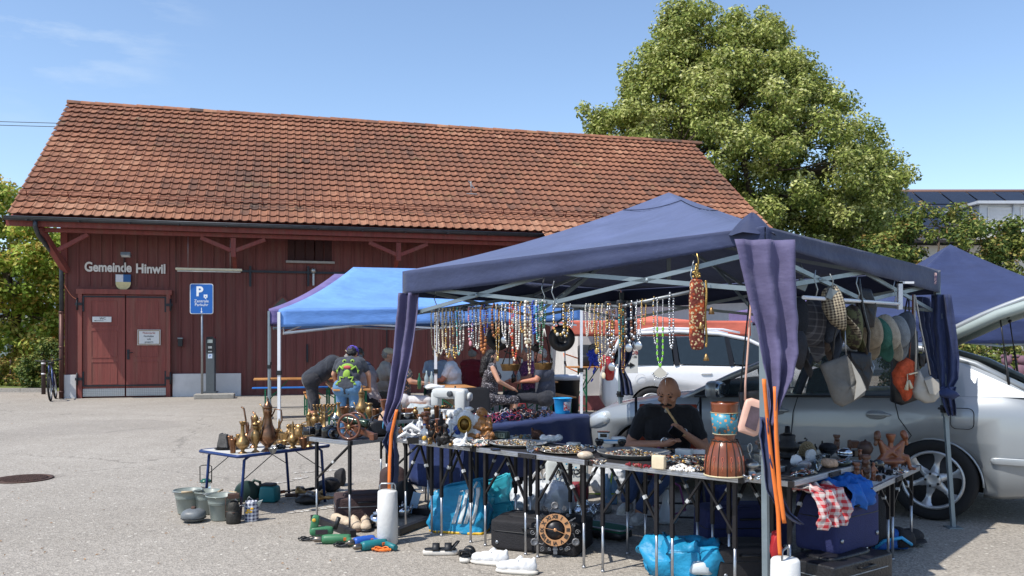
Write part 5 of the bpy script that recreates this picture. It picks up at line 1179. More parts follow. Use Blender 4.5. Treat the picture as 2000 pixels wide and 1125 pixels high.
person('white-haired man in a white shirt and sunglasses at a beer table',gp(886,14.6),face_dir(-1,.15),dict(hd=(0,.06,1.26)),sk3,ck('white',(216,218,222)),ck('khaki',(176,156,128)),hair=(mat('white_hair',(176,174,170),.8,var=.2,sc=60,bump=.6,bsc=150),'short'),legs='short',extra=glasses,build=1.05)
person('guest in a pale blue shirt across from the white-haired man',gp(852,16.0),face_dir(.3,-1),dict(),sk2,ck('paleblue',(168,184,206)),ck('dark',(0,0,0)),hair=(grey_h,'short'))
person('guest in a red sleeveless top and red cap seen from behind',gp(921,15.8),face_dir(.25,1),dict(),sk3,ck('redtop',(120,28,40)),ck('dark',(0,0,0)),hair=(grey_h,'short'),hat=(ck('redcap',(150,30,34)),'cap'),sleeve='none',build=1.1)
person('black-haired woman in a spotted dress sitting at a beer table',gp(955,14.2),face_dir(1,.1),dict(hd=(0,.05,1.23),an=((-.1,.34,.09),(.1,.38,.09)),ha=((-.12,.36,.72),(.12,.36,.72))),sk2,pattern(ck('dress',(52,48,54)),'dots',(170,165,170),45,frac=.3),pattern(ck('dress',(0,0,0)),'dots',(170,165,170),45,frac=.3)if 0 else ck('dress',(0,0,0)),hair=(blk_h,'long'),sleeve='none',legs='short',female=True,build=.9)
person('man in a dark shirt and shorts with bare legs facing the black-haired woman',gp(1066,14.7),face_dir(-1,.1),dict(an=((-.13,.6,.12),(.13,.62,.12))),sk3,ck('slate',(58,62,76)),ck('dark',(0,0,0)),hair=(grey_h,'short'),legs='short',build=1.15)
person('guest in a purple patterned top beside the man in the dark shirt',gp(1037,15.6),face_dir(-.8,-.3),dict(),sk3,pattern(ck('plumtop',(96,50,96)),'dots',(170,90,140),30,frac=.35),ck('dark',(0,0,0)),hair=(grey_h,'short'))
# ---- the seller: seated, water pipe in mouth, phone in hand ----
tshirt=ck('seller',(24,24,30));jean=ck('sellerjeans',(44,62,98))
def seller_x(t,Mh,g):
 q=MB();q.M=Mh;mo=mat('moustache',(30,24,22),.8,var=.3,sc=80)
 q.cap((-.034,.092,-.046),(0,.1,-.036),.008,.011,8);q.cap((.034,.092,-.046),(0,.1,-.036),.008,.011,8);obj('moustache',q,mo,t)
 q=MB();q.M=Mh;q.sb((0,.078,-.092),(.016,.014,.022),wr=.004,wf=60);obj('goatee',q,mat('goatee_grey',(170,165,160),.9),t)
 q=MB();q.M=Mh
 for s in(-1,1):q.cap((s*.02,.09,.034),(s*.046,.078,.034),.004,.003,6)
 obj('eyebrow',q,mo,t)
# mouthpiece + hose
 m0=Mh@V((0,.105,-.058));hR=g['has'][0];hl_=hR+(m0-hR)*-.15
 q=MB();n=14;q.tube([m0.lerp(hl_,i/n)for i in range(n+1)],[.008+.0025*(i%2)for i in range(n+1)],8);obj_=obj('mouthpiece',q,mat('carved_horn',(190,156,110),.5,var=.15,sc=60),None)
 for o_ in(obj_,):o_.matrix_world=Matrix.Translation(t.location)@Matrix.Rotation(t.rotation_euler.z,4,'Z');tag(o_,'carved bone-coloured pipe mouthpiece held to the seller\'s lips','mouthpiece')
 q=MB();c=(g['has'][0]+g['has'][1])/2+V((-.0,.09,.05));q.box((0,0,0),(.075,.012,.15));o_=single('phone',q,mat('phone_black',(18,18,20),.2),'black smartphone in the seated seller\'s hands','phone',bev=.006)
 o_.matrix_world=Matrix.Translation(t.location)@Matrix.Rotation(t.rotation_euler.z,4,'Z')@Matrix.Translation(c)@Euler((-.7,.9,0)).to_matrix().to_4x4()
 q=MB();hw=g['has'][1];d=(hw-V((.24,.2,.78))).normalized();q.tube([hw-d*.03+V((.031*cos(a)*.9,0,.031*sin(a)))for a in[2*PI*k/14 for k in range(14)]],.007,6,close=True);q.sb(hw-d*.03+V((0,.0,.033)),(.016,.016,.006));obj('wristwatch',q,chrome,t)
 q=MB();hw=g['has'][0];q.tube([hw+V((-.01+.031*cos(a),-.02,.031*sin(a)))for a in[2*PI*k/14 for k in range(14)]],.003,5,close=True);obj('bracelet',q,chrome,t)
SE=gp(1304,7.35)
person('bald seller in a black T-shirt and jeans smoking a water pipe in his chair',SE,face_dir(-.12,-1),dict(pel=(0,0,.46),che=(0,.03,.76),nek=(0,.07,.945),hd=(0,.12,1.055),shz=.875,hs=1.2,sh=.195,el=((-.3,.13,.6),(.33,.1,.61)),ha=((-.1,.3,.75),(.02,.34,.66)),kn=((-.02,.38,.5),(.24,.36,.5)),an=((.25,.46,.13),(.35,.42,.2)),look=(.3,1,-.42)),sk4,tshirt,jean,vox=.0065,build=1.08,shoes=mat('trainer_grey',(190,188,184),.8,var=.2,sc=40),group=None,extra=seller_x,hand='hold')
# his folding chair
t=thing('folding_chair','black folding chair with an orange-red back behind the bald seller','chair',SE+V((.02,.02,0)),face_dir(-.12,-1));oc=mat('chair_orange',(150,58,34),.7)
obj('seat',MB().box((0,.05,.4),(.5,.42,.03)),oc,t);obj('backrest',MB().box((.0,-.2,.72),(.5,.03,.44),rot=(.08,0,0)),oc,t,bev=.01)
for s in(-1,1):
 obj('leg',MB().tube([(s*.28,-.22,1.0),(s*.28,-.16,.4),(s*.28,.3,.0)],.012,8),legm,t);obj('leg',MB().tube([(s*.26,.26,.4),(s*.26,-.34,0)],.012,8),legm,t)
obj('stretcher',MB().tube([(-.28,.26,.04),(.28,.26,.04)],.009,6),legm,t);obj('stretcher',MB().tube([(-.26,-.3,.05),(.26,-.3,.05)],.009,6),legm,t)
# ================= GOODS ON THE TABLES =================
R=random.Random(21)
brass=mat('brass',(160,128,84),.38,.8,var=.25,sc=20,bump=.15,bsc=60,col2=(92,70,48),thr=(.46,.7));copper=mat('aged_copper',(134,98,74),.32,.9,var=.25,sc=18,bump=.15,bsc=60,col2=(74,58,48),thr=(.48,.72))
pewter=mat('pewter',(150,152,152),.3,.9,var=.2,sc=20,bump=.2,bsc=60);darkm=mat('blackened_metal',(40,38,38),.45,.6,var=.3,sc=20,bump=.3,bsc=60);porc=mat('white_porcelain',(222,222,222),.2,var=.04,coat=.5)
bluep=mat('blue_glaze',(44,74,150),.25,coat=.5);gold=mat('gold_paint',(190,150,70),.3,.8,var=.2,sc=30);woodd=mat('dark_carved_wood',(92,58,38),.4,var=.3,sc=16,bump=.25,bsc=50,coat=.2);woodo=mat('orange_wood',(122,70,42),.35,var=.25,sc=14,bump=.2,bsc=40,coat=.3)
blackg=mat('black_gloss',(20,20,22),.15,var=.05,coat=.5);crystal=mat('clear_glass',(225,232,232),.02,trans=.95,var=0,ior=1.45);tan=mat('tan_resin',(170,116,64),.35,var=.25,sc=14,bump=.35,bsc=30,coat=.3,col2=(98,62,36),thr=(.48,.68))
def at(px,py,h):p=G(px,py,h);return p,S(p.y)
def pr(*pts):return[(a/100,b/100)for a,b in pts]
def scale_prof(pf,H,W_):mz=max(z for _,z in pf);mr_=max(r for r,_ in pf);return[(r/mr_*W_/2,z/mz*H)for r,z in pf]
def ewer(label,px,py,h,Hpx,Wpx,pf,m,spout=None,handle=None,lid=None,cat='ewer',name='brass_ewer',rz=0,flute=0,group='brass and copper ware'):
 """spout/handle: lists of (x, z) as fraction of height/width; lid profile"""
 p,s=at(px,py,h);H,W_=Hpx/s,Wpx/s;t=thing(name,label,cat,p,rz,group)
 obj('vessel',MB().lathe(scale_prof(pf,H,W_),28,flute=flute,fl_n=14),m,t)
 if spout:obj('spout',MB().tube([(x*W_,0,z*H)for x,z,r in spout],[r*W_ for x,z,r in spout],8),m,t)
 if handle:obj('handle',MB().tube([(x*W_,0,z*H)for x,z in handle],.045*W_ if W_>.05 else .0035,7),m,t)
 if lid:obj('lid',MB().lathe([(r*W_,z*H)for r,z in lid],20),m,t)
 return t
PF_vase=pr((0,0),(11,0),(10,1.5),(4.5,4),(4,7),(9,11),(15,17),(16,22),(14,28),(8,35),(5,44),(4.2,55),(4.6,62),(7,68),(9,71),(7.5,70),(4,60))
PF_ewer=pr((0,0),(12,0),(11,2),(6,6),(5,9),(10,14),(16,22),(17,30),(14,40),(9,52),(7,64),(7,74),(8.5,78),(8,80),(8,82),(7.5,84),(0,85))
PF_urn=pr((0,0),(9,0),(8,2),(3,6),(2.6,12),(5,18),(9,28),(11,40),(9,50),(4,56),(5,60),(8,63),(6,68),(0,70))
PF_cup=pr((0,0),(6.5,0),(7,1),(9,20),(9.5,21),(8.5,20),(6,2),(0,1.6))
PF_bowl=pr((0,0),(6,0),(6,1),(10,4),(13,9),(13.5,10),(12.5,9.5),(9,5),(0,2))
PF_mortar=pr((0,0),(8,0),(8,2),(5,5),(5,7),(8,12),(10,22),(12,24),(10.5,23),(7,12),(0,8))
PF_bottle=pr((0,0),(10,0),(9,3),(5,6),(8,10),(13,18),(14,26),(10,34),(5,40),(4,60),(4.6,64),(3,68),(2,74),(0,80))
h1=.53
p,s=at(452,877,h1);single('oval_tray',MB().lathe([(0,.004),(.13,.004),(.15,.012),(.152,.014),(.13,.009),(0,.009)],32,sq=.55),darkm,'dark oval pewter tray at the left end of the low brass table','tray',p,.4)
p,s=at(433,878,h1);q=MB();q.prism([(-.055,0),(.06,0),(.055,.05),(.045,.09),(.05,.125),(.03,.12),(.022,.13),(.005,.118),(-.01,.135),(-.03,.122),(-.038,.08),(-.05,.04)][::-1],.035);single('slate_relief',q,mat('grey_stone',(84,82,80),.8,var=.3,sc=24,bump=.8,bsc=40),'upright broken grey stone relief at the left end of the low table','stone relief',p+V((0,.03,.012)),-.3,bev=.006)
ewer('smooth copper tumbler beside the oval tray',455,885,h1,28,14,PF_cup,copper,cat='cup',name='copper_tumbler');ewer('second copper tumbler behind the first one',449,877,h1,26,13,PF_cup,copper,cat='cup',name='copper_tumbler');ewer('shallow brass cup left of the jagged vase',463,868,h1,14,15,PF_cup,brass,cat='cup',name='brass_cup')
ewer('brass vase with a flared jagged rim at the front of the low table',474,885,h1,62,27,PF_vase,brass,cat='vase',name='brass_vase')
ewer('dark copper ewer with a long thin curved spout',496,874,h1,62,26,PF_ewer,copper,spout=[(-.3,.3,.12),(-.55,.5,.09),(-.62,.9,.07),(-.75,1.22,.07),(-.95,1.28,.06)],handle=[(.2,.82),(.5,.95),(.6,.7),(.45,.4),(.3,.3)])
ewer('slim brass urn with an ornate pointed lid',499,883,h1,54,20,PF_urn,brass,handle=[(.15,.8),(.55,.95),(.6,.7),(.42,.5)],lid=[(.42,.99),(.36,1.04),(.12,1.08),(.2,1.15),(.3,1.22),(.2,1.3),(.06,1.36),(0,1.48)],spout=[(.2,.75,.08),(.55,.95,.06),(.85,1.3,.06),(.7,1.62,.05),(.4,1.75,.05)],name='brass_urn',cat='urn')
ewer('tallest fluted copper ewer with a domed finial lid on the low table',523,881,h1,84,35,PF_ewer,copper,spout=[(-.3,.28,.1),(-.6,.42,.08),(-.7,.6,.06),(-.62,.8,.05),(-.85,.92,.045)],handle=[(.22,.8),(.42,.98),(.75,.95),(.8,.72),(.6,.55),(.42,.35)],lid=[(.25,.99),(.27,1.02),(.2,1.08),(.1,1.14),(.05,1.17),(.07,1.2),(0,1.26)],flute=.05)
p,s=at(546,877,h1);q=MB();q.sb((0,0,.025),(.035,.025,.025),e=.7);q.sb((.04,-.005,.02),(.02,.018,.018));single('black_ornament',q,blackg,'small black ornament between the big copper ewer and the mortar','ornament',p)
t=ewer('brass mortar with a round-headed pestle',556,869,h1,24,25,PF_mortar,brass,cat='mortar',name='brass_mortar');q=MB();q.tube([(.01,0,.06),(.03,0,.16)],.007,8);q.sb((.033,0,.17),.019);obj('pestle',q,brass,t)
ewer('low brass bowl at the middle of the low table',551,874,h1,14,24,PF_bowl,brass,cat='bowl',name='brass_bowl')
ewer('slim brass bottle with a long neck',572,875,h1,54,21,PF_bottle,brass,cat='bottle',name='brass_bottle',handle=[(.15,.62),(-.45,.5),(-.6,.35),(-.3,.3)])
ewer('round polished brass pitcher',585,869,h1,40,26,pr((0,0),(9,0),(8,3),(6,5),(12,12),(14,20),(11,28),(8,32),(10,37),(9,36),(7,31),(0,30)),brass,cat='pitcher',name='brass_pitcher',handle=[(.35,.9),(.7,.85),(.75,.55),(.42,.3)])
ewer('brass ewer with a looped handle at the right end of the low table',604,873,h1,62,24,PF_ewer,brass,handle=[(-.2,.8),(-.6,.75),(-.8,.55),(-.65,.35),(-.42,.3)],lid=[(.25,.98),(.2,1.04),(.05,1.1),(0,1.16)],cat='ewer')
# table A
h2=.72
def camera(label,px,py,rz,band):
 p,s=at(px,py,h2);t=thing('camera',label,'camera',p,rz,'black film cameras');obj('camera_body',MB().sb((0,0,.045),(.07,.032,.045),e=.35).sb((0,0,.09),(.026,.026,.014),e=.5),blackg,t)
 q=MB();q.M=Matrix.Translation((0,-.03,.042))@Matrix.Rotation(PI/2,4,'X');q.lathe([(.034,-.0),(.034,.03),(.037,.032),(.037,.06),(.033,.062),(.033,.09),(.028,.092),(.02,.082),(0,.08)],24);l_=obj('lens_barrel',q,blackg,t)
 q=MB();q.M=Matrix.Translation((0,-.03,.042))@Matrix.Rotation(PI/2,4,'X');q.lathe([(.0375,.04),(.0378,.044)],24);obj('focus_ring',q,band,l_);return t
camera('black camera with a long lens at the left end of the cannon table',621,851,-1.2,mat('ring_grey',(120,120,124),.4));camera('black camera with a blue lens ring beside the cannon',645,855,.5,mat('ring_blue',(40,110,190),.4))
# menorah
p,s=at(634,838,h2);t=thing('candelabra','seven-armed brass candelabra behind the cameras','candelabra',p,.5,'brass and copper ware');q=MB();q.lathe([(.045,0),(.04,.008),(.012,.02),(.01,.1),(.014,.105),(.008,.11),(.008,.2),(.016,.212),(.016,.22),(0,.22)],18);obj('stem',q,brass,t)
for r in(.035,.065,.095):
 q=MB();q.tube([(r*cos(a),0,.2+r*sin(a))for a in[PI+PI*k/16 for k in range(17)]],.0055,6)
 for sg_ in(-1,1):q.lathe([(.004,.2),(.014,.212),(.014,.22),(0,.22)],12,c=(sg_*r,0,0))
 obj('arm',q,brass,t)
p,s=at(655,842,h2);t=thing('silver_lantern','small pewter filigree lantern behind the cannon wheel','lantern',p,.3);q=MB();q.lathe([(.045,0),(.05,.01),(.035,.02),(.03,.03)],16);q.lathe([(.035,.1),(.045,.105),(.02,.13),(.008,.15),(0,.16)],16);obj('lantern_frame',q,pewter,t)
q=MB()
for k in range(8):a=k*PI/4;q.tube([(.034*cos(a),.034*sin(a),.025),(.038*cos(a),.038*sin(a),.06),(.034*cos(a),.034*sin(a),.103)],.004,5)
obj('lantern_bars',q,pewter,t)
# cannon
p,s=at(690,858,h2);wdm=mat('cannon_wood',(104,62,42),.4,var=.2,sc=20,coat=.3);t=thing('cannon_model','wooden model cannon with two big spoked wheels','model cannon',p,rad(-18))
for y,x in((-.07,.0),(.1,-.03)):
 w_=obj('wheel',MB().lathe([(.0,-.01),(.016,-.012),(.018,0),(.016,.012),(0,.012)],14),brass,t);w_.location=(x,y,.105);w_.rotation_euler=(PI/2,0,0)
 q=MB();q.tube([(.095*cos(a),.095*sin(a),0)for a in[2*PI*k/32 for k in range(32)]],.0105,8,close=True)
 for k in range(8):a=2*PI*k/8+.2;q.tube([(.012*cos(a),.012*sin(a),0),(.05*cos(a),.05*sin(a),0),(.09*cos(a),.09*sin(a),0)],[.005,.0065,.005],6)
 obj('spokes_and_rim',q,wdm,w_)
obj('axle',MB().bar((0,-.07,.105),(-.03,.1,.105),.02),wdm,t)
obj('carriage',MB().bar((-.02,-.02,.1),(.18,.0,.03),.03,.045).bar((-.04,.04,.1),(.16,.03,.03),.03,.045).box((.17,.015,.025),(.04,.07,.05)),wdm,t,bev=.004)
q=MB();q.M=Matrix.Translation((.03,.01,.14))@Matrix.Rotation(rad(-80),4,'Y');q.lathe([(0,-.1),(.03,-.1),(.034,-.08),(.034,-.06),(.03,-.03),(.028,.06),(.03,.08),(.026,.12),(.03,.13),(.018,.135),(0,.1)],20);obj('barrel',q,mat('barrel_green',(38,58,44),.2,.3,coat=.5),t)
ewer('tall brass coffee pot behind the cannon wheel',706,812,h2,44,24,PF_ewer,brass,handle=[(.22,.6),(.7,.5),(.75,.25),(.35,.1)],spout=[(-.2,.3,.08),(-.5,.45,.06),(-.62,.6,.05)],lid=[(.27,.98),(.22,1.08),(.08,1.2),(.04,1.26),(.07,1.3),(0,1.4)],cat='pot')
def softbag(name,label,loc,size,m,rz=0,cat='bag',e=.45,wr=.02,wf=7,group=None,seed=0,parts=None,tilt=None,vox=None):
 t=thing(name,label,cat,loc,rz,group,tilt=tilt);q=MB();q.sb((0,0,size[2]/2),(size[0]/2,size[1]/2,size[2]/2),e=e,nu=40,nv=26,wr=wr,wf=wf,seed=seed);q.M=Matrix();obj('bag_body',q,m,t);
 if parts:parts(t)
 return t
lea=mat('black_leather',(30,30,34),.4,var=.15,sc=30,bump=.4,bsc=70)
def hb(t):
 q=MB();q.tube([(-.05,0,.1),(-.04,0,.16),(.02,0,.18),(.06,0,.12)],.008,8);obj('handle',q,lea,t);q=MB();q.tube([(.03,-.055,.02),(.02,-.06,.08),(.03,-.05,.13)],.004,6);obj('blue_piping',q,mat('pipe_blue',(70,150,190),.5),t)
p,s=at(738,852,h2);softbag('black_handbag','black leather bag with blue piping at the right of the cannon',p,(.17,.11,.13),lea,.5,parts=hb);p2,s=at(722,846,h2);softbag('black_handbag','quilted black bag squeezed behind the cannon carriage',p2,(.15,.1,.11),lea,.2,seed=4)
p,s=at(752,838,h2);q=MB();q.sb((0,0,.08),(.05,.04,.08),e=.7,wr=.02,wf=12);single('straw_slipper',q,mat('slipper_tan',(196,160,130),.7),'pale striped slipper standing between the black bags','slipper',p)
ewer('orange-brown ceramic jug half behind the left curtain',752,808,h2,28,22,PF_mortar,woodo,cat='jug',name='ceramic_jug')
# second row table K: sewing machine + brass
def K(px,py):return at(px,py,.72)
p,s=K(898,829);mw_=mat('machine_white',(196,198,196),.35,var=.03,coat=.3)
p=V((-.62,8.62,.72));t=thing('sewing_machine','white electric sewing machine with a round hand wheel on the second-row table','sewing machine',p,rad(160));obj('machine_base',MB().sb((0,0,.045),(.2,.09,.045),e=.3),mw_,t);obj('machine_column',MB().sb((-.13,0,.17),(.06,.07,.13),e=.4),mw_,t);obj('machine_arm',MB().sb((0,0,.25),(.19,.065,.055),e=.45),mw_,t);obj('needle_head',MB().sb((.15,0,.19),(.045,.055,.08),e=.4),mw_,t)
q=MB();q.M=Matrix.Translation((-.03,.075,.25))@Matrix.Rotation(-PI/2,4,'X');q.lathe([(.03,-.02),(.03,.01),(.02,.014),(0,.014)],20);obj('dial',q,mat('dial_dark',(70,74,78),.3),t);q=MB();q.M=Matrix.Translation((-.2,0,.22))@Matrix.Rotation(-PI/2,4,'Y');q.lathe([(.04,-.0),(.045,.012),(.04,.03),(0,.034)],24);obj('hand_wheel',q,mw_,t)
softbag('wrapped_bundle','grey bundle wrapped in clear plastic at the back of the second-row table',V((-.93,8.7,.72)),(.26,.16,.13),mat('plastic_wrap',(170,176,176),.3,var=.15,sc=14,bump=.5,bsc=30),.1,'bundle',wr=.03,wf=14)
for i,(x,y,H,W_,pf,m_,lb)in enumerate(((-1.2,8.48,.09,.05,PF_cup,brass,'small brass beaker at the left end of the second-row table'),(-1.12,8.62,.14,.08,PF_ewer,copper,'copper jug at the left end of the second-row table'),(-1.04,8.5,.06,.14,PF_bowl,pewter,'pewter bowl on the second-row table'),(-.96,8.55,.12,.06,PF_urn,brass,'little brass urn in front of the wrapped bundle'),(-.84,8.52,.11,.09,PF_mortar,brass,'brass goblet with a wide rim on the second-row table'),(-.75,8.56,.13,.06,PF_cup,copper,'tall copper beaker left of the sewing machine'),(-.9,8.48,.05,.12,PF_bowl,copper,'shallow copper bowl at the front of the second-row table'),(-1.1,8.46,.05,.1,PF_bowl,darkm,'dark lidded bowl at the front of the second-row table'),(-.68,8.58,.07,.08,PF_cup,brass,'squat brass pot under the sewing machine arm'))):
 single('metal_vessel',MB().lathe(scale_prof(pf,H,W_),20),m_,lb,'vessel',(x,y,.722),group='brass and copper ware')
p=V((-1.0,8.66,.722));single('wooden_box',MB().box((0,0,.05),(.16,.08,.1)),woodo,'plain orange wooden box behind the brass goblets','box',p,.3,bev=.004)
# table B figurines
def fig(name,label,px,py,Hpx,prims,m,cat='figurine',rz=0,vox=.004,wr=.0,group='figurines',parts=None,h=.72,wf=60):
 """prims in units where total height = 1: ('s',c,r) or ('c',a,b,ra,rb)"""
 p,s=at(px,py,h);H=Hpx/s;q=MB();q.M=Matrix.Scale(H,4)
 for a in prims:
  if a[0]=='s':q.sb(a[1],a[2],e=(a[3]if len(a)>3 else 1),nu=16,nv=12)
  else:q.cap(*a[1:],n=10)
 if parts:t=thing(name,label,cat,p,rz,group);o=blob('body',q,max(vox,H/70),m,t,smooth=1,wr=wr,wf=wf);parts(t,H);return t
 o=blob(name,q,max(vox,H/70),m,None,smooth=1,wr=wr,wf=wf);o.location=p;o.rotation_euler=(0,0,rz);return tag(o,label,cat,group)
dolphin=[('c',(-.6,0,.35),(-.1,0,.6),.1,.17),('c',(-.1,0,.6),(.5,0,.35),.17,.07),('c',(.5,0,.35),(.7,0,.2),.06,.03),('c',(-.6,0,.35),(-.82,0,.25),.06,.025),('c',(-.05,0,.7),(.05,0,.9),.06,.02),('c',(.68,-.12,.18),(.68,.12,.18),.03,.03),('s',(0,0,.08),(.3,.2,.08)),('c',(0,0,.08),(0,0,.5),.08,.08)]
fig('dolphin_figurine','leaping white dolphin figurine nearest the left curtain',794,862,26,dolphin,porc,rz=.4);fig('dolphin_figurine','higher white dolphin figurine behind the first dolphin',806,852,34,dolphin,porc,rz=-.5)
fig('swan_figurine','white swan figurine with a raised neck behind the dolphins',812,848,32,[('s',(0,0,.25),(.4,.22,.2)),('c',(.25,0,.3),(.4,0,.7),.1,.06),('c',(.4,0,.7),(.3,0,.95),.06,.07),('c',(.3,0,.95),(.15,0,.88),.06,.02)],porc,rz=.2)
p,s=at(806,866,.72);single('black_plinth',MB().box((0,0,.025),(.085,.06,.05)),blackg,'small black plinth at the front edge of the figurine table','plinth',p,.3,bev=.004)
stand_f=[('c',(0,0,.05),(0,0,.45),.16,.11),('c',(0,0,.45),(0,0,.72),.13,.1),('s',(0,0,.89),(.08,.085,.105)),('c',(-.12,0,.7),(-.2,-.08,.45),.05,.04),('c',(.12,0,.7),(.17,-.14,.5),.05,.04),('s',(0,0,.03),(.22,.18,.04))]
def boyp(t,H):q=MB();q.M=Matrix.Scale(H,4);q.sb((0,-.02,.97),(.1,.1,.05));obj('hat',q,bluep,t);q=MB();q.M=Matrix.Scale(H,4);q.sb((.0,-.1,.28),(.14,.12,.14));obj('apron',q,mat('yellow_glaze',(206,160,60),.3,coat=.4),t)
fig('boy_figurine','porcelain boy figurine in blue and yellow on a wooden foot',829,866,38,stand_f,porc,parts=boyp)
fig('cat_figurine','dark grey sitting cat figurine behind the porcelain boy',845,858,42,[('s',(0,0,.25),(.22,.25,.27)),('c',(0,0,.3),(0,-.08,.6),.17,.12),('s',(0,-.1,.78),(.14,.15,.13)),('c',(-.09,-.1,.86),(-.11,-.1,.99),.05,.01),('c',(.09,-.1,.86),(.11,-.1,.99),.05,.01)],darkm)
p,s=at(852,846,.72);t=thing('wall_clock','round clock face with a blue and white rim standing behind the cat figurine','clock',p+V((0,.0,.05)),0,tilt=(PI/2,0,0));obj('dial_plate',MB().lathe([(0,0),(.058,0),(.058,.008),(0,.008)],28),porc,t);q=MB();q.tube([(.054*cos(a),.054*sin(a),.008)for a in[2*PI*k/28 for k in range(28)]],.006,6,close=True);obj('blue_rim',q,bluep,t);q=MB();q.bar((0,0,.011),(.03,.02,.011),.004);q.bar((0,0,.011),(-.01,.038,.011),.003);obj('clock_hands',q,blkp,t)
p,s=at(858,850,.72);single('wooden_block',MB().box((0,0,.065),(.09,.06,.13)),woodo,'orange wooden block standing behind the dark figurines','block',p+V((0,.06,0)),.2,bev=.004)
q=MB();Hf=.16
for a in([(0,0,.0),(-.02,0,.05),(0,0,.09),(0,0,.125)],[(0,0,.09),(.03,0,.06),(.03,0,0)],[(0,0,.12),(-.04,0,.1),(-.05,0,.14)],[(0,0,.12),(.04,0,.13),(.03,0,.09)]):q.tube(a,.006,7)
q.sb((0,0,.14),.015);p,s=at(851,866,.72);single('dancer_figurine',q,copper,'thin dancing figure of copper wire at the table front','figurine',p,.2,group='figurines')
fig('statue','slender dark carved statue behind the wire dancer',862,860,52,[('c',(0,0,0),(0,0,.5),.1,.08),('c',(0,0,.5),(0,0,.8),.09,.07),('s',(0,0,.9),(.07,.07,.1)),('c',(-.1,0,.74),(-.1,-.05,.45),.04,.03),('c',(.1,0,.74),(.12,-.05,.45),.04,.03),('s',(0,0,.02),(.17,.12,.03))],darkm,wr=.003)
ewer('white porcelain vase with a long flared neck among the figurines',868,846,.72,46,24,PF_vase,porc,cat='vase',name='porcelain_vase',group=None)
fig('cast_ornament','ornate blackened metal casting with brass touches at the table front',874,869,46,[('s',(-.15,0,.2),(.22,.12,.2)),('s',(.25,0,.18),(.2,.1,.16)),('c',(0,0,.2),(-.1,0,.7),.12,.07),('s',(-.08,0,.8),(.14,.08,.12)),('c',(.1,0,.3),(.35,0,.65),.06,.03),('c',(-.2,0,.4),(-.35,0,.6),.05,.02)],darkm,cat='ornament',wr=.006,wf=45)
p,s=at(880,872,.72);single('brass_bead',MB().sb((0,0,.012),(.016,.014,.014)).sb((.02,.01,.03),(.012,.01,.014)),brass,'pair of small brass beads under the blackened casting','ornament',p)
def coup(t,H):q=MB();q.M=Matrix.Scale(H,4);q.sb((.15,-.05,.3),(.13,.12,.22));q.sb((-.15,-.08,.25),(.1,.08,.15));obj('blue_dress',q,bluep,t);q=MB();q.M=Matrix.Scale(H,4);q.sb((0,0,.02),(.32,.2,.03));obj('foot',q,porc,t)
fig('porcelain_couple','blue and white porcelain couple figurine',884,858,60,[('c',(-.14,0,.05),(-.1,0,.6),.18,.1),('s',(-.1,-.02,.8),(.08,.08,.1)),('c',(.14,0,.05),(.1,0,.65),.16,.1),('s',(.1,-.02,.86),(.08,.08,.1)),('c',(-.15,0,.6),(.12,-.12,.5),.05,.04)],porc,parts=coup)
def medal(t,H):
 q=MB();q.M=Matrix.Translation((0,-.07,.5*H))@Matrix.Rotation(PI/2,4,'X');q.lathe([(0,-.0),(.04,0),(.04,.006),(0,.008)],28,sq=1.2);md=obj('clock_dial',q,mat('dark_gold',(120,92,48),.35,.8,var=.4,sc=60),t)
 q=MB()
 for k in range(26):a=2*PI*k/26;q.sb((.05*cos(a),-.074,.5*H+.062*sin(a)),.0085,nu=8,nv=6)
 q.tube([(.042*cos(a),-.078,.5*H+.051*sin(a))for a in[2*PI*k/26 for k in range(26)]],.005,6,close=True);obj('gold_frame',q,gold,md)
fig('rococo_clock','white porcelain rococo clock with a gilded oval medallion',910,858,62,[('s',(0,0,.5),(.36,.2,.42)),('s',(-.32,0,.2),(.16,.16,.2)),('s',(.34,0,.22),(.16,.14,.2)),('s',(-.2,0,.9),(.1,.1,.1)),('s',(.1,0,.96),(.16,.1,.07)),('s',(.34,0,.62),(.14,.12,.16)),('s',(0,0,.05),(.5,.26,.05),.4),('c',(-.3,0,.4),(-.38,0,.75),.08,.06)],porc,cat='clock',parts=medal,wr=.006,wf=30,rz=-.1)
fig('porcelain_lady','blue-trimmed porcelain lady behind the rococo clock',935,838,42,stand_f,porc,wr=.002)
# buddha
def bud(t,H):
 q=MB();q.M=Matrix.Scale(H,4)
 for s in(-1,1):q.sb((s*.055,-.2,.875),(.02,.012,.008),nu=8,nv=6)
 q.cap((-.035,-.205,.81),(.035,-.205,.81),.006,.006,6);obj('carved_face',q,mat('carved_line',(90,56,30),.5),t)
bsh=[('s',(0,0,.865),(.16,.15,.145)),('s',(0,-.06,.8),(.13,.1,.08)),('s',(-.165,.03,.83),(.03,.045,.085)),('s',(.165,.03,.83),(.03,.045,.085)),('c',(0,-.14,.88),(0,-.175,.83),.02,.035),('s',(0,0,.5),(.25,.2,.22)),('s',(0,-.08,.42),(.2,.18,.16)),('s',(0,-.06,.6),(.2,.13,.08)),('c',(-.25,.02,.62),(-.33,-.08,.4),.1,.08),('c',(-.33,-.08,.4),(-.1,-.24,.4),.07,.05),('c',(.25,.02,.62),(.33,-.08,.4),.1,.09),('c',(.33,-.08,.4),(.12,-.22,.34),.07,.05),('c',(-.15,-.05,.2),(-.42,-.16,.16),.13,.11),('c',(.15,-.05,.2),(.42,-.16,.16),.13,.11),('c',(-.42,-.16,.14),(-.05,-.3,.12),.1,.07),('c',(.42,-.16,.14),(.05,-.26,.1),.1,.07),('s',(0,0,.05),(.52,.34,.06),.6),('s',(.02,-.34,.15),(.06,.04,.08))]
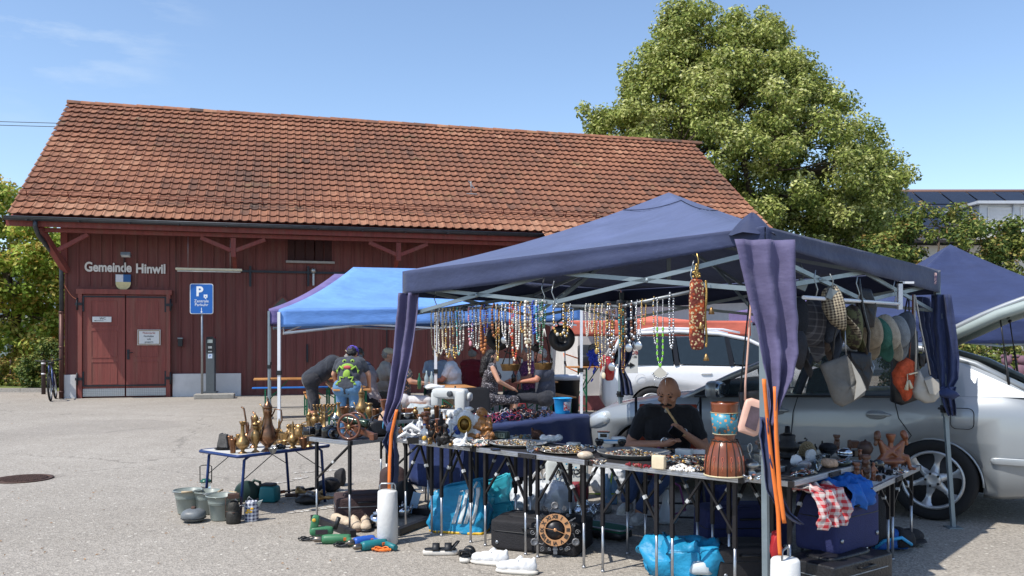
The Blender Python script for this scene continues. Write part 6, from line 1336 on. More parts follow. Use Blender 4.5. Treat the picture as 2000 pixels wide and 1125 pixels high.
t=fig('buddha_statue','golden-brown laughing sitting statue at the joint of the front tables',940,858,62,bsh,tan,cat='statue',parts=bud,wr=.004,wf=50,rz=-.35)
# pearl shell plate, white shell, clock, headphones
def pile(name,label,cat,loc,rx,ry,hz,n,mats,sz=.008,rz=0,kind='stuff',elong=1.6,par=None):
 q=MB()
 for i in range(n):
  a=R.random()*6.28;k=R.random()**.55;x,y=rx*k*cos(a),ry*k*sin(a);z=hz*(1-k*k)*R.random()+.004;s_=sz*R.uniform(.5,1.3);q.k=R.randrange(len(mats))
  if kind and R.random()<.3:q.tube([V((x,y,z))+V((s_*1.4*cos(b),s_*1.4*sin(b),s_*.7*sin(b+a)))for b in[2*PI*j/9 for j in range(9)]],s_*.25,4,close=True)
  else:q.sb((x,y,z),(s_*elong*.6,s_*.6,s_*.5),nu=6,nv=4,rot=(R.random()*3,R.random()*3,a))
 q.k=0;o=obj(name,q,mats,par);
 if par is None:o.location=loc;o.rotation_euler=(0,0,rz);tag(o,label,cat);
 if kind:tag(o,kind=kind)
 return o
jw=[mat('bead_white',(214,208,198),.3),mat('bead_gold',(190,152,84),.3,.7),mat('bead_dark',(40,36,40),.3),mat('bead_silver',(190,192,196),.2,.9),mat('bead_red',(140,84,72),.3),mat('bead_brown',(110,88,70),.4),mat('bead_grey',(120,116,114),.35),mat('bead_teal',(104,128,136),.3),mat('bead_cream',(208,190,158),.35)]
def tray(label,pile_label,px,py,rpx,ry,m,n,h=.72,deep=.02,rz=.3,pm=None):
 p,s=at(px,py,h);r=rpx/s;t=thing('metal_tray',label,'tray',p,rz,'round trays of jewellery');obj('tray_plate',MB().lathe([(0,.003),(r*.86,.003),(r*.97,deep),(r,deep+.003),(r*.995,deep+.005),(r*.95,deep),(r*.85,.007),(0,.007)],48),m,t)
 pile('trinket_heap',pile_label,'jewellery',p+V((-.02,0,.006)),r*.72,r*.68,.032,n,pm or jw,.0085);return t
stl=mat('tray_steel',(172,172,170),.4,.35,var=.15,sc=12,bump=.3,bsc=26)
p,s=at(925,871,.72);t=thing('dark_plate','flat dark plate with shells in front of the statue','plate',p,.2);obj('plate_disc',MB().lathe([(0,.003),(.13,.003),(.15,.01),(.15,.012),(.12,.007),(0,.007)],32,sq=.8),darkm,t);pile('shell_heap','white and pink shells lying on the flat dark plate','shells',p+V((0,0,.006)),.1,.08,.03,90,[jw[0],jw[7],jw[1],jw[0],mat('bead_pink',(206,160,150),.4)],.016)
fig('white_shell','pointed white coral shell at the front edge by the casting',903,873,34,[('c',(0,0,.1),(.2,0,.55),.2,.1),('c',(.2,0,.55),(.25,0,.95),.08,.02),('c',(-.2,0,.1),(-.5,0,.15),.12,.05),('s',(0,0,.1),(.35,.2,.1))],porc,cat='shell',wr=.006,wf=50,group=None)
p,s=at(980,858,.72);t=thing('alarm_clock','small green-grey digital alarm clock behind the left tray','clock',p,rad(-30));obj('case',MB().sb((0,0,.033),(.065,.025,.033),e=.3),mat('clock_green',(66,76,66),.5),t);obj('display',MB().box((0,-.026,.033),(.085,.004,.036)),mat('lcd',(150,160,140),.3),t);text('digits','1:23',.034,blk,t,(0,-.029,.033),ext=.0008)
q=MB();q.tube([(.045*cos(a),.045*sin(a),.012)for a in[2*PI*k/24 for k in range(24)]],.006,6,close=True);p,s=at(1002,856,.72);single('bangle',q,porc,'white ring bangle beside the digital clock','bangle',p)
pile('tan_belt','heap of tan and brown trinkets behind the left tray','jewellery',at(1022,855,.72)[0],.09,.04,.02,60,[jw[5],jw[7],jw[1]],.014)
tray('round silver tray nearest the sitting statue','heap of mixed rings and beads in the tray nearest the statue',1012,870,57,13,stl,520)
tray('flat dull metal tray in the middle of the front tables','heap of pearls and brooches in the middle flat tray',1108,883,54,13,mat('tray_dull',(140,134,126),.45,.35,var=.2),460,deep=.012)
tray('big hammered silver tray in front of the seller','heap of coloured beads in the big hammered tray',1238,891,72,15,stl,620,deep=.03)
fig('glass_ornament','lumpy clear glass ornament before the left tray',1036,884,26,[('s',(0,0,.3),(.3,.2,.3)),('s',(.2,0,.6),(.2,.15,.25)),('s',(-.15,0,.65),(.2,.15,.3))],crystal,cat='ornament',wr=.006,wf=60,group=None)
fig('plush_toy','dark furry toy with a white muzzle between the two left trays',1050,862,26,[('s',(0,0,.45),(.5,.4,.42)),('c',(-.3,0,.7),(-.4,0,.95),.14,.08)],mat('dark_fur',(70,48,40),.95,bump=.8,bsc=120),cat='toy',wr=.008,wf=60,group=None)
fig('white_bear_figurine','white porcelain lying figurine right of the furry toy',1075,865,20,[('s',(0,0,.4),(.9,.4,.38)),('s',(.8,0,.5),(.4,.35,.35)),('s',(-.7,0,.45),(.35,.3,.4))],porc,wr=.004)
p,s=at(1143,897,.72);fig('sea_shell','pale brown sea shell at the front edge between two trays',1143,897,16,[('s',(0,0,.5),(1.0,.6,.5)),('c',(.6,0,.4),(1.1,0,.2),.3,.1)],mat('shell_pale',(196,180,160),.4,var=.25,sc=60),cat='shell',group=None)
# toy car
p,s=at(1192,871,.72);t=thing('toy_car','white and blue vintage toy racing car behind the big tray','toy car',p,rad(-6));tw=mat('toy_white',(210,214,218),.3,coat=.4);tb=mat('toy_blue',(60,140,200),.3,coat=.4)
obj('chassis',MB().sb((.0,0,.035),(.11,.03,.018),e=.4).sb((.06,0,.05),(.055,.026,.022),e=.5),tw,t);obj('cab',MB().sb((-.05,0,.075),(.04,.03,.028),e=.3),tw,t);obj('roof',MB().sb((-.05,0,.104),(.048,.034,.005),e=.4),blackg,t);obj('cab_window',MB().box((-.05,-.0305,.08),(.05,.002,.025)),blackg,t);obj('blue_stripe',MB().box((.0,-.031,.045),(.2,.003,.01)),tb,t)
for x in(-.08,.085):
 for s_ in(-1,1):q=MB();q.M=Matrix.Translation((x,s_*.035,.024))@Matrix.Rotation(PI/2,4,'X');q.lathe([(0,-.01),(.022,-.01),(.025,0),(.022,.01),(.012,.01),(.01,.006),(0,.008)],20);obj('wheel',q,rubber,t);obj('fender',MB().sb((x,s_*.033,.038),(.032,.012,.018),e=.7),blackg,t)
pile('red_glass_beads','dark red glass beads lying before the big silver tray','beads',at(1245,911,.72)[0],.11,.02,.012,26,[mat('red_glass',(120,20,30),.08,coat=.6),mat('red_glass',(0,0,0)),jw[4]],.016,rz=-.7,kind=None)
p,s=at(1287,916,.72);single('cream_box',MB().sb((0,0,.042),(.042,.02,.042),e=.2),mat('cream_block',(216,200,170),.5),'small cream box standing upright at the table edge','box',p,rad(-35))
pile('jewellery_heap','jumble of silver and glass jewellery between the cream box and the drum','jewellery',at(1345,902,.72)[0],.15,.12,.03,300,jw+[crystal,jw[3],jw[0]],.013,rz=.3)
pile('white_pebbles','pile of smooth white pebbles at the table edge left of the drum','pebbles',at(1333,919,.72)[0],.085,.035,.035,70,[porc,jw[0]],.017,rz=-.7,elong=1.2,kind=None)
p,s=at(1336,888,.72);single('white_carton',MB().box((0,0,.02),(.11,.06,.04)),wt,'flat white carton behind the jewellery jumble','box',p,-.5,bev=.003)
# drum
p,s=at(1417,930,.72);Hd=147/s*.98;t=thing('goblet_drum','tall wooden goblet drum with a painted collar standing upside down on its rim','drum',p+V((0,.02,0)),0);dwood=mat('drum_wood',(122,66,40),.28,var=.2,sc=9,coat=.5)
rB=39/s
obj('drum_shell',MB().lathe([(rB*.96,0),(rB,.012),(rB*.985,.06),(rB*.93,Hd*.25),(rB*.8,Hd*.38),(rB*.64,Hd*.475),(rB*.56,Hd*.49)],40),dwood,t)
obj('drum_foot',MB().lathe([(rB*.52,Hd*.46),(rB*.5,Hd*.5),(rB*.56,Hd*.6),(rB*.68,Hd*.97),(rB*.7,Hd),(rB*.64,Hd),(rB*.5,Hd*.6)],40),dwood,t)
pc=mat('collar_paint',(64,136,160),.4,var=.08);tt=pc.node_tree;
cl=obj('painted_collar',MB().lathe([(rB*.585,Hd*.575),(rB*.692,Hd*.86)],40),pattern(pc,'dots',(206,136,84),44,frac=.34),t)
q=MB()
for z,r in((.572,.59),(.862,.697)):q.tube([(rB*r*cos(a),rB*r*sin(a),Hd*z)for a in[2*PI*k/40 for k in range(40)]],.0018,5,close=True)
obj('cream_line',q,mat('cream_rope',(210,196,160),.7),cl)
q=MB()
for(a0,z0,mx_)in((-2.0,.6,5),(-1.05,.83,5)):
 for k in range(1,mx_+1):
  rr=.0055*k;pts=[]
  for b in[2*PI*j/26 for j in range(27)]:
   z=Hd*z0+rr*sin(b);aa=a0+rr*cos(b)/(rB*.63)
   if Hd*.578<z<Hd*.858:r=rB*(.585+(z/Hd-.575)/.285*.107)+.0008;pts.append((r*cos(aa),r*sin(aa),z))
   else:
    if len(pts)>1:q.tube(pts,.0011,4)
    pts=[]
  if len(pts)>1:q.tube(pts,.0011,4)
obj('painted_ring',q,mat('ink_black',(0,0,0)),cl)
q=MB()
for k in range(14):
 a=2*PI*k/14+.1;q.tube([(rB*r*cos(a),rB*r*sin(a),z)for r,z in((1.01,.004),(1.0,.06),(.945,Hd*.25),(.815,Hd*.38),(.66,Hd*.472))],.003,5)
q.tube([(rB*.63*cos(a),rB*.63*sin(a),Hd*.482+.003*sin(a*14))for a in[2*PI*k/60 for k in range(60)]],.005,6,close=True);obj('lacing',q,mat('cord_dark',(46,34,30),.8),t)
q=MB();q.tube([(rB*1.01*cos(a),rB*1.01*sin(a),.006)for a in[2*PI*k/44 for k in range(44)]],.0045,6,close=True);obj('head_hoop',q,mat('cream_rope',(0,0,0)),t)
q=MB()
for k in range(14):
 a=2*PI*(k+.5)/14+.1;rr=lambda z:rB*(1.0-.0-.055*max(0,(z/Hd-.1)/.15))+.0015
 pts=[(a+.02*0+.05*cos(b)*1.0,.105+.016*sin(b))for b in[PI*1.5-2*PI*j/12 for j in range(11)]]+[(a+.03*sin(j*2.2),.088-.009*j)for j in range(7)]
 q.tube([(rr(z)*cos(x),rr(z)*sin(x),z)for x,z in pts],.0011,4)
obj('burnt_motif',q,mat('motif_coral',(214,112,84),.6),t)
# pewter lamp etc. right of drum
p,s=at(1466,926,.72);t=thing('pewter_teapot','squat pewter teapot with a ring handle right of the drum','teapot',p+V((0,.02,0)),.3);obj('pot',MB().lathe(scale_prof(pr((0,0),(10,0),(9,2),(6,5),(12,9),(15,13),(12,17),(6,19),(5,21),(0,21)),.085,.12),28),pewter,t);q=MB();q.tube([(.0+.014*cos(a),0,.15+.026*sin(a))for a in[2*PI*k/20 for k in range(20)]],.0045,6,close=True);q.tube([(0,0,.08),(.004,0,.1),(-.004,0,.11),(0,0,.125)],.005,6);obj('ring_handle',q,pewter,t);q=MB();q.tube([(.05,0,.05),(.085,0,.045),(.1,0,.06)],.008,7);obj('spout',q,pewter,t)
p,s=at(1449,912,.72);single('stone_head',MB().sb((0,0,.04),(.025,.025,.035),wr=.006,wf=40),mat('tan_stone',(120,104,84),.8),'small rounded tan stone behind the pewter teapot','stone',p+V((0,.04,0)));p,s=at(1484,905,.72);single('tin_box',MB().box((0,0,.03),(.06,.05,.06)),pewter,'small tin box half behind the near tent leg','box',p,.5,bev=.003)
# table E
h5=.68
t=ewer('dark old oil lamp with a brass foot behind the orange straps',1538,895,h5,48,46,pr((0,0),(12,0),(12,6),(8,8),(14,14),(15,20),(9,26),(10,34),(9,36),(0,37)),darkm,cat='oil lamp',name='oil_lamp',lid=[(.2,1.0),(.12,1.06),(.1,1.3),(.0,1.32)],group=None)
q=MB();q.tube([(0,0,.0),(.03,0,.04),(.0,0,.06),(.04,0,.075),(.08,0,.08),(.09,0,.1),(.075,0,.11),(.07,0,.1)],[.012,.012,.011,.01,.008,.007,.006,.004],8);p,s=at(1552,885,h5);single('snake_ornament',q,blackg,'curled black snake-shaped ornament beside the oil lamp','ornament',p+V((0,0,.0)),0)
kb_=mat('knobbly_shell',(150,132,100),.5,var=.2,sc=60);q=MB()
for k in range(110):
 a=k*2.4;z=k/110;r=.055*math.sqrt(max(0,1-z**2));q.sb((r*cos(a),r*sin(a),.085*z+.012),.0085,nu=6,nv=5)
q.sb((0,0,.02),(.05,.05,.075));p,s=at(1577,890,h5);single('studded_head',q,kb_,'beige studded stone head with tight curls','stone head',p)
fig('seated_figurine','small dark seated figure beside the studded head',1592,888,22,stand_f,darkm,h=h5)
agm=mat('agate',(150,150,156),.15,var=.3,sc=40,coat=.5,col2=(120,90,84),thr=(.45,.6));
for i,(px,py,sx,sz_,lb,m_)in enumerate(((1556,912,.04,.045,'white and grey polished stone slice at the front left of the shell table',porc),(1570,916,.045,.03,'flat grey-pink agate slice at the front of the shell table',agm),(1583,905,.04,.05,'rough white crystal cluster behind the agate slice',mat('rough_crystal',(206,206,206),.4,var=.15,sc=60,bump=.8)),(1597,908,.03,.03,'bluish agate pebble right of the agate slice',mat('blue_agate',(110,124,140),.2,var=.3,sc=60)),(1560,922,.08,.02,'long dark mineral slab lying at the table edge',mat('dark_mineral',(70,76,80),.3,var=.4,sc=40)))):
 p,s=at(px,py,h5);single('polished_stone',MB().sb((0,0,sz_*.9),(sx,sx*.5,sz_*.9),e=.8,wr=.012,wf=26,seed=i),m_,lb,'stone',p,-.4+i*.3,group='stones on the shell table')
p,s=at(1599,919,h5);single('glass_vase',MB().lathe(scale_prof(pr((0,0),(6,0),(5,20),(7,40),(6,40),(4,20),(0,3)),.095,.04),16,flute=.12,fl_n=8),crystal,'fluted clear glass vase at the front of the shell table','vase',p)
p,s=at(1617,890,h5);t=thing('black_bowl','glossy black lidded bowl in the middle of the shell table','bowl',p,.2);obj('bowl',MB().lathe(scale_prof(PF_bowl,.05,.13),32),blackg,t);obj('lid',MB().lathe([(.064,.052),(.055,.075),(.03,.09),(0,.093)],32),mat('black_velvet',(22,22,28),.7,bump=.5,bsc=120),t)
p,s=at(1620,912,h5);single('woven_shell',MB().sb((0,0,.025),(.065,.045,.03),e=.8,wr=.008,wf=30),mat('lace_shell',(196,160,130),.6,var=.35,sc=60,bump=.6),'pinkish lacy shell at the front middle of the shell table','shell',p,.5);p,s=at(1614,897,h5);single('glass_dish',MB().lathe(scale_prof(PF_cup,.035,.06),20),crystal,'small clear glass dish beside the black bowl','dish',p)
p,s=at(1650,897,h5);t=thing('silver_bowl','round mirror-bright silver lidded bowl on the shell table','bowl',p,.2);obj('bowl',MB().lathe(scale_prof(PF_bowl,.035,.11),32),chrome,t);obj('lid',MB().lathe([(.054,.035),(.05,.058),(.03,.074),(0,.078)],32),chrome,t)
p,s=at(1645,908,h5);single('marble_ashtray',MB().lathe(scale_prof(PF_bowl,.02,.12),28),mat('green_marble',(120,128,116),.25,var=.4,sc=30),'mottled green stone dish before the silver bowl','dish',p)
idol=[('c',(0,0,.02),(0,0,.55),.2,.18),('s',(0,-.05,.72),(.17,.18,.17)),('s',(0,0,.95),(.2,.19,.1),.4),('c',(-.17,-.05,.5),(-.08,-.18,.3),.06,.05),('c',(.17,-.05,.5),(.08,-.18,.3),.06,.05)]
fig('carved_idol','small square-headed carved wooden idol behind the silver bowl',1634,880,30,idol,woodd,h=h5,wr=.003)
for px,py,sx,sz_,lb in((1668,878,.1,.05,'lower dark lacquered box at the back of the shell table'),(1672,862,.075,.055,'smaller dark box leaning upright behind the lacquered box')):
 p,s=at(px,py+16,h5);single('dark_box',MB().box((0,0,sz_/2),(sx,.06,sz_)),woodd if sz_>.052 else blackg,lb,'box',p+V((.02,.1 if sz_>.052 else .06,.0 if sz_<.052 else .05*0)),-.1,bev=.004)
ewer('dark brown lidded clay pot at the right end of the shell table',1690,890,h5,26,30,pr((0,0),(7,0),(12,6),(14,12),(11,18),(10,19),(0,20)),mat('clay_pot',(70,50,42),.5,var=.3),lid=[(.36,.95),(.3,1.05),(.08,1.12),(.06,1.2),(0,1.24)],cat='pot',name='clay_pot',group=None)
# table F carved
h6=.585
p,s=at(1742,918,h6);H=78/s;t=thing('carved_trio','glossy carved wooden group of two leaning figures and a goblet-shaped head','wood carving',p+V((0,.02,0)),.15);q=MB();q.M=Matrix.Scale(H,4)
for a in[('s',(0,0,.22),(.4,.2,.1)),('c',(-.3,0,.2),(-.1,-.02,.42),.11,.1),('c',(-.15,0,.35),(-.28,0,.7),.1,.065),('c',(.2,0,.3),(.32,0,.68),.11,.065),('c',(-.3,0,.7),(.1,-.1,.36),.05,.045),('c',(.3,0,.66),(-.1,-.08,.42),.05,.05),('c',(.15,-.02,.42),(.42,-.04,.3),.07,.06),('c',(.42,-.04,.32),(.5,-.06,.02),.06,.05),('c',(0,0,.35),(0,0,.72),.08,.06),('c',(-.3,0,.2),(-.35,0,.02),.08,.08),('c',(.1,0,.2),(.1,0,.02),.09,.09),('c',(.48,-.06,.04),(.56,-.16,.03),.045,.035)]:
 q.sb(a[1],a[2])if a[0]=='s' else q.cap(*a[1:],n=10)
blob('body',q,.005,woodo,t,smooth=1)
for sx,hx_,tl_ in((-1,-.36,.25),(1,.38,-.25)):
 q=MB();q.M=Matrix.Scale(H,4)@Matrix.Translation((hx_,0,.84))@Matrix.Rotation(tl_,4,'Y');q.sb((0,0,0),(.085,.09,.13));q.cap((0,-.08,.01),(0,-.11,-.04),.015,.025,8);q.sb((0,.02,.05),(.088,.085,.1));q.cap((-.03,-.08,-.07),(.03,-.08,-.07),.012,.012,6);q.cap((0,0,-.1),(0,0,-.2),.05,.05);blob('carved_head',q,.0045,woodo if sx>0 else woodd,t,smooth=1)
q=MB();q.M=Matrix.Scale(H,4);q.lathe([(.06,.68),(.1,.8),(.12,.86),(.12,.9),(0,.9)],20);obj('goblet_head',q,woodo,t)
eleph=[('s',(0,0,.55),(.5,.28,.36)),('s',(-.5,0,.62),(.22,.2,.24)),('c',(-.66,0,.5),(-.74,0,.08),.09,.04),('s',(-.42,-.2,.66),(.16,.05,.22)),('s',(-.42,.2,.66),(.16,.05,.22))]+[('c',(x,y,.4),(x,y,.06),.11,.1)for x in(-.28,.28)for y in(-.14,.14)]
fig('elephant_figurine','larger black elephant figurine before the carved wooden group',1715,924,30,eleph,blackg,h=h6,rz=.4);fig('elephant_figurine','smaller black elephant figurine right of the larger one',1746,916,15,eleph,blackg,h=h6,rz=-.2)
for i,(px,py,H_,pm_,m_,lb)in enumerate(((1690,934,44,idol,woodd,'upright carved wooden idol at the front left of the low right table'),(1706,938,36,stand_f,woodo,'light brown wooden standing figure at the near corner of the low right table'),(1662,928,26,eleph,woodd,'brown wooden elephant under the edge of the shell table'),(1726,936,10,eleph,darkm,'tiny dark animal at the front edge of the low right table'),(1643,926,22,idol,woodd,'squat wooden idol at the left end of the low right table'),(1765,912,12,eleph,woodd,'tiny wooden animal beside the foot of the carved group'))):
 fig('wooden_carving',lb,px,py,H_,pm_,m_,h=h6,rz=i*.5,wr=.003)
p,s=at(1728,926,h6);single('white_dish',MB().lathe(scale_prof(PF_bowl,.02,.06),18),porc,'tiny white dish in front of the black elephant','dish',p+V((.04,-.02,0)))
# sunglasses heap: individual pairs
sgm=[mat('frame_black',(24,22,26),.25),mat('frame_red',(130,26,38),.25),mat('frame_white',(208,206,204),.3),mat('frame_blue',(40,54,120),.25),mat('frame_brown',(92,56,40),.25),mat('frame_pink',(150,60,96),.25)]
lensm=mat('dark_lens',(36,30,36),.05,.2,var=.3,sc=40,coat=.6)
def sunglass(fm):
 t=thing('sunglasses','x','sunglasses');q=MB()
 for s in(-1,1):q.tube([(s*.036+.029*cos(a),0,.024+.023*sin(a))for a in[2*PI*k/14 for k in range(14)]],.0035,5,close=True);q.tube([(s*.065,0,.03),(s*.068,.06,.028),(s*.06,.12,.01)],.003,4)
 q.tube([(-.01,0,.028),(.01,0,.028)],.003,4);obj('frame',q,fm,t)
 for s in(-1,1):obj('lens',MB().sb((s*.036,.001,.024),(.028,.002,.022),nu=12,nv=6,e=.9),lensm,t)
 return t
sp=[sunglass(m_)for m_ in sgm];cn=['black','dark red','white','blue','brown','pink'];O_=V((-.42,7.62,.722));a_=V((sd.x,sd.y,0));c_=V((-sd.y,sd.x,0));used=set()
for i in range(120):
 k=R.choice([0,0,0,1,1,2,3,4,4,5]);L=R.uniform(.1,1.45);y=R.uniform(.04,.55);z=.0+.045*R.random()*(1 if .1<y<.5 else .3)
 loc=O_+a_*L+c_*y+V((0,0,z));rz_=sa+R.uniform(-.9,.9)
 lb='%s-framed sunglasses in the heap on the navy cloth'%cn[k]
 if k not in used:o=sp[k];o.location=loc;used.add(k);o['label']=lb;o['group']=cn[k]+' sunglasses on the navy cloth'
 else:o=dup(sp[k],loc,0,lb,cn[k]+' sunglasses on the navy cloth')
 o.rotation_euler=(R.uniform(-.9,-.1),R.uniform(-.35,.35),rz_)
for k in range(6):
 if k not in used:[bpy.data.objects.remove(x)for x in list(sp[k].children)];bpy.data.objects.remove(sp[k])
# bucket, small jar at right end of table
p=O_+a_*1.78+c_*.2;t=thing('blue_tub','bright blue plastic tub with a printed label on the sunglasses table','tub',p);s=S(p.y);obj('tub_body',MB().lathe([(0,0),(.078,0),(.08,.01),(.095,.155),(.1,.16),(.1,.168),(.094,.168),(.078,.012),(0,.01)],32),mat('tub_blue',(40,148,206),.3,var=.1,sc=10),t)
q=MB();q.sheet(lambda u,v:V(((.09+.007*v)*cos(-.6-.9*u),(.09+.007*v)*sin(-.6-.9*u),.04+.09*v)),10,3);obj('tub_label',q,mat('tub_label',(206,206,212),.5,var=.3,sc=30,col2=(190,60,60),thr=(.55,.6)),t);q=MB();q.tube([(.1*cos(a),.1*sin(a),.165)for a in[2*PI*k/32 for k in range(32)]],.005,6,close=True);obj('tub_rim',q,mat('tub_blue',(0,0,0)),t)
single('glass_jar',MB().lathe(scale_prof(PF_cup,.09,.07),18),crystal,'clear glass jar left of the blue tub','jar',O_+a_*1.52+c_*.25);
for i in range(16):
 pf=R.choice([PF_cup,PF_bowl,PF_urn,PF_mortar,PF_bottle]);x=-1.22+i*.043;single('metal_vessel',MB().lathe(scale_prof(pf,R.uniform(.05,.13),R.uniform(.05,.09)),18),[brass,copper,pewter][i%3],['small brass vessel crowded at the back of the second-row table','small copper vessel crowded at the back of the second-row table','small pewter vessel crowded at the back of the second-row table'][i%3],'vessel',(x,8.62+x*.28+.33+R.uniform(0,.14)+.0,.722),group=['small brass vessels at the back','small copper vessels at the back','small pewter vessels at the back'][i%3])
ewer('brass teapot with a short spout behind the slim brass bottle',566,862,h1,34,24,PF_ewer,brass,spout=[(-.3,.3,.1),(-.6,.5,.07),(-.75,.7,.05)],cat='teapot',name='brass_teapot')
ewer('brass goblet behind the copper ewers',508,862,h1,40,18,PF_mortar,brass,cat='goblet',name='brass_goblet')
ewer('copper bottle behind the jagged brass vase',484,866,h1,44,20,PF_bottle,copper,cat='bottle',name='copper_bottle')
ewer('brass pot with a flat lid behind the round pitcher',597,860,h1,30,24,PF_mortar,brass,cat='pot',name='brass_pot')
ewer('brass candlestick vase at the back of the cannon table',722,822,h2,36,18,PF_urn,brass,cat='vase',name='brass_vase')
ewer('copper pot left of the tall coffee pot',672,822,h2,28,24,PF_mortar,copper,cat='pot',name='copper_pot')
# ================= HANGING GOODS =================
R=random.Random(33)
r1a,r1b=V((-.61,6.52,1.72)),V((.225,5.52,1.745));r2a,r2m,r2b=V((.26,5.45,1.717)),V((.645,5.06,1.70)),V((.99,4.73,1.77))
railm=mat('rail_tube',(130,134,136),.4,.6)
def hook(q,a,b):q.tube([a,a.lerp(b,.3)+V((.012,0,0)),a.lerp(b,.7)+V((-.008,0,0)),b],.004,5)
for nm,pts,hk,lb in(('r1',[r1a,r1b],[.04,.97],'left grey rail hung on hooks under the front tent edge'),('r2',[r2a,r2m,r2b],[.0,1],'right bent grey rail hung by a chain under the front tent edge')):
 t=thing('hanging_rail',lb,'rail',pts[0]);o0=pts[0];obj('rail_tube',MB().tube([p-o0 for p in pts],.0105,8),railm,t)
 for k in hk:p=pts[0].lerp(pts[-1],k)-o0;q=MB();hook(q,p,p+V((0,0,.13)));q.tube([p+V((0,0,.13)),p+V((.01,0,.17))],.004,5);obj('hook',q,steel,t)
 for k in(.33,.5):p=pts[0].lerp(pts[-1],k)-o0;obj('clamp',MB().sb(p if nm=='r1' else p.lerp(pts[1]-o0,.5),(.02,.02,.018),e=.5),blkp,t)
def on_rail(px):
 k=(px-1000)/F
 for a,b in((r1a,r1b),(r2a,r2m),(r2m,r2b)):
  d=b-a;den=d.x-k*d.y;u=(k*a.y-a.x)/den
  if-.03<=u<=1.03:return a+d*u
 return r1a
bm=dict(cream=mat('bd_cream',(206,192,164),.35),white=mat('bd_white',(222,216,206),.3),pearl=mat('bd_pearl',(200,196,186),.2,.2),amber=mat('bd_amber',(170,104,50),.25,coat=.4),wood=mat('bd_wood',(150,94,50),.4),coral=mat('bd_coral',(200,70,48),.3,coat=.3),blue=mat('bd_blue',(34,60,160),.25,coat=.4),green=mat('bd_green',(120,190,50),.25,coat=.3),dgreen=mat('bd_dgreen',(60,100,74),.3),black=mat('bd_black',(28,26,28),.3),silver=mat('bd_silver',(176,178,182),.25,.9),gold=mat('bd_gold',(180,148,88),.3,.8),turq=mat('bd_turq',(90,160,160),.35),grey=mat('bd_grey',(120,116,116),.4),pink=mat('bd_pink',(204,140,150),.35),brown=mat('bd_brown',(104,66,46),.4))
def necklace(label,px,len_px,w_px,cols,bead=.0075,big=0,pend=None,dy=0):
 p=on_rail(px)+V((0,-.004-dy,.012));s=S(p.y);L=len_px/s;w_=max(.008,w_px/s/2);q=MB();ms=[bm[c]for c in cols]
 path=[];n=60
 for i in range(n+1):
  t_=i/n*2;side=-1 if t_<1 else 1;k=t_ if t_<1 else 2-t_
  x=side*w_*min(1,k*5+.25)*(1 if k<.72 else math.sqrt(max(0,1-((k-.72)/.28)**2)));path.append(V((x,side*.012*(1-k)-.005,-L*k)))
 pts=[path[0]];acc=0;out=[];i=0
 seg=[]
 for a,b in zip(path,path[1:]):seg.append(((b-a).length,a,b))
 tot=sum(x[0]for x in seg);d=0;si=0;off=0
 while d<tot:
  while si<len(seg)-1 and d>off+seg[si][0]:off+=seg[si][0];si+=1
  l_,a,b=seg[si];pt=a.lerp(b,min(1,max(0,(d-off)/max(l_,1e-6))));k=-pt.z/L
  r=bead*1.13*(1+big*max(0,k-.3))*R.uniform(.85,1.12);q.k=R.randrange(len(ms))if len(ms)>1 else 0
  q.sb(pt+V((R.uniform(-.002,.002),0,0)),(r,r,r*1.05),nu=6,nv=4);d+=r*2.05
 if pend:
  q.k=0
  if pend=='drop':q.sb((0,-.006,-L-.022),(.014,.007,.02),nu=10,nv=6)
  if pend=='disc':q.sb((0,-.006,-L-.03),(.026,.006,.026),nu=14,nv=6)
  if pend=='tassel':
   for j in range(5):q.tube([(0,0,-L),(R.uniform(-.02,.02),0,-L-.06)],.002,4)
 return single('necklace',q,ms,label,'necklace',p,math.atan2((r1b-r1a).y,(r1b-r1a).x)*.8,'necklaces on the front rails')
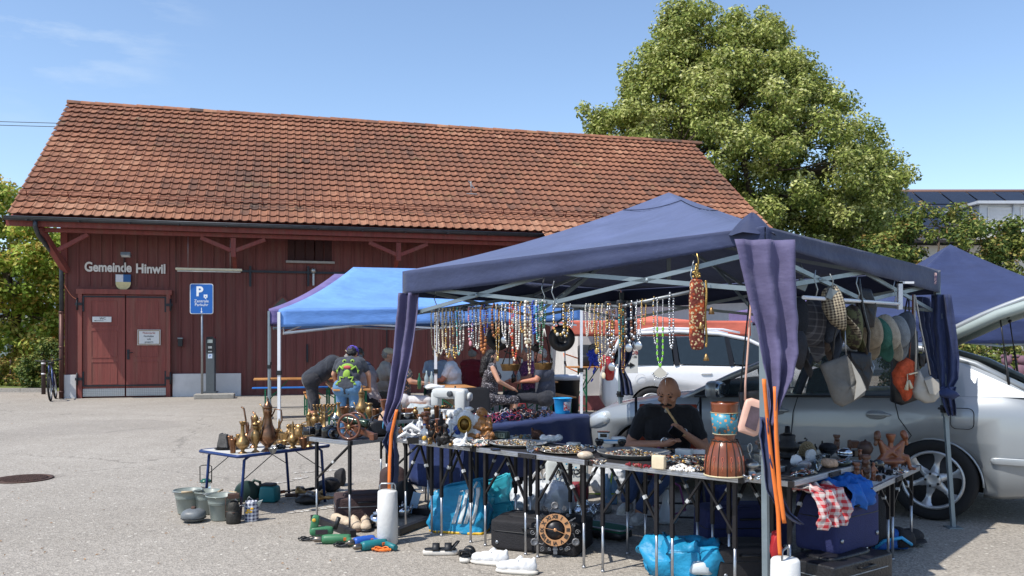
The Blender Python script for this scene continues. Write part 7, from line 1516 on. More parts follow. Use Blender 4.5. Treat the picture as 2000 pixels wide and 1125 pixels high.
NK=[(848,78,9,('cream',),.0055,0,None,'thin cream bead necklace at the left end of the rail'),(855,92,8,('cream','brown'),.0055,0,None,'cream and brown bead necklace second from the left end'),(862,88,10,('white','pearl'),.006,0,None,'white twisted bead necklace near the left end'),(869,80,8,('cream',),.007,0,None,'chunky cream necklace near the left end'),(876,96,9,('pearl','gold'),.006,.3,None,'pearl and gold necklace in the left bunch'),(884,86,8,('cream','grey'),.006,0,None,'cream and grey necklace in the left bunch'),(890,98,8,('grey','brown','gold'),.0065,.5,None,'brown-grey mixed bead necklace in the left bunch'),(897,92,7,('turq','pearl'),.006,0,None,'pale turquoise and pearl necklace at the right of the left bunch'),(903,84,7,('white','grey'),.0065,.2,None,'white and grey bead necklace ending the left bunch'),(920,66,6,('pink','silver'),.006,.6,'drop','pink stone necklace with a drop pendant'),(928,80,7,('grey','blue','silver'),.0055,0,None,'steel blue and grey necklace beside the pink one'),(934,84,7,('grey','pearl'),.0055,.2,None,'grey pearl necklace beside the steel blue one'),(945,92,10,('amber','wood'),.006,1.8,None,'necklace of big brown wooden balls'),(950,60,6,('grey','blue'),.005,0,None,'short grey-blue necklace behind the wooden balls'),(969,64,14,('amber','brown'),.009,.2,None,'thick coiled amber-brown necklace'),(973,100,5,('gold','cream'),.004,0,'drop','thin gold necklace with a carved pendant'),(985,62,6,('silver','white'),.0055,0,'disc','silver white necklace with a round pendant'),(992,84,8,('white','grey'),.0055,.3,None,'long white and grey bead necklace'),(1000,66,6,('coral','white'),.005,.2,None,'short coral and white necklace'),(1006,112,9,('coral','amber','white'),.0055,.5,None,'long red coral necklace'),(1012,90,6,('white','pearl'),.006,.3,None,'white bead necklace right of the coral one'),(1022,58,10,('amber','gold'),.006,.4,None,'short amber necklace right of the coral one'),(1031,86,9,('cream','white'),.0095,.2,None,'necklace of big ivory-coloured balls'),(1035,140,4,('brown','cream'),.0045,0,None,'very long thin brown necklace hanging below the others'),(1045,64,7,('blue',),.0075,.2,None,'bright blue bead necklace'),(1052,80,6,('turq','white'),.006,0,None,'pale turquoise necklace right of the blue one'),(1058,104,6,('dgreen','grey'),.0055,.2,None,'dark green bead necklace right of the turquoise one'),(1063,52,5,('white','dgreen'),.006,0,'tassel','short white and green necklace with a tassel'),(1094,60,26,('pearl','silver','gold'),.007,.8,None,'wide looped pearl and chain necklace left on the second rail'),(1106,64,8,('silver','gold'),.008,0,None,'heavy twisted gold chain necklace'),(1117,46,5,('silver',),.005,0,None,'short thin silver chain on the second rail'),(1148,62,5,('pearl',),.005,0,None,'slim pearl necklace, first of a group of three'),(1157,54,5,('cream','silver'),.005,0,None,'slim cream and silver necklace, middle of a group of three'),(1166,84,6,('gold',),.005,.2,'drop','gold chain necklace with a small drop'),(1173,118,6,('gold','silver'),.005,0,None,'long gold and silver chain'),(1180,132,6,('cream','grey'),.0045,0,'drop','longest thin cream chain left of the inner tent leg'),(1192,84,9,('gold','black','silver'),.0075,.8,None,'gold and black chunky necklace before the inner tent leg'),(1196,112,7,('silver','brown'),.006,.7,'disc','silver-brown necklace with shells behind the black chunky one'),(1214,86,6,('turq','gold'),.0055,.2,None,'turquoise and gold necklace right of the inner tent leg'),(1218,134,4,('gold','brown'),.0045,0,None,'long thin brown gold strand right of the inner tent leg'),(1229,78,10,('silver','grey','black'),.0075,.6,'disc','silver-grey charm necklace with coins'),(1238,74,7,('silver','brown'),.007,.6,'tassel','silver and brown charm necklace'),(1248,78,7,('silver',),.005,0,'disc','silver chain with an ornate medallion'),(1258,50,6,('gold',),.0045,0,None,'short thin gold chain near the bright green necklace'),(1281,92,6,('silver','gold'),.005,.2,None,'plain silver chain left of the bright green necklace'),(1312,108,6,('silver',),.0065,.1,None,'heavy silver link chain right of the bright green necklace')]
for a in NK:necklace(a[7],*a[:7])
p=on_rail(1288);s=S(p.y);t=thing('green_necklace','bright green and silver bead necklace with a fan-shaped mother-of-pearl pendant','necklace',p+V((0,-.02,0)),0);q=MB();L=132/s
for sd_ in(-1,1):
 for k in range(46):
  z=-L*k/45;q.k=0 if(k>18 and k%4<2)else 1;q.sb((sd_*.016*(1-max(0,k-38)/8),0,z),(.0068 if q.k==0 else .0045),nu=7,nv=5)
obj('bead_string',q,[bm['green'],bm['silver']],t);q=MB();q.prism([(0,-L),(-.045,-L-.045),(-.03,-L-.062),(0,-L-.068),(.03,-L-.062),(.045,-L-.045)],.006);pd=obj('fan_pendant',q,bm['pearl'],t);q=MB();[q.sb((.046*sin(a),-.003,-L-.02-.05*cos(a)),.006,nu=7,nv=5)for a in[-1.1+.275*k for k in range(9)]];[q.tube([(x,0,-L-.07),(x,0,-L-.11)],.0015,4)for x in(-.03,0,.03)];obj('pendant_fringe',q,bm['silver'],pd)
# hanging pans, scale pans, dream catcher, textile bell strap
def disc_pan(label,px,py,rpx,Y):
 c=P(px,py,Y);r=rpx/S(Y);t=thing('black_pan',label,'pan',c,0,'black pans on the rail');q=MB();q.M=Matrix.Rotation(PI/2,4,'X');q.lathe([(0,-.01),(r*.9,-.01),(r,.005),(r*.97,.02),(r*.8,.03),(r*.42,.034),(r*.38,.02),(r*.2,.018),(.0,.03)],36);obj('pan',q,mat('cast_black',(26,24,26),.4,.3),t);q=MB();q.tube([(-.02,-.01,r*.96),(-.03,0,r*1.2),(0,0,r*1.45),(.03,0,r*1.2),(.02,-.01,r*.96)],.006,6);q.tube([(0,0,r*1.45),(0,0,r*1.45+.12)],.003,5);obj('hanging_ring',q,darkm,t)
 q=MB();[q.sb((r*.55*cos(a),-.034,r*.55*sin(a)),.006,nu=6,nv=5)for a in(0,2.1,4.2)];obj('rivet',q,steel,t)if 0 else None
disc_pan('black pan with a round hub hanging left of the brass scale',973,661,24,6.2);disc_pan('black pan with a round hub hanging on the right of the brass scale',1097,661,26,5.7)
def scale_pan(label,px,py,wpx,Y,ztop):
 c=P(px,py,Y);r=wpx/2/S(Y);t=thing('scale_pan',label,'scale pan',c,0,'brass balance scale pans');obj('dish',MB().lathe([(0,0),(r*.82,.0),(r,.045),(r*1.03,.046),(r*.97,.042),(r*.8,.004),(0,.004)],32),brass,t);H=ztop-c.z;q=MB()
 for k in range(3):
  a=2*PI*k/3+.4;n=22
  for j in range(n):f_=j/n;q.sb((r*cos(a)*(1-f_),r*sin(a)*(1-f_),.045+(H-.045)*f_),(.0045,.0035,.008),nu=6,nv=4)
 obj('chain',q,darkm,t)
scale_pan('left brass scale pan hanging on chains below the necklaces',997,724,40,6.0,1.5);scale_pan('right brass scale pan hanging on chains near the dark shirt man',1061,722,38,5.8,1.62)
q=MB();c=P(1045,676,5.75);q.tube([P(985,686,6.0)-c,P(1020,700,5.9)-c],.005,6);q.sb((0,0,-.01),(.03,.02,.03),wr=.01,wf=30);q.tube([(0,0,-.03),(.03,0,.06),(0,0,.13)],.006,6);single('balance_beam',q,darkm,'black iron balance hook beside the right scale pan','balance',c)
c=P(1159,683,6.1);t=thing('dream_catcher','dream catcher with deep blue feather tassels','dream catcher',c,0);r=9.5/S(6.1);q=MB();q.tube([(r*cos(a),0,r*sin(a)*1.15)for a in[2*PI*k/26 for k in range(26)]],.0035,6,close=True)
for k in range(9):a=2*PI*k/9;q.tube([(r*cos(a),0,r*sin(a)*1.15),(r*cos(a+2),0,r*sin(a+2)*1.15)],.0012,4)
obj('web_ring',q,blkp,t);q=MB()
for i in range(90):x=R.gauss(0,.022);z=-r*1.1-abs(R.gauss(0,.07))+.03-.0*x;q.sb((x,R.uniform(-.015,.0),z),(.006,.003,.016),nu=6,nv=4,rot=(R.uniform(-.5,.5),R.uniform(-.6,.6),0))
obj('blue_feathers',q,mat('feather_blue',(40,64,180),.6),t);q=MB();q.tube([(0,0,r*1.15),(0,0,.32)],.0015,4);obj('cord',q,blkp,t)
c=P(1361,600,4.62);s=S(4.62);t=thing('bell_strap','woven red and cream kilim strap with small brass bells hanging from the tent frame','textile strap',c,.2);km=mat('kilim',(112,52,42),.9,var=.2,sc=30,bump=.8,bsc=90,col2=(176,82,44),thr=(.5,.55));pattern(km,'dots',(200,178,134),62,frac=.36)
obj('woven_band',MB().sb((0,0,-.04),(.04,.018,.19),e=.35,nu=28,nv=20,wr=.006,wf=20),km,t);q=MB()
for k in range(70):f_=k/69;q.k=0;q.sb((.048+.004*sin(f_*9),-.008,.14-.35*f_),(.008,.007,.005),nu=6,nv=4)
obj('beaded_edge',q,bm['gold'],t);q=MB();[q.sb((.0+R.gauss(0,.012),0,.17+R.uniform(-.01,.06)),.008,nu=6,nv=4)for _ in range(26)];q.tube([(0,0,.15),(.01,0,.25),(0,0,.29)],.004,5);obj('bead_knot',q,bm['gold'],t)
for x,z in((.015,-.1),(.075,-.02),(.045,-.27)):obj('bell',MB().lathe([(.017,z-.018),(.012,z),(.009,z+.012),(.003,z+.02),(0,z+.022)],14,c=(x,-.02,0)),brass,t)
p=P(1361,558,4.62)
# ---- hats along the right side rail ----
ra,rb_=V((1.62,4.78,1.74)),V((2.75,6.1,1.76))
t=thing('hat_rail','grey clothes rail for the hats under the right tent edge','rail',ra);obj('rail_tube',MB().tube([(0,0,0),rb_-ra],.011,8),mat('white_frame',(0,0,0)),t);e=rb_-ra;obj('end_bracket',MB().box(e+V((.0,0,.06)),(.03,.03,.2)).box(e+V((.04,0,.15)),(.11,.03,.015)),whf,t)
for k in(.1,.5,.93):q=MB();p=(rb_-ra)*k;hook(q,p,p+V((0,0,.16)));obj('hook',q,steel,t)
for px,py,lb in((1567,556,'grey metal clamp clip at the near end of the hat rail'),(1624,575,'grey metal clamp clip above the houndstooth cap')):
 c=P(px,py,5.0);single('clamp_clip',MB().box((0,0,0),(.055,.02,.06),rot=(0,.4,0)).tube([(0,0,.02),(.01,0,.08),(-.01,0,.12)],.004,5),mat('lamp_grey',(0,0,0)),lb,'clip',c)
def hat(label,px,py,hpx,wpx,Y,m,brim=1,tilt=0,cat='cap',grp='hats on the right rail',bm_=None):
 """cap hanging by its back strap, brim hanging down"""
 c=P(px,py,Y);s=S(Y)/1.22;H,W_=hpx/s,wpx/s;t=thing('hat',label,cat,c,tilt,grp);q=MB()
 def dome(u,v):
  a=2*PI*u;k=v;r=math.sin(min(1,k*1.02)*PI/2)**.8;z=-cos(k*PI/2)
  return V((W_*.5*z*.9-W_*.1+.014*mn.noise(V((u*4,v*3,px))),.085*r*cos(a),H*.34*r*sin(a)*(1.12+.12*sin(a))+H*.13-W_*.22*k*(1-sin(a)*.3)+.012*mn.noise(V((u*5,v*5,py)))))
 q.sheet(dome,26,10);obj('crown',q,m,t,solid=.004)
 if brim:
  q=MB();q.sheet(lambda u,v:V((-W_*.05+v*W_*.3-.01*(2*u-1)**2,(u*2-1)*.074*(1-.3*v),-H*.12-H*.5*v*(1-.4*(2*u-1)**2))),12,6);obj('brim',q,bm_ or m,t,solid=.004)
 t.rotation_euler=(R.uniform(-.2,.2),R.uniform(-.3,.3),tilt+R.uniform(-.25,.25))
 return t
hm=lambda k,c,**a:mat('hat_'+k,c,.9,var=.2,sc=30,bump=.6,bsc=120,**a)
hound=hm('hound',(176,164,140));pattern(hound,'check',(60,50,46),62)
plaid=hm('plaid',(60,60,66));pattern(plaid,'check',(104,104,108),24,frac=.8)
camo=mat('hat_camo',(92,92,62),.9,var=.2,sc=30,col2=(52,42,34),thr=(.48,.52))
HT=[('black baseball cap hanging first on the rail beside the purple curtain',1566,640,100,60,5.0,hm('black',(26,28,34)),1,.2),('black cap with grey lettered brim low beside the purple curtain',1570,684,70,56,4.85,hm('charcoal',(44,44,48)),1,.1),('dark plaid flat cap behind the black caps',1594,636,96,52,5.25,plaid,1,.4),('brown tweed cap in the middle of the rail',1614,646,92,50,5.4,hm('tweed',(70,60,54)),1,.4),('dark blue denim-look cap left of the houndstooth cap',1634,632,92,54,5.25,hm('denim',(58,66,80)),1,.3),('big brown and cream houndstooth flat cap',1650,602,88,60,5.05,hound,1,.1),('camouflage cap behind the houndstooth cap',1676,644,84,52,5.5,camo,1,.3),('beige cap right of the camouflage cap',1704,655,66,30,5.9,hm('beige',(140,128,110)),1,.6),('sea green cap near the rail end',1722,659,66,22,6.0,hm('sea',(50,96,84)),1,.6),('off-white cap near the rail end',1739,655,72,28,6.05,hm('cream',(158,150,136)),1,.6),('pale grey cap behind the off-white cap',1756,655,66,26,6.2,hm('pale',(120,126,132)),1,.6),('dark grey cap last on the rail',1768,645,60,30,6.3,hm('slate',(70,76,86)),1,.6)]
for a in HT:hat(a[0],*a[1:7],brim=a[7],tilt=a[8])
# ---- bags hanging ----
def hbag(name,label,Y,pts,m,th=.05,straps=(),flap=None,rz=0,par=None,soft=.01,grp='bags hanging from the right tent edge'):
 """pts: outline in photo pixels -> real sized soft slab at distance Y"""
 cx=sum(p[0]for p in pts)/len(pts);cy=sum(p[1]for p in pts)/len(pts);c=P(cx,cy,Y);s=S(Y);t=thing(name,label,'bag',c,rz,grp)
 n=len(pts);pl=[((x-cx)/s,(cy-y)/s)for x,y in pts];q=MB();rings=[(1,-.22),(.97,-.38),(.85,-.5)]
 vs=[];lev=[(.82,-.5),(.96,-.36),(1.0,0),(.96,.36),(.82,.5)];M_=4
 pl2=[]
 for i in range(n):
  for k in range(M_):a,b=pl[i],pl[(i+1)%n];f_=k/M_;pl2.append((a[0]+(b[0]-a[0])*f_,a[1]+(b[1]-a[1])*f_))
 n2=len(pl2);lev=[(.0,-.56),(.5,-.54)]+lev+[(.5,.54),(.0,.56)]
 for f_,y in lev:
  for x,z in pl2:nn_=mn.noise(V((x*14,y*3,z*14+px_ if 0 else z*14)))*soft;vs.append((x*f_,y*th+nn_*(1 if abs(y)>.3 else 0),z*f_))
 q.add(vs,[(i*n2+k,i*n2+(k+1)%n2,(i+1)*n2+(k+1)%n2,(i+1)*n2+k)for i in range(len(lev)-1)for k in range(n2)],True)
 obj('bag_body',q,m,t)
 for sp_ in straps:
  q=MB();q.tube([V(((x-cx)/s,-.01*i,(cy-y)/s))for i,(x,y)in enumerate(sp_[1])],sp_[2],6);obj('strap',q,sp_[0],t)
 if par:par(t,lambda x,y,o=-.5:V(((x-cx)/s*.86,o*th-.001,(cy-y)/s*.86)))
 return t
gsu=mat('grey_suede',(104,102,98),.9,var=.25,sc=8,bump=.5,bsc=60);wht=mat('leather_taupe',(166,160,150),.5,var=.08,sc=14,bump=.2);crn=mat('crochet_orange',(196,84,50),.85,var=.25,sc=40,bump=1.0,bsc=110);brs=mat('strap_brown',(122,66,42),.5);pnk=mat('blush_leather',(216,172,154),.5,var=.06);vin=mat('clear_vinyl',(84,70,80),.12,var=.4,sc=14,coat=.7)
hbag('grey_suede_bag','big grey suede and pale leather shoulder bag below the hats',5.05,[(1601,712),(1652,693),(1676,730),(1690,758),(1686,772),(1664,786),(1645,795),(1630,788)],gsu,.07,[(blkp,[(1626,702),(1628,660),(1636,620),(1640,580)],.005),(steel,[(1652,694),(1650,670),(1648,640)],.004)],soft=.02,par=lambda t,L:obj('pale_panel',MB().add([L(1656,697,-.62),L(1677,730,-.62),L(1690,762,-.62),L(1664,784,-.62),L(1669,745,-.62)],[(0,1,2,3,4)]),mat('bag_pale',(164,160,152),.7,var=.1),t,solid=.006))
hbag('black_zip_bag','black leather zip bag behind the grey suede bag',5.5,[(1656,685),(1700,688),(1703,730),(1694,762),(1672,760),(1658,720)],lea,.06,[(lea,[(1694,690),(1696,650),(1684,610),(1676,570),(1672,545)],.011),(steel,[(1702,705),(1706,716),(1702,728),(1698,716)],.004)])
hbag('black_tote','large black tote bag behind the orange crochet bag',6.6,[(1744,640),(1790,645),(1796,780),(1760,792),(1741,785)],lea,.08,[(lea,[(1762,645),(1768,600),(1772,575)],.006),(lea,[(1780,645),(1774,600),(1773,575)],.006)])
hbag('crochet_bag','orange crochet shoulder bag with a cream tassel',6.35,[(1745,728),(1756,708),(1770,698),(1784,706),(1789,726),(1786,756),(1776,778),(1768,784),(1760,770),(1746,748)],crn,.09,[(brs,[(1760,724),(1764,690),(1776,640),(1781,600),(1778,576)],.006),(brs,[(1776,700),(1778,650),(1780,600),(1779,576)],.005)],soft=.02,par=lambda t,L:obj('tassel',MB().tube([L(1764,728,-.7),L(1763,745,-.8)],.004,5).tube([L(1763,742,-.85),L(1760,764,-.8)],[.006,.016],8).tube([L(1766,742,-.85),L(1772,760,-.8)],[.006,.014],8).bar(L(1768,729,-.6),L(1789,724,-.6),.02,.01),bm['cream'],t))
def tp(t,L):obj('flap',MB().add([L(1797,740,-.7),L(1816,734,-.7),L(1829,746,-.7),L(1830,762,-.7),L(1822,772,-.7),L(1808,770,-.7)],[(0,1,2,3,4,5)]),wht,t,solid=.008)
hbag('taupe_bag','pale taupe leather saddle bag beside the far right tent leg',6.3,[(1792,722),(1800,740),(1816,734),(1829,746),(1832,775),(1822,786),(1806,788),(1788,778),(1782,764)],wht,.08,[(wht,[(1788,735),(1788,680),(1784,630),(1782,576)],.007),(wht,[(1817,732),(1808,690),(1796,640),(1784,578)],.005)],par=tp)
hbag('key_strap','black strap with a silver clasp between the crochet bag and the taupe bag',6.5,[(1794,690),(1806,690),(1805,716),(1796,716)],blkp,.03,[(steel,[(1796,662),(1800,656),(1800,672),(1798,690)],.004)])
def pkp(t,L):q=MB();q.add([L(1464,788,-.62),L(1487,795,-.62),L(1475,846,-.62),L(1450,834,-.62)],[(0,1,2,3)]);obj('clear_window',q,vin,t,solid=.006)
hbag('blush_bag','blush pink shoulder bag with a clear window hanging left of the near tent leg',4.7,[(1456,780),(1468,777),(1490,784),(1492,798),(1480,850),(1472,853),(1442,843),(1441,834)],pnk,.035,[(pnk,[(1455,782),(1455,745),(1459,680),(1463,600),(1465,555)],.0055)],par=pkp,soft=.004)
hbag('narrow_black_bag','narrow black bag on a braided strap left of the blush pink bag',4.85,[(1443,765),(1486,762),(1484,800),(1446,800)],lea,.04,[(blkp,[(1446,768),(1447,740),(1456,640),(1464,560)],.0045)])
# little cards, sign on the inner leg
c=P(1230,705,9.4);t=thing('arrow_sign','white paper sign with a black arrow tied to the rear tent leg','sign',c,0);s=S(9.4);obj('paper',MB().box((0,0,0),(32/s,.006,48/s)),wt,t);q=MB();z=-.045;q.prism([(-.07,z+.01),(0,z+.01),(0,z+.032),(.055,z),(0,z-.032),(0,z-.01),(-.07,z-.01)][::-1],.004,-.006);obj('arrow',q,blk,t);text('lettering','DB',.06,mat('ink_red',(0,0,0)),t,(.05,-.006,.09),ext=.001);text('lettering','1.00',.03,blk,t,(.05,-.006,.045),ext=.001)
# ================= GOODS ON THE GROUND =================
R=random.Random(44)
def gat(px,py):return at(px,py,0)
def boxcase(name,label,loc,size,m,rz=0,cat='suitcase',tilt=None,grp=None,trim=None,e=.16,wr=.008):
 t=thing(name,label,cat,loc,rz,grp,tilt=tilt);x,y,z=size
 obj('case_body',MB().sb((0,0,z/2),(x/2,y/2,z/2),e=e,nu=40,nv=24,wr=wr,wf=9,seed=x*9),m,t)
 q=MB();q.tube([(a*x/2*1.005,c*y/2*1.005,z*.62)for a,c in[(math.copysign(abs(cos(b))**.22,cos(b)),math.copysign(abs(sin(b))**.22,sin(b)))for b in[2*PI*k/60 for k in range(60)]]],.004,5,close=True);obj('zip',q,trim or blkp,t)
 q=MB();q.tube([(-.07,-y/2-.0,z*.8),(-.06,-y/2-.03,z*.82),(.06,-y/2-.03,z*.82),(.07,-y/2,z*.8)],.008,6);obj('handle',q,blkp,t)
 q=MB();q.sb((0,0,z+.002),(x*.36,y*.3,.018),e=.4,wr=.006,wf=14);obj('front_pocket',q,m,t)
 for s_ in(-1,1):obj('corner_stud',MB().sb((s_*x*.4,-y/2-.004,z*.25),(.014,.008,.014)),steel,t)
 return t
def bucket(label,px,py,hpx,m,rz):
 p,s=gat(px,py);H=hpx/s;t=thing('bucket',label,'bucket',p,rz,'grey enamel buckets');r=H*.58;obj('bucket_body',MB().lathe([(0,.004),(r*.68,.004),(r*.7,.01),(r*.86,H*.66),(r*.885,H*.67),(r*.87,H*.69),(r,H),(r*1.03,H),(r*.97,H*.99),(r*.68,.02),(0,.016)],32),m,t);q=MB();q.tube([(r*1.02*cos(a),r*1.02*sin(a),H)for a in[2*PI*k/32 for k in range(32)]],.005,6,close=True);obj('rim',q,m,t);q=MB();q.tube([(-r,0,H*.93),(-r*1.05,-.04,H*.97),(-r*.7,-r*.8,H*1.0),(0,-r*1.08,H*1.02),(r*.7,-r*.8,H*1.0),(r*1.05,-.04,H*.97),(r,0,H*.93)],.003,5);ba=obj('bail',q,steel,t);q=MB();q.tube([(-.045,-r*1.07,H*1.02),(.045,-r*1.07,H*1.02)],.009,8);obj('grip',q,mat('grip_wood',(180,160,130),.6),ba)
enam=mat('enamel_grey',(134,142,136),.35,var=.12,sc=9,coat=.3,col2=(104,106,100),thr=(.58,.75))
bucket('grey enamel bucket at the back left of the three',367,1003,46,enam,.3);bucket('grey enamel bucket in the middle, touching the other two',404,1003,44,enam,1.5);bucket('grey enamel bucket at the front right of the three',432,1015,48,enam,2.6)
p,s=gat(378,1019);t=thing('lidded_stone_pot','squat round grey stone pot with a small knob before the buckets','pot',p);obj('pot_body',MB().sb((0,0,.055),(.098,.098,.055),e=.85,nu=32),mat('soapstone',(104,108,110),.45,var=.2,sc=14),t);obj('knob',MB().sb((0,0,.115),(.02,.014,.014),e=.6,wr=.004,wf=60),rust,t);q=MB();q.tube([(.099*cos(a),.099*sin(a),.035)for a in[2*PI*k/36 for k in range(36)]],.003,5,close=True);obj('crack_line',q,darkm,t)
p,s=gat(402,972);t=thing('camping_lantern','green-topped camping lantern with a tall wire handle behind the buckets','lantern',p);obj('lantern_base',MB().lathe([(.05,0),(.055,.06),(.04,.08),(.0,.08)],20),darkm,t);obj('glass_globe',MB().lathe([(.04,.08),(.046,.11),(.04,.15),(.0,.15)],20),crystal,t);obj('green_cap',MB().lathe([(.055,.15),(.05,.165),(.03,.18),(0,.185)],20),mat('enamel_green',(20,84,64),.3,coat=.4),t);q=MB();q.tube([(-.055,0,.14),(-.056,0,.3),(-.03,0,.31),(.03,0,.31),(.056,0,.3),(.055,0,.14)],.005,6);obj('handle',q,darkm,t)
p,s=gat(456,1022);t=thing('kerosene_lamp','sooty dark miner\'s lamp with a square wire frame right of the buckets','lamp',p,.3);obj('tank',MB().lathe([(.055,0),(.058,.01),(.058,.085),(.05,.1),(.045,.105),(.05,.12),(.04,.17),(.02,.185),(0,.19)],24),mat('sooty_iron',(58,56,52),.6,.5,var=.4,sc=20,bump=.4),t);obj('frame_top',MB().box((0,0,.225),(.09,.07,.035)),rust,t);q=MB()
for s_ in(-1,1):q.tube([(s_*.06,0,.05),(s_*.06,0,.21),(s_*.03,0,.235)],.004,5)
q.tube([(-.06,0,.1),(0,-.06,.095),(.06,0,.1)],.004,5);obj('wire_frame',q,rust,t)
p,s=gat(491,1017);gm=mat('check_enamel',(206,208,214),.3,coat=.4);pattern(gm,'check',(46,52,88),34);t=thing('watering_jug','blue and white checked enamel jug with yellow flowers beside the dark lamp','jug',p,.2);obj('jug_body',MB().lathe([(.058,0),(.06,.01),(.058,.12),(.045,.15),(.05,.165),(.045,.162),(.03,.15),(0,.15)],28),gm,t);q=MB();q.add([(.03,-.02,.15),(.03,.02,.15),(.09,.02,.17),(.09,-.02,.17),(.06,0,.11)],[(0,1,2,3),(0,4,1),(4,3,2),(0,3,4),(1,4,2)]);obj('spout',q,mat('jug_grey',(170,180,176),.3),t);q=MB();q.tube([(-.05,0,.13),(-.09,0,.13),(-.1,0,.09),(-.085,0,.05),(-.057,0,.04)],.005,6);q.tube([(-.05,0,.14),(-.02,0,.2),(.03,0,.16)],.003,5);obj('handle',q,steel,t);q=MB();[q.sb((x,-.058+.003*abs(x*10),z),(.014,.004,.01))for x,z in((-.02,.1),(.01,.11),(.0,.085),(-.03,.08))];obj('painted_flowers',q,mat('flower_yellow',(226,176,60),.5),t)
# tools behind
dgp=mat('tool_dark_green',(34,58,54),.5,var=.2);teal=mat('tool_teal',(30,112,118),.45,var=.1);grp_=mat('tool_green',(60,116,80),.45,var=.1);blt=mat('tool_blue',(38,84,168),.4,var=.1);chuck=mat('chuck_steel',(120,112,104),.35,.9,var=.2)
p,s=gat(486,978);t=thing('circular_saw','old dark green circular saw under the low brass table','power tool',p,.3);obj('motor',MB().sb((.03,0,.08),(.09,.06,.06),e=.5),dgp,t);q=MB();q.M=Matrix.Translation((-.02,-.05,.09))@Matrix.Rotation(PI/2,4,'X');q.lathe([(0,0),(.1,0),(.11,.012),(.1,.024),(0,.024)],28);obj('blade_guard',q,dgp,t);obj('base_plate',MB().box((0,0,.015),(.28,.14,.008),rot=(0,.05,0)),steel,t);q=MB();q.tube([(.0,0,.13),(.05,0,.19),(.1,0,.17),(.11,0,.1)],.014,8);obj('handle',q,dgp,t)
p,s=gat(527,980);t=thing('teal_tool_box','teal plastic tool housing with a dark lid under the low table','power tool',p,-.2);obj('housing',MB().sb((0,0,.075),(.085,.07,.075),e=.3,wr=.01,wf=14),teal,t);obj('lid',MB().box((-.01,0,.16),(.12,.1,.025)),blkp,t,bev=.006)
for i,(x,y,L,lb,m_,an_)in enumerate(((556,968,.3,'brown-handled tool lying behind the teal housing',woodo,.4),(582,975,.26,'rusty pipe wrench lying under the tables',rust,-.3),(612,962,.34,'dark angle tool lying under the cannon table',darkm,.8))):
 p,s=gat(x,y);t=thing('hand_tool',lb,'hand tool',p+V((0,0,.03)),an_,'old hand tools under the tables');obj('handle',MB().tube([(-L/2,0,0),(0,0,.01)],[.02,.016],8),m_,t);obj('tool_head',MB().tube([(0,0,.01),(L/2,0,.02)],.012,8).sb((L/2,0,.02),(.05,.03,.03),e=.6,wr=.01,wf=30),chuck,t)
for px,py,ang,lb in((612,972,-.1,'brass candlestick with a wide dark foot lying on the ground'),(652,982,.15,'smaller brass candlestick lying before the brown suitcase')):
 p,s=gat(px,py);q=MB();q.M=Matrix.Translation((0,0,.05))@Matrix.Rotation(PI/2,4,'Y');q.lathe([(.055,-.16),(.06,-.14),(.03,-.12),(.012,-.08),(.022,-.05),(.012,-.02),(.012,.06),(.03,.08),(.034,.1),(.02,.12),(0,.12)],20);single('brass_candlestick',q,brass,lb,'candlestick',p,ang,'brass and copper ware')
brn=mat('brown_fabric',(66,50,50),.85,var=.12,sc=20,bump=.5,bsc=120);blks=mat('black_fabric',(34,33,36),.8,var=.15,sc=20,bump=.5,bsc=120);nvs=mat('navy_fabric',(36,42,86),.8,var=.1,sc=20,bump=.4,bsc=120)
p,s=gat(700,968);boxcase('suitcase','dark brown soft suitcase lying flat under the cannon table',V((-1.25,7.3,0)),(.5,.36,.2),brn,rad(14),trim=steel)
softbag('backpack','dark brown backpack standing behind the left front tent leg',V((-1.08,7.85,0)),(.26,.2,.36),brn,.2,'backpack',e=.7,wr=.03)
t=softbag('travel_bag','grey-black bag with a light blue plastic tag behind the figurine table',V((-.93,7.5,0)),(.2,.16,.28),blks,.3,'bag',e=.7,wr=.04);obj('tag_card',MB().box((.06,-.11,.1),(.07,.006,.19),rot=(.1,.25,0)),mat('tag_blue',(176,204,232),.4),t,bev=.01)
p,s=gat(850,928);t=thing('wooden_tray','brown round wooden dish lying on the ground by a grey board','dish',p);obj('dish',MB().lathe([(0,.01),(.1,.01),(.15,.04),(.16,.04),(.11,0),(0,0)],32),mat('dish_brown',(110,96,70),.4,var=.2),t)
single('grey_board',MB().box((0,0,.01),(.22,.16,.02)),mat('board_grey',(100,100,106),.5),'flat grey board beside the brown dish on the ground','board',gat(806,930)[0],.3)
def kettle(label,px,py,H):
 p,s=gat(px,py);t=thing('steel_kettle',label,'kettle',p,.4,'shiny steel kettles');obj('kettle_body',MB().sb((0,0,H*.45),(H*.6,H*.6,H*.45),nu=28,nv=16),chrome,t);obj('lid',MB().lathe([(H*.3,H*.85),(H*.28,H*.95),(H*.05,H),(H*.05,H*1.1),(0,H*1.12)],20),chrome,t);q=MB();q.tube([(H*.5,0,H*.5),(H*.8,0,H*.85)],[H*.1,H*.05],8);obj('spout',q,chrome,t);q=MB();q.tube([(-H*.5,0,H*.7),(-H*.75,0,H*.9),(-H*.8,0,H*.5),(-H*.55,0,H*.35)],H*.04,6);obj('handle',q,blkp,t)
kettle('mirror-bright steel kettle half behind the left ballast weight',737,1030,.13);kettle('mirror-bright steel kettle right of the left ballast weight',786,1010,.12)
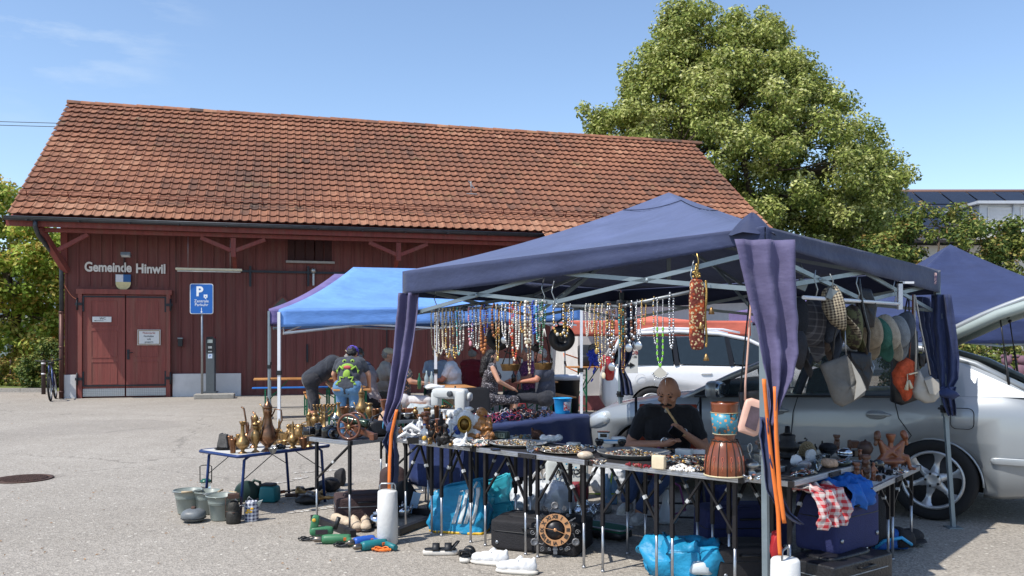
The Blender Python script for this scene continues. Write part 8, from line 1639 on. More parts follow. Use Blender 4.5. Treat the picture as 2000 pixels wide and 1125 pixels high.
# black plank frames on ground right of weight
for(a,c,lb)in(((770,1000),(845,1008),'black metal bar lying behind the steel kettle'),((776,1047),(850,1018),'black bar lying between the left weight and the turquoise bag'),((612,1018),(690,1050),'flat black bar lying behind the green drill')):
 A,B_=gat(*a)[0],gat(*c)[0];single('black_bar',MB().bar(A+V((0,0,.03)),B_+V((0,0,.03)),.05,.05),blkp,lb,'bar',group='black bars on the ground')
def shoe(t,x,y,rz,m,sole,L=.28,H=.1,open_=0):
 q=MB();q.sb((.3*L,0,.04),(.2*L,.046,.034),nu=16,nv=10);q.sb((.08*L,0,.045),(.26*L,.042,.042),nu=16,nv=10);q.sb((-.24*L,0,.05),(.24*L,.038,.05),nu=16,nv=10)
 q.cap((-.36*L,0,.04),(-.4*L,0,H*.95),.03,.014);q.cap((-.2*L,-.02,.05),(-.22*L,-.027,H*.8),.02,.011);q.cap((-.2*L,.02,.05),(-.22*L,.027,H*.8),.02,.011);q.cap((.02*L,0,.06),(-.08*L,0,H),.026,.016)
 u_p=blob('upper',q,.006,m,t,smooth=3)
 obj('sole',MB().sb((0,0,.014),(L*.51,.05,.016),e=.6,nu=28),sole,t)
 if open_:obj('lining',MB().sb((-L*.23,0,H*.72),(L*.13,.024,.012),e=.8),mat('shoe_lining',(110,80,64),.9),u_p)
 q=MB()
 for k in range(4):q.tube([(L*(-.04+.06*k),-.024,H*(.86-.08*k)),(L*(-.04+.06*k),0,H*(.98-.09*k)),(L*(-.04+.06*k),.024,H*(.86-.08*k))],.003,5)
 obj('laces',q,m,u_p)
wcv=mat('white_canvas',(214,214,214),.7,var=.05,bump=.3);wsl=mat('white_sole',(206,200,190),.6);bei=mat('beige_canvas',(196,176,152),.8,var=.15,sc=20,bump=.4);sand=mat('sandal_black',(30,32,36),.5)
def pair(label,px,py,m,sole,rz,dx=.11,n=1,name='shoe',L=.28,H=.1):
 p,s=gat(px,py);t=thing(name,label,'shoe',p,rz);shoe(t,0,0,0,m,sole,L,H,1);return t
pair('white canvas sneaker left of the pair, laces loose, by the black suitcase',958,1102,wcv,wsl,rad(160),H=.1,L=.28);pair('white canvas sneaker in front, nearest the iron clock',1010,1119,wcv,wsl,rad(166),H=.1,L=.28)
pair('beige open shoe at the left of the row behind the green drill',668,1028,bei,blkp,rad(-35),L=.26,H=.08);pair('beige shoe with brown laces in the middle of the row',694,1034,bei,mat('brown_sole',(90,70,60),.8),rad(-70),L=.25,H=.09);pair('beige and pink shoe nearest the left ballast weight',714,1034,bei,blkp,rad(-80),L=.25,H=.09)
for px,py,rz_,lb in((860,1083,0.05,'black strap sandal with a white sole lying sideways'),(914,1092,rad(-100),'black strap sandal with a white sole pointing to the viewer')):
 p,s=gat(px,py);t=thing('sandal',lb,'sandal',p,rz_,'black sandals');obj('sole',MB().sb((0,0,.018),(.125,.042,.02),e=.5,nu=28),wsl,t);obj('insole',MB().sb((0,0,.04),(.115,.038,.006),e=.6),sand,t)
 for x0 in(-.055,.03):q=MB();q.sheet(lambda u,v:V((x0+.05*v,-.042*cos(PI*u),.035+.045*sin(PI*u))),12,2);obj('strap',q,sand,t,solid=.004)
 q=MB();q.tube([(.08,-.04,.04),(.12,-.03,.085),(.13,0,.09),(.12,.03,.085),(.08,.04,.04)],.008,6);obj('heel_strap',q,sand,t)
def drill(name,label,px,py,rz,m,L=.22,cord=None,pistol=True):
 p,s=gat(px,py);t=thing('drill',label,'power tool',p,rz,'old electric drills');q=MB();q.M=Matrix.Translation((0,0,.035))@Matrix.Rotation(PI/2,4,'Y');q.lathe([(0,-L*.5),(.03,-L*.5),(.034,-L*.42),(.036,-L*.1),(.034,L*.2),(.028,L*.3),(0,L*.3)],20);obj('housing',q,m,t);q=MB();q.M=Matrix.Translation((0,0,.035))@Matrix.Rotation(PI/2,4,'Y');q.lathe([(.02,L*.3),(.022,L*.33),(.022,L*.48),(.014,L*.55),(.004,L*.56),(.004,L*.64),(0,L*.64)],16);obj('chuck',q,chuck,t);q=MB();q.tube([(-L*.42,0,.035),(-L*.5,.07,.03),(-L*.55,.14,.028)],[.024,.022,.02],8);obj('grip',q,m,t);q=MB();q.box((-L*.35,.03,.04),(.02,.02,.02));obj('trigger',q,mat('trigger_orange',(220,110,50),.5),t)
 return t
drill('d','bright green electric drill lying in front',650,1062,rad(186),grp_,.26);drill('d','blue electric drill in the middle',706,1066,rad(215),blt,.2);drill('d','teal electric drill with an orange cable',724,1074,rad(212),teal,.24)
p,s=gat(628,1050);t=thing('jigsaw','dark green jigsaw with a yellow badge standing behind the drill','power tool',p,.2);obj('housing',MB().sb((0,0,.05),(.09,.035,.035),e=.5).sb((-.05,0,.11),(.03,.026,.065),e=.5,rot=(0,.2,0)),grp_,t);obj('badge',MB().sb((-.055,-.028,.14),(.014,.004,.014)),mat('flower_yellow',(0,0,0)),t);obj('label_plate',MB().box((0,-.037,.05),(.09,.003,.035)).box((0,-.0385,.038),(.09,.002,.01)),mat('label_dark',(60,50,56),.4),t);q=MB();q.tube([(.1,.0,.06),(.13,.0,.15)],.017,10);obj('side_grip',q,blkp,t)
def coil(label,px,py,m,r,n,th):
 p,s=gat(px,py);q=MB();pts=[V((r*(1+.25*mn.noise(V((i*.13,0,3))))*cos(i*.4)+.02*sin(i*.07),r*.6*sin(i*.4)*(1+.2*mn.noise(V((i*.1,5,0)))),th*2+abs(mn.noise(V((i*.2,9,1))))*r*.6))for i in range(n)];q.tube(pts,th,5);single('cable_coil',q,m,label,'cable',p)
coil('orange cable coiled before the teal drill',745,1077,orange,.05,80,.0045);coil('black cable bundle between the green and blue drills',672,1068,blkp,.06,110,.004);coil('black cable bundle left of the green jigsaw',600,1056,blkp,.05,80,.004)
# big turquoise bag with stripes
tq=mat('turquoise_woven',(30,134,176),.5,var=.2,sc=9,bump=1.0,bsc=22);strp=mat('bag_grey_stripe',(188,196,200),.4,var=.1)
def bigbag(name,label,px,py,size,rz,m,parts=None,seed=1,open_=True):
 p,s=gat(px,py);X_,Y_,Z_=size;t=thing(name,label,'bag',p,rz)
 def f(u,v):
  a=2*PI*u;e_=.35;cx=math.copysign(abs(cos(a))**e_,cos(a));sy=math.copysign(abs(sin(a))**e_,sin(a));k=v;fl=1-.12*k+.1*sin(PI*k);q_=V((cx*X_/2*fl,sy*Y_/2*fl*(1-.35*k),Z_*k*(1+.13*mn.noise(V((u*3,seed,0)))+(.1*cx if k>.5 else 0))));n_v=mn.noise(V((cx*2.2+seed,sy*2,k*3)))*.035*sin(PI*min(1,k*1.1))+mn.noise(V((cx*6,sy*5+seed,k*8)))*.014;return q_+V((cx,sy,0))*n_v
 q=MB();q.sheet(f,64,22);q.sb((0,0,.01),(X_*.49,Y_*.47,.012),e=.35,nu=32);obj('bag_body',q,m,t,solid=.004)
 if parts:parts(t,f)
 return t
def strips(t,f):
 for i in range(4):
  q=MB();x0=-.1+i*.21
  def g_(u,v):
   x=x0+.13*u+.26*v;x=max(-.97,min(.97,x));k=math.copysign(abs(x)**(1/.35),x);w_=f(.75+math.asin(k)/(2*PI),.22+.66*v);return w_+V((0,-.009,0))
  q.sheet(g_,4,16,flip=True);obj('printed_stripe',q,strp,t,solid=.002)
 q=MB();q.sheet(lambda u,v:f(u,.0+.05*v)*1.01,60,1);obj('yellow_hem',q,mat('hem_yellow',(220,176,40),.5),t,solid=.003)
 q=MB();q.tube([f(.62,.98),f(.62,.98)+V((.05,.0,-.06)),f(.8,.98)+V((0,0,-.05)),f(.86,.98)],.011,6);obj('handle',q,strp,t)
bigbag('shopping_bag','big turquoise shopping bag with grey stripes and a yellow hem',898,1036,(.44,.26,.36),rad(-14),tq,strips)
def hem(t,f):q=MB();q.sheet(lambda u,v:f(u,.9+.06*v)*1.01,50,1);obj('grey_band',q,strp,t,solid=.003)
p,s=gat(1335,1123)
def c2(t):obj('grey_band',MB().sb((.14,-.03,.09),(.07,.12,.05),e=.7,wr=.03,wf=12),strp,t);obj('round_mark',MB().tube([(-.03+.022*cos(a),-.06+.02*sin(a),.145)for a in[2*PI*k/20 for k in range(20)]],.003,5,close=True),strp,t)
softbag('shopping_bag','collapsed turquoise bag at the bottom edge below the big tray',p,(.52,.3,.22),tq,rad(-30),e=.6,wr=.09,wf=11,parts=c2)
bigbag('cool_bag','aqua bag with printed starfish behind the striped bag',972,1000,(.24,.18,.3),.5,mat('aqua_print',(60,176,196),.4,var=.1,bump=.4,bsc=14),None,9);
bigbag('cool_bag','small aqua bag lying before the starfish bag',980,1022,(.22,.16,.16),-.3,mat('aqua_print',(0,0,0)),None,12)
p,s=gat(915,985);softbag('yellow_pouch','yellow-orange plastic pouch on top behind the striped bag',V((-.44,7.0,.3))*1,(.16,.08,.1),mat('hem_yellow',(0,0,0)),.3,'pouch',wr=.03)if 0 else None
pwh=mat('white_plastic_bag',(206,210,216),.35,var=.06,sc=8,bump=.9,bsc=16)
def plas(label,px,py,size,seed):
 p,s=gat(px,py);t=thing('plastic_bag',label,'plastic bag',p,seed,'crumpled white plastic bags');q=MB();q.sb((0,0,size[2]*.5),(size[0]/2,size[1]/2,size[2]/2),e=.85,nu=64,nv=40,wr=.05,wf=8,seed=seed);
 q.v=[tuple(V(v)+V((mn.noise(V(v)*26+V((seed,0,0))),mn.noise(V(v)*26+V((0,seed,0))),mn.noise(V(v)*26+V((0,0,seed)))))*.014)for v in q.v]
 q.v=[(x,y,max(.002,z))for x,y,z in q.v]
 obj('bag_body',q,pwh,t);q=MB()
 for s_ in(-1,1):q.sheet(lambda u,v:V((s_*.05+.05*cos(PI*u),.012*s_+.012*sin(v*3),size[2]*.92+.09*sin(PI*u)-.01+.025*v)),12,2)
 obj('carry_handle',q,pwh,t,solid=.003)
plas('crumpled white carrier bag right of the aqua bags',1032,1002,(.36,.26,.24),1);plas('crumpled white carrier bag behind the black suitcase',1092,1000,(.38,.28,.24),2);plas('small crumpled white bag behind the first two',1060,975,(.28,.2,.18),3);plas('white bag behind the bottles under the big tray',1180,965,(.28,.2,.26),4);plas('white bag right of the bottles near the seller\'s shoes',1216,960,(.2,.2,.24),6)
# ACTION tote
p,s=gat(1108,975);t=thing('printed_tote','white tote bag printed with ACTION and small blue icons','bag',p,rad(4),tilt=(rad(-8),0,rad(4)));obj('bag_body',MB().sb((0,0,.19),(.21,.05,.19),e=.3,nu=40,nv=24,wr=.02,wf=7),mat('tote_white',(200,206,206),.5,var=.06),t);text('print_word','ACTION',.075,blk,t,(.03,-.068,.25),ext=.001,off=.002)
for i in range(34):
 a=i/34*2*PI;r_=.095+R.uniform(0,.035)
 if i%2==0:q=MB();q.sb((.03+r_*1.1*cos(a),-.064,.21+r_*sin(a)*.95),(.01,.004,.008),e=.4,nu=8,nv=6);obj('printed_icon',q,mat('icon_blue',(56,140,176),.5)if i%4 else blk,t)
# bottles under table, lime stand, foil, scale
for i,(px,py)in enumerate(((1185,985),(1196,984))):
 p,s=gat(px,py);single('water_bottle',MB().lathe([(.045,0),(.048,.02),(.045,.1),(.048,.11),(.045,.2),(.015,.25),(.015,.28),(0,.28)],20),mat('bottle_blue',(120,160,196),.1,alpha=.75),['blue plastic water bottle, left one under the big tray','blue plastic water bottle, right one under the big tray'][i],'bottle',p,group='water bottles')
p,s=gat(1170,990);lime=mat('lime_tube',(160,190,50),.5);t=thing('lime_stand','lime green folding wire stand under the front tables','stand',p+V((0,.1,0)))
for s_ in(-1,1):obj('leg_pair',MB().tube([(s_*.14-.05,0,0),(s_*.14+.02,0,.5)],.007,6).tube([(s_*.14+.05,.1,0),(s_*.14-.02,.1,.5)],.007,6).tube([(s_*.14+.01,.02,.27),(s_*.14-.0,.08,.27)],.006,6),lime,t)
obj('cross_bar',MB().tube([(-.16,0,.1),(.15,0,.1)],.007,6),lime,t)
p,s=gat(1142,1020);t=thing('foil_bundle','crumpled silver foil bundle with steel prongs hanging at the table leg','foil bundle',p+V((0,0,.12)));q=MB();q.sb((0,0,0),.075,nu=40,nv=26,wr=.05,wf=14);q.sb((.1,0,-.02),.06,nu=40,nv=26,wr=.05,wf=16,seed=3);q.s=[False]*len(q.s);obj('foil',q,chrome,t);q=MB();q.tube([(-.03,0,-.03),(-.09,-.02,-.12)],.006,6);q.tube([(.1,0,-.03),(.07,-.02,-.12)],.006,6);obj('prong',q,steel,t)
p,s=gat(1150,998);t=thing('kitchen_scale','flat grey scale on the ground behind the foil bundle','scale',p,-.2);obj('platform',MB().sb((0,0,.03),(.2,.12,.03),e=.35),mat('scale_grey',(130,130,128),.5),t);obj('handle_slot',MB().sb((0,-.02,.062),(.1,.02,.006),e=.5),blkp,t)
# suitcases
boxcase('suitcase','black soft suitcase lying flat behind the iron clock',V((.22,6.25,0)),(.66,.42,.22),blks,rad(-24),wr=.012)
gnf=mat('green_felt',(20,92,70),.8);p,s=gat(1150,1052);t=thing('green_case','opened dark case with a green felt lining beside the black suitcase','case',p+V((.05,.1,.02)),rad(-40));obj('lining',MB().sb((0,0,.05),(.3,.09,.03),e=.3),gnf,t);q=MB();q.tube([(a*.31,c*.1,.07)for a,c in[(math.copysign(abs(cos(b))**.35,cos(b)),math.copysign(abs(sin(b))**.35,sin(b)))for b in[2*PI*k/50 for k in range(50)]]],.008,6,close=True);obj('rim',q,steel,t);obj('shell',MB().sb((0,0,.025),(.305,.095,.03),e=.3),blkp,t)
boxcase('suitcase','navy fabric suitcase standing under the drum table',V((1.62,6.05,0)),(.62,.3,.34),nvs,rad(6));boxcase('suitcase','navy fabric suitcase standing open-topped behind the near right leg',V((2.05,5.42,.2)),(.5,.3,.36),nvs,rad(38));boxcase('laptop_case','black hard business case lying under the navy suitcase',V((1.99,5.25,0)),(.62,.36,.2),lea,rad(36),cat='briefcase',e=.1,wr=.004,trim=steel);boxcase('black_chest','black box under the drum table behind the turquoise bag',V((1.46,5.45,0)),(.4,.3,.22),blks,rad(5),cat='box',e=.1)
softbag('black_rucksack','slumped black bag under the low right table',V((2.55,6.15,0)),(.3,.26,.42),blks,.4,'bag',e=.8,wr=.05)
rc=mat('red_check',(196,190,186),.8,bump=.4,bsc=30);pattern(rc,'check',(176,46,52),26)
def clothheap(label,loc,size,m,seed,rz=0,name='folded_cloth',cat='cloth'):q=MB();q.sb((0,0,0),(size[0]/2,size[1]/2,size[2]/2),e=.9,nu=72,nv=44,wr=.09,wf=7,seed=seed);q.v=[tuple(V(v)*(1+.16*abs(mn.noise(V((v[0]*30,v[1]*12,v[2]*9+seed))))-.1*abs(mn.noise(V((v[0]*14,v[1]*34,v[2]*20+seed))))))for v in q.v];single(name,q,m,label,cat,loc,rz)
def drapec(label,loc,rz,W_,back,front,m,seed,name='folded_cloth',cat='cloth'):
 q=MB()
 def f(u,v):
  s_=v*(back+front)-back;x=(u-.5)*W_*(1+.25*mn.noise(V((v*2,seed,0))));a_=.5+.5*min(1,abs(s_)/.1)
  fo=.022*sin(u*17+seed+2*mn.noise(V((u*2,v*2,seed))))*a_+.03*mn.noise(V((u*5,v*4,seed)))+.014*mn.noise(V((u*14,v*11,seed)))
  if s_<0:return V((x,-s_,.02+fo+.01))
  k=s_/front;return V((x+.05*k*mn.noise(V((seed,k,0))),-.02-.05*sin(min(1,k*2)*PI/2)+fo,.03-s_*(.9+.25*mn.noise(V((u*3,seed,1))))if k>.1 else .03-s_*.3))
 q.sheet(f,60,50);single(name,q,m,label,cat,loc,rz,solid=.004)
drapec('red and white checked cloth spilling out of the navy suitcase',V((1.86,5.13,.585)),rad(38),.3,.14,.24,rc,2);drapec('bright blue cloth bundled over the navy suitcase',V((2.12,5.33,.59)),rad(38),.32,.2,.15,mat('royal_cloth',(24,92,170),.6,var=.15,bump=.4,bsc=20,col2=(60,140,150),thr=(.6,.64)),4)
bb=mat('backpack_blue',(24,84,158),.6,var=.1,bump=.4,bsc=60)
def bpk(t):q=MB();q.tube([(-.14,-.12,.04),(-.1,-.17,.1),(.02,-.19,.12),(.12,-.16,.06)],.012,7);obj('strap',q,mat('strap_cyan',(60,160,210),.5),t);obj('mesh_panel',MB().sb((.1,-.06,.09),(.09,.1,.07),e=.7,wr=.02,wf=12),blks,t)
p,s=gat(1735,1078);softbag('backpack','blue and black rucksack lying at the feet of the low right table',p+V((0,.1,0)),(.34,.26,.17),bb,.2,'backpack',e=.7,wr=.04,parts=bpk)
p,s=gat(1770,1062);t=thing('cap','black peaked cap lying right of the blue rucksack','cap',p+V((.03,.0,.02)),0);obj('cap_crown',MB().sb((0,0,.04),(.09,.08,.055),e=.9,wr=.01),blks,t);q=MB();q.sheet(lambda u,v:V(((u*2-1)*.075,-.07-.07*v*(1-(2*u-1)**2*.5),.03-.015*v)),8,3);obj('visor',q,blks,t,solid=.004)
single('red_strap_bundle',MB().sb((0,0,.1),(.03,.03,.1),e=.7,wr=.02,wf=20),mat('strap_red',(160,30,36),.6),'red strap bundle hanging beside the near right suitcase','strap',V((1.52,4.95,.2)))
# wrought-iron clock leaning on the suitcase
c=P(1084,1088,5.95);c.z=max(.19,c.z);t=thing('iron_wall_clock','wrought-iron wall clock with a copper dial and Roman numerals leaning on the black suitcase','clock',c,0,tilt=(rad(-10),0,0));r=31/S(5.95);iron=mat('wrought_iron',(112,112,114),.45,.5,var=.3,sc=30);cop=mat('copper_dial',(206,150,104),.35,.5,var=.08)
ring=lambda q,r0,r1,y:q.add([(r_*cos(a),y,r_*sin(a))for a in[2*PI*k/48 for k in range(48)]for r_ in(r0,r1)],[(2*k,2*k+1,(2*k+3)%96,(2*k+2)%96)for k in range(48)])
q=MB();ring(q,r*.62,r,-.014);dl=obj('dial_ring',q,cop,t,solid=.006);q=MB();q.M=Matrix.Rotation(PI/2,4,'X');q.lathe([(0,0),(r*.64,0),(r*.64,.008),(0,.008)],40);obj('dial_centre',q,mat('dial_black',(40,40,44),.4,.3,var=.4,sc=40),t)
for i,nm in enumerate(('XII','I','II','III','IIII','V','VI','VII','VIII','IX','X','XI')):
 a=-2*PI*i/12;o=text('numeral',nm,r*.3,blk,dl,(-r*.81*sin(a),-.0195,r*.81*cos(a)),ext=.001,rot=(PI/2,-a,0),off=.0015)
q=MB();q.bar((0,-.024,0),(-r*.72,-.024,r*.13),.011,.003);q.bar((0,-.024,0),(r*.6,-.024,-r*.24),.013,.003);q.sb((0,-.024,0),(.012,.005,.012));obj('clock_hands',q,cop,t)
def scroll(q,ox,oz,a0,r0,sgn,turns=1.5):q.tube([(ox+sgn*(r0*(1-k/26))*cos(a0+turns*2*PI*k/24)*1,-.0,oz+(r0*(1-k/26))*sin(a0+turns*2*PI*k/24))for k in range(24)],.0032,5)
for k in range(3):
 a=PI/2+2*PI*k/3;cx,cz=r*1.5*cos(a),r*1.5*sin(a);q=MB();q.M=Matrix.Translation((cx,0,cz))@Matrix.Rotation(PI/2,4,'X');q.lathe([(0,.008),(r*.14,.006),(r*.18,.012),(r*.25,.006),(r*.25,0),(0,0)],20,flute=.06,fl_n=8);q.M=Matrix()
 for s_ in(-1,1):b=a+s_*.42;scroll(q,r*1.42*cos(b),r*1.42*sin(b),b,r*.17,s_);scroll(q,r*1.22*cos(a+s_*.75),r*1.22*sin(a+s_*.75),a,r*.12,-s_);q.tube([(r*1.0*cos(a+s_*.3),0,r*1.0*sin(a+s_*.3)),(r*1.2*cos(a+s_*.32),0,r*1.2*sin(a+s_*.32)),(cx+s_*.0,0,cz)],.0032,5)
 obj('iron_rosette',q,iron,t)
 a2=a+PI/3;q=MB();q.bar((r*.98*cos(a2),0,r*.98*sin(a2)),(r*1.5*cos(a2),0,r*1.5*sin(a2)),.026,.006);q.bar((r*1.15*cos(a2),-.003,r*1.15*sin(a2)),(r*1.25*cos(a2),-.003,r*1.25*sin(a2)),.034,.01);obj('iron_bar',q,iron,t)
# hookah
p,s=gat(1300,1022);t=thing('water_pipe','clear glass water pipe with a steel neck standing under the front table','water pipe',p);gl=mat('hookah_glass',(214,222,226),.06,var=0,alpha=.6,coat=1,spec=1);obj('glass_vase',MB().lathe([(.0,.0),(.075,.003),(.098,.02),(.085,.05),(.05,.11),(.03,.16),(.028,.27),(.03,.29)],32,flute=.03,fl_n=10),gl,t);obj('water',MB().lathe([(0,.008),(.08,.012),(.09,.022),(.078,.05),(0,.05)],24),mat('water_in_pipe',(120,130,134),.05,alpha=.5),t);obj('metal_neck',MB().lathe([(.03,.28),(.036,.3),(.028,.32),(.034,.34),(.024,.36),(.012,.38),(.012,.62),(.02,.64),(.012,.66),(.03,.7),(0,.7)],20),steel,t)
q=MB();q.tube([p+V((.02,0,.36)),p+V((.12,.02,.3)),p+V((.17,.04,.1)),p+V((.08,.1,.05)),p+V((-.08,.1,.12)),p+V((-.09,.05,.4)),p+V((-.06,-.0,.62)),SE+V((.02,-.28,.68)),SE+V((-.02,-.3,.8))],.009,8);single('pipe_hose',q,mat('hose_purple',(120,56,110),.5),'purple hose running from the water pipe up to the seller','hose')
# ================= BEHIND THE STALL =================
p,s=gat(1107,800);t=thing('waste_bin','black waste bin with a white liner against the white wall','bin',p+V((-.0,3.2,0))*1,0);t.location=gp(1104,17.5);obj('bin_body',MB().lathe([(.26,0),(.3,.75),(.31,.76),(.29,.76)],28),blkp,t);obj('liner',MB().lathe([(.315,.7),(.325,.77),(.3,.8),(.28,.76)],28),pwh,t)
t=thing('gas_bottle','cream gas bottle beside the black waste bin','gas bottle',gp(1133,19.4));obj('cylinder',MB().lathe([(.12,0),(.15,.04),(.16,.1),(.16,.5),(.14,.6),(.1,.66),(0,.67)],28),mat('gas_cream',(214,210,200),.5,var=.08),t);q=MB();q.tube([(.12*cos(a),.12*sin(a),.72)for a in[2*PI*k/20 for k in range(20)]],.015,6,close=True);q.tube([(0,0,.66),(0,0,.76)],.03,8);obj('valve_guard',q,steel,t);q=MB();q.tube([(0,0,.76),(-.3,.1,.9),(-.35,.3,1.2),(.1,.5,1.05)],.015,6);obj('gas_hose',q,orange,t)
beer('beer table with the grill things beside the white wall',(gp(1160,17.8).x+.3,18.4,0),ab,L=1.6,h=.95,Wd=.6)
t=thing('toaster_grill','black grill machine on the table by the white wall','grill',gp(1147,18.4)+V((0,0,.95)));obj('grill_body',MB().sb((0,0,.12),(.2,.16,.12),e=.3),blkp,t);obj('grill_lid',MB().sb((0,.1,.32),(.2,.04,.14),e=.3,rot=(-.3,0,0)),blkp,t)
single('red_carton',MB().box((0,0,.15),(.7,.3,.3)),mat('carton_red',(150,90,90),.8,var=.2),'flat reddish carton on the ground by the white wall','carton',gp(1160,18.6),.2)
t=thing('shopping_trolley_bag','red shopping bag under the table of the black-haired woman','bag',gp(1020,13.6),.3);obj('bag_body',MB().sb((0,0,.2),(.2,.12,.2),e=.4,wr=.03),mat('bag_red',(130,26,36),.6),t);q=MB();q.tube([(-.08,0,.38),(-.05,0,.5),(.05,0,.5),(.08,0,.38)],.01,6);obj('handle',q,mat('bag_red',(0,0,0)),t)
t=thing('camping_chair','black and blue folding camping chair left of the black-haired woman','chair',gp(928,11.2),.4);obj('seat',MB().sb((0,0,.42),(.24,.22,.02),e=.3),mat('chair_navy',(30,44,90),.7),t);obj('backrest',MB().sb((.05,.2,.68),(.24,.02,.2),e=.3,rot=(-.15,0,0)),blks,t)
for x in(-.22,.22):obj('leg',MB().tube([(x,-.2,0),(x,.22,.42),(x+.03,.24,.9)],.012,6),legm,t);obj('leg',MB().tube([(x,.2,0),(x,-.2,.42)],.012,6),legm,t)
# things on the beer tables
bt_items=((819,12.9,'green',.24,.03,'green glass bottle on the white-haired man\'s table'),(833,13.4,'clear',.26,.035,'clear water bottle with a yellow label'),(843,13.6,'clear',.24,.035,'second clear bottle behind the napkins'),(1003,14.8,'dark',.2,.04,'dark bottle on the black-haired woman\'s table'),(1013,15.2,'clear',.22,.035,'clear bottle on the black-haired woman\'s table'))
gmat=dict(green=mat('bottle_green',(26,84,50),.1,coat=.6),clear=mat('bottle_clear',(170,186,190),.08,alpha=.6,coat=.5),dark=mat('bottle_dark',(30,26,26),.15,coat=.5))
for px,Y,m_,H,r_,lb in bt_items:single('bottle',MB().lathe([(r_,0),(r_,H*.6),(r_*.35,H*.8),(r_*.35,H),(0,H)],16),gmat[m_],lb,'bottle',gp(px,Y)+V((0,0,.771)),group='bottles on the beer tables')
single('napkin_heap',MB().sb((0,0,.03),(.16,.1,.035),e=.8,wr=.03,wf=14),wcv,'crumpled white napkins on the table before the white-haired man','napkins',gp(848,13.0)+V((0,0,.771)))
single('menu_card',MB().box((0,0,.2),(.3,.02,.42),rot=(-.15,0,0)),wt,'white menu board standing behind the black-haired woman','board',gp(985,15.4)+V((0,0,.77)))
# stall seen under the open tailgate: table, baskets, red lamp, books
t=thing('trestle_table','white trestle table of the next stall seen under the tailgate','table',gp(1945,10.5),rad(-3));obj('tabletop',MB().box((0,0,.98),(2.2,.6,.03)),mat('white_frame',(0,0,0)),t)
for x in(-1,1):obj('leg',MB().bar((x,0,0),(x,0,.97),.04),legm,t)
t=thing('wicker_basket','brown wicker basket with an arched handle on the next stall\'s table','basket',gp(1982,10.4)+V((0,0,.996)));wk=mat('wicker',(140,100,66),.8,var=.35,sc=60,bump=1,bsc=90);obj('basket_body',MB().lathe([(.15,0),(.2,.09),(.21,.1),(.19,.1)],28),wk,t);q=MB();q.tube([(.19*cos(a),0,.08+.2*sin(a))for a in[PI*k/14 for k in range(15)]],.01,6);obj('handle',q,wk,t)
fm_=mat('plum_plush',(112,84,96),.9,var=.2,sc=30)
for i,px in enumerate((1966,1996)):t=thing('teddy_bear',['left plum-coloured teddy bear in the wicker basket','right plum-coloured teddy bear in the wicker basket'][i],'teddy bear',gp(px,10.4)+V((0,0,1.06)),0,'teddy bears');obj('body',MB().sb((0,0,.07),(.08,.06,.09)).sb((0,0,.2),.06).sb((-.05,0,.25),.022).sb((.05,0,.25),.022),fm_,t)
t=thing('red_lantern','bright red iron lantern on the next stall\'s table','lantern',gp(1918,10.2)+V((0,0,.996)));obj('lantern_body',MB().lathe([(.07,0),(.08,.02),(.06,.05),(.06,.14),(.08,.16),(.03,.19),(0,.2)],6),mat('lantern_red',(180,24,34),.4),t);q=MB();q.tube([(-.08,0,.14),(-.11,0,.06),(-.1,0,.01)],.008,5);q.tube([(.08,0,.14),(.11,0,.06),(.1,0,.01)],.008,5);obj('side_bars',q,mat('lantern_red',(0,0,0)),t)
for i in range(9):
 single('book',MB().box((0,0,.11),(.13,.03,.2),rot=(-.3,0,0)),mat('book%d'%(i%4),[(200,150,70),(190,60,50),(210,205,195),(70,110,160)][i%4],.6,var=.3,sc=30),'%s book in the box under the next stall\'s table'%['orange','red','cream','blue'][i%4],'book',gp(1890+i*14,10.3)+V((0,0,.62)),group='%s books under the next stall'%['orange','red','cream','blue'][i%4])
t=thing('book_crate','low shelf holding upright books under the next stall\'s table','crate',gp(1945,10.3));obj('shelf',MB().box((0,0,.6),(.9,.3,.03)),woodd,t);obj('trestle',MB().bar((-.4,0,0),(-.4,0,.58),.04).bar((.4,0,0),(.4,0,.58),.04),woodd,t)
# ================= MORE GOODS =================
R=random.Random(71)
for px,py,H_,W_,pf,m_,lb in((468,872,24,16,PF_cup,brass,'small brass beaker behind the jagged vase'),(516,860,34,20,PF_urn,copper,'small copper urn behind the tallest ewer'),(538,868,30,22,PF_mortar,brass,'brass goblet between the tallest ewer and the mortar'),(545,858,42,16,PF_bottle,brass,'thin brass bottle at the back edge of the low table'),(578,858,30,20,PF_urn,brass,'little brass urn at the back of the low table'),(593,876,22,20,PF_bowl,copper,'copper bowl at the front right of the low table'),(612,866,44,18,PF_vase,brass,'slim brass vase at the far right of the low table'),(533,886,12,18,PF_bowl,pewter,'pewter ashtray at the front edge of the low table')):
 ewer(lb,px,py,h1,H_,W_,pf,m_,cat='vessel',name='metal_vessel')
for px,py,H_,W_,pf,m_,lb in((615,838,32,18,PF_urn,brass,'brass urn behind the left camera'),(628,830,38,14,PF_bottle,brass,'slim brass bottle left of the candelabra'),(661,826,40,20,PF_vase,brass,'brass vase between candelabra and cannon'),(684,820,26,22,PF_bowl,pewter,'pewter bowl behind the cannon barrel'),(734,826,28,20,PF_mortar,copper,'copper goblet behind the black bags')):
 ewer(lb,px,py,h2,H_,W_,pf,m_,cat='vessel',name='metal_vessel')
t=dup(bpy.data.objects['candelabra'],at(600,838,.72)[0]+V((.12,.12,0)),.2,'second brass candelabra at the back left of the cannon table','brass and copper ware',sc=.9)
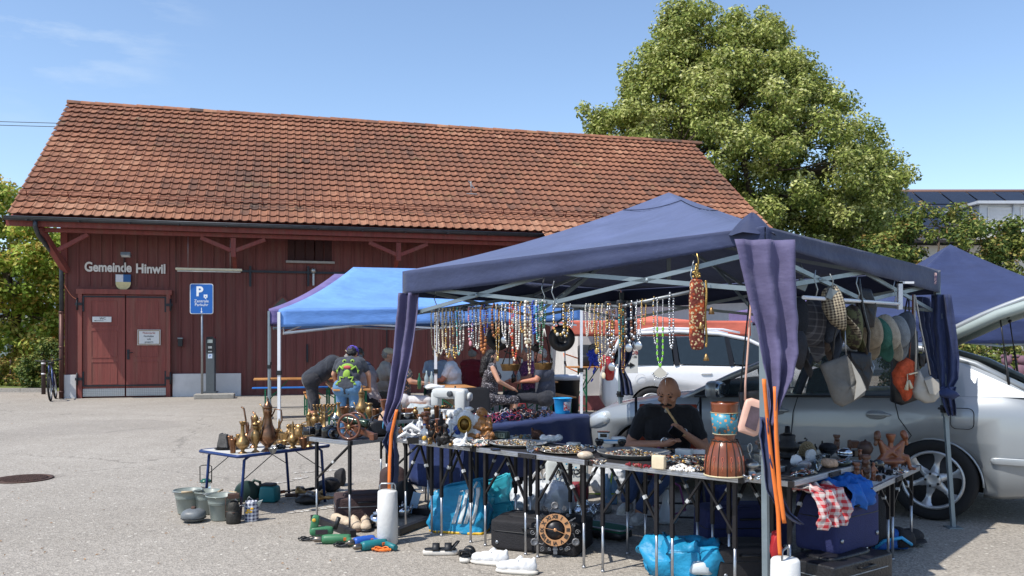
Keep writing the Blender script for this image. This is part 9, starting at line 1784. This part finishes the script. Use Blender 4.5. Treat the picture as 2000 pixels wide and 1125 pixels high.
# more figurines, second rank on table B
for i,(px,py,H_,pm_,m_,lb)in enumerate(((820,848,34,stand_f,porc,'white porcelain lady behind the swan'),(832,846,40,idol,woodd,'brown wooden idol behind the porcelain boy'),(840,868,16,eleph,brass,'tiny brass elephant before the cat figurine'),(858,868,22,idol,darkm,'small black idol left of the blackened casting'),(872,846,36,stand_f,brass,'brass standing figure behind the blackened casting'),(893,872,18,eleph,porc,'tiny white elephant at the front of the figurine table'),(898,848,52,stand_f,porc,'tall white porcelain lady left of the rococo clock'),(925,850,40,stand_f,bluep,'blue glazed lady between the rococo clock and the sitting statue'),(958,850,26,idol,woodo,'orange wooden idol right of the sitting statue'),(783,856,24,stand_f,copper,'small copper figure nearest the left curtain'))):
 fig('figurine',lb,px,py,H_,pm_,m_,rz=i*.7,wr=.002)
for i,(px,py,H_,pm_,m_,lb)in enumerate(((1548,884,26,idol,woodd,'brown idol behind the oil lamp'),(1606,884,24,stand_f,darkm,'dark figure left of the black bowl'),(1660,884,26,stand_f,woodd,'dark brown standing figure right of the silver bowl'),(1602,900,14,eleph,pewter,'tiny pewter elephant beside the glass vase'),(1680,896,18,idol,woodo,'light wooden idol before the clay pot'))):
 fig('figurine',lb,px,py,H_,pm_,m_,h=h5,rz=i*.9,wr=.002)
for i,(px,py,H_,pm_,m_)in enumerate(((1672,938,34,idol,woodo),(1652,934,30,idol,woodd),(1683,942,26,stand_f,woodo),(1716,940,14,eleph,woodd),(1736,928,12,eleph,darkm),(1757,922,12,stand_f,woodd),(1775,914,14,idol,darkm),(1632,930,20,stand_f,woodd))):
 fig('wooden_carving',['light wooden idol with a square head near the low table corner','dark wooden idol under the shell table edge','light wooden figure behind the near corner of the low right table','little brown wooden elephant at the near corner of the low right table','tiny dark elephant beside the white dish','tiny brown figure before the carved group','tiny dark idol at the right end of the low right table','dark wooden figure at the left end of the low right table'][i],px,py,H_,pm_,m_,h=h6,rz=i*.6,wr=.002)
# loose trinkets lying between the trays
mixm=jw+[crystal,chrome,blackg,mat('bead_pale_blue',(150,176,196),.4)]
for i,(px,py,rx,ry,n,lb)in enumerate(((955,866,.12,.05,70,'loose trinkets lying left of the left tray'),(1068,880,.12,.06,90,'loose rings and brooches between the two left trays'),(1150,876,.14,.07,120,'loose small jewellery behind the middle tray'),(1170,906,.06,.03,40,'loose trinkets at the edge before the big tray'),(1310,896,.13,.08,140,'loose silver jewellery right of the big tray'),(1360,918,.09,.05,110,'loose glass trinkets at the edge left of the drum'),(1374,898,.1,.08,90,'loose odds and ends behind the drum'),(1470,935,.05,.04,30,'loose trinkets before the pewter teapot'))):
 pile('loose_trinkets',lb,'jewellery',at(px,py,.723)[0],rx,ry,.018,n,mixm,.013,rz=-.7)
for i,(px,py,rx,ry,n,hh,lb)in enumerate(((1570,926,.12,.04,60,h5,'small polished stones along the front edge of the shell table'),(1640,905,.13,.05,80,h5,'small stones and shells before the silver bowl'),(1750,924,.13,.05,60,h6,'tiny carved beads on the pale paper'))):
 pile('small_stones',lb,'stones',at(px,py,hh)[0],rx,ry,.02,n,mixm,.014,rz=.75)
# small boxes and dishes
for i,(px,py,sx,sz_,m_,lb)in enumerate(((1120,872,.09,.03,wt,'flat white jewellery box behind the middle tray'),(1305,884,.07,.025,blackg,'small black case behind the jewellery jumble'),(1362,886,.1,.03,porc,'white open carton with trinkets behind the drum'),(1372,905,.06,.05,crystal,'clear plastic box beside the drum'),(968,880,.06,.012,blackg,'flat black case at the edge right of the dark plate'))):
 p,s=at(px,py,.722);single('small_box',MB().box((0,0,sz_/2),(sx,.06,sz_)),m_,lb,'box',p,-.5+i*.2,bev=.003)
# clutter on the ground under the tables
for i,(px,py,sz3,m_,lb,ct_)in enumerate(((600,985,(.2,.12,.09),darkm,'dark lump of old machine parts behind the right front leg of the low table','machine part'),(640,960,(.24,.16,.12),blks,'small black bag behind the brass candlesticks','bag'),(665,948,(.16,.12,.16),blks,'black pouch behind the brown suitcase','bag'),(870,985,(.22,.18,.14),mat('yellow_lining',(206,160,50),.6),'yellow bag just behind the striped turquoise bag','bag'),(1010,968,(.3,.2,.2),blks,'black bag behind the white carrier bags','bag'),(1130,985,(.22,.18,.2),mat('dull_red_bag',(120,40,48),.6),'dark red bag beside the printed tote','bag'),(1420,1040,(.4,.3,.2),blks,'black holdall beside the navy suitcase','bag'),(1670,1060,(.3,.24,.26),blks,'black shoulder bag behind the right table legs','bag'),(1400,1000,(.3,.2,.24),nvs,'navy pouch on the ground left of the navy suitcase','bag'))):
 p,s=gat(px,py);softbag('soft_bag' if ct_=='bag' else 'machine_part',lb,p,sz3,m_,i*.7,ct_,e=.7,wr=.035,wf=9,seed=i)
# dark bags hanging behind the caps
hbag('black_pouch','small black pouch hanging behind the houndstooth cap',5.7,[(1675,560),(1700,565),(1712,600),(1706,640),(1684,640),(1672,600)],lea,.05)
hbag('dark_rucksack','dark rucksack hanging behind the plaid cap',5.75,[(1588,575),(1640,580),(1650,640),(1640,690),(1600,690),(1585,640)],blks,.08)
# fallen leaves and litter on the yard
q=MB()
for i in range(120):
 px,py=R.uniform(0,760),R.uniform(790,1120);p=G(px,py,.008);a=R.random()*6.28;s_=R.uniform(.008,.02);q.add([(p.x+s_*cos(a),p.y+s_*sin(a),.006),(p.x-s_*.4*sin(a),p.y+s_*.4*cos(a),.012),(p.x-s_*cos(a),p.y-s_*sin(a),.006),(p.x+s_*.4*sin(a),p.y-s_*.4*cos(a),.008)],[(0,1,2,3)])
tag(obj('fallen_leaves',q,mat('dry_leaf',(150,112,70),.8,var=.4,sc=3)),kind='stuff')
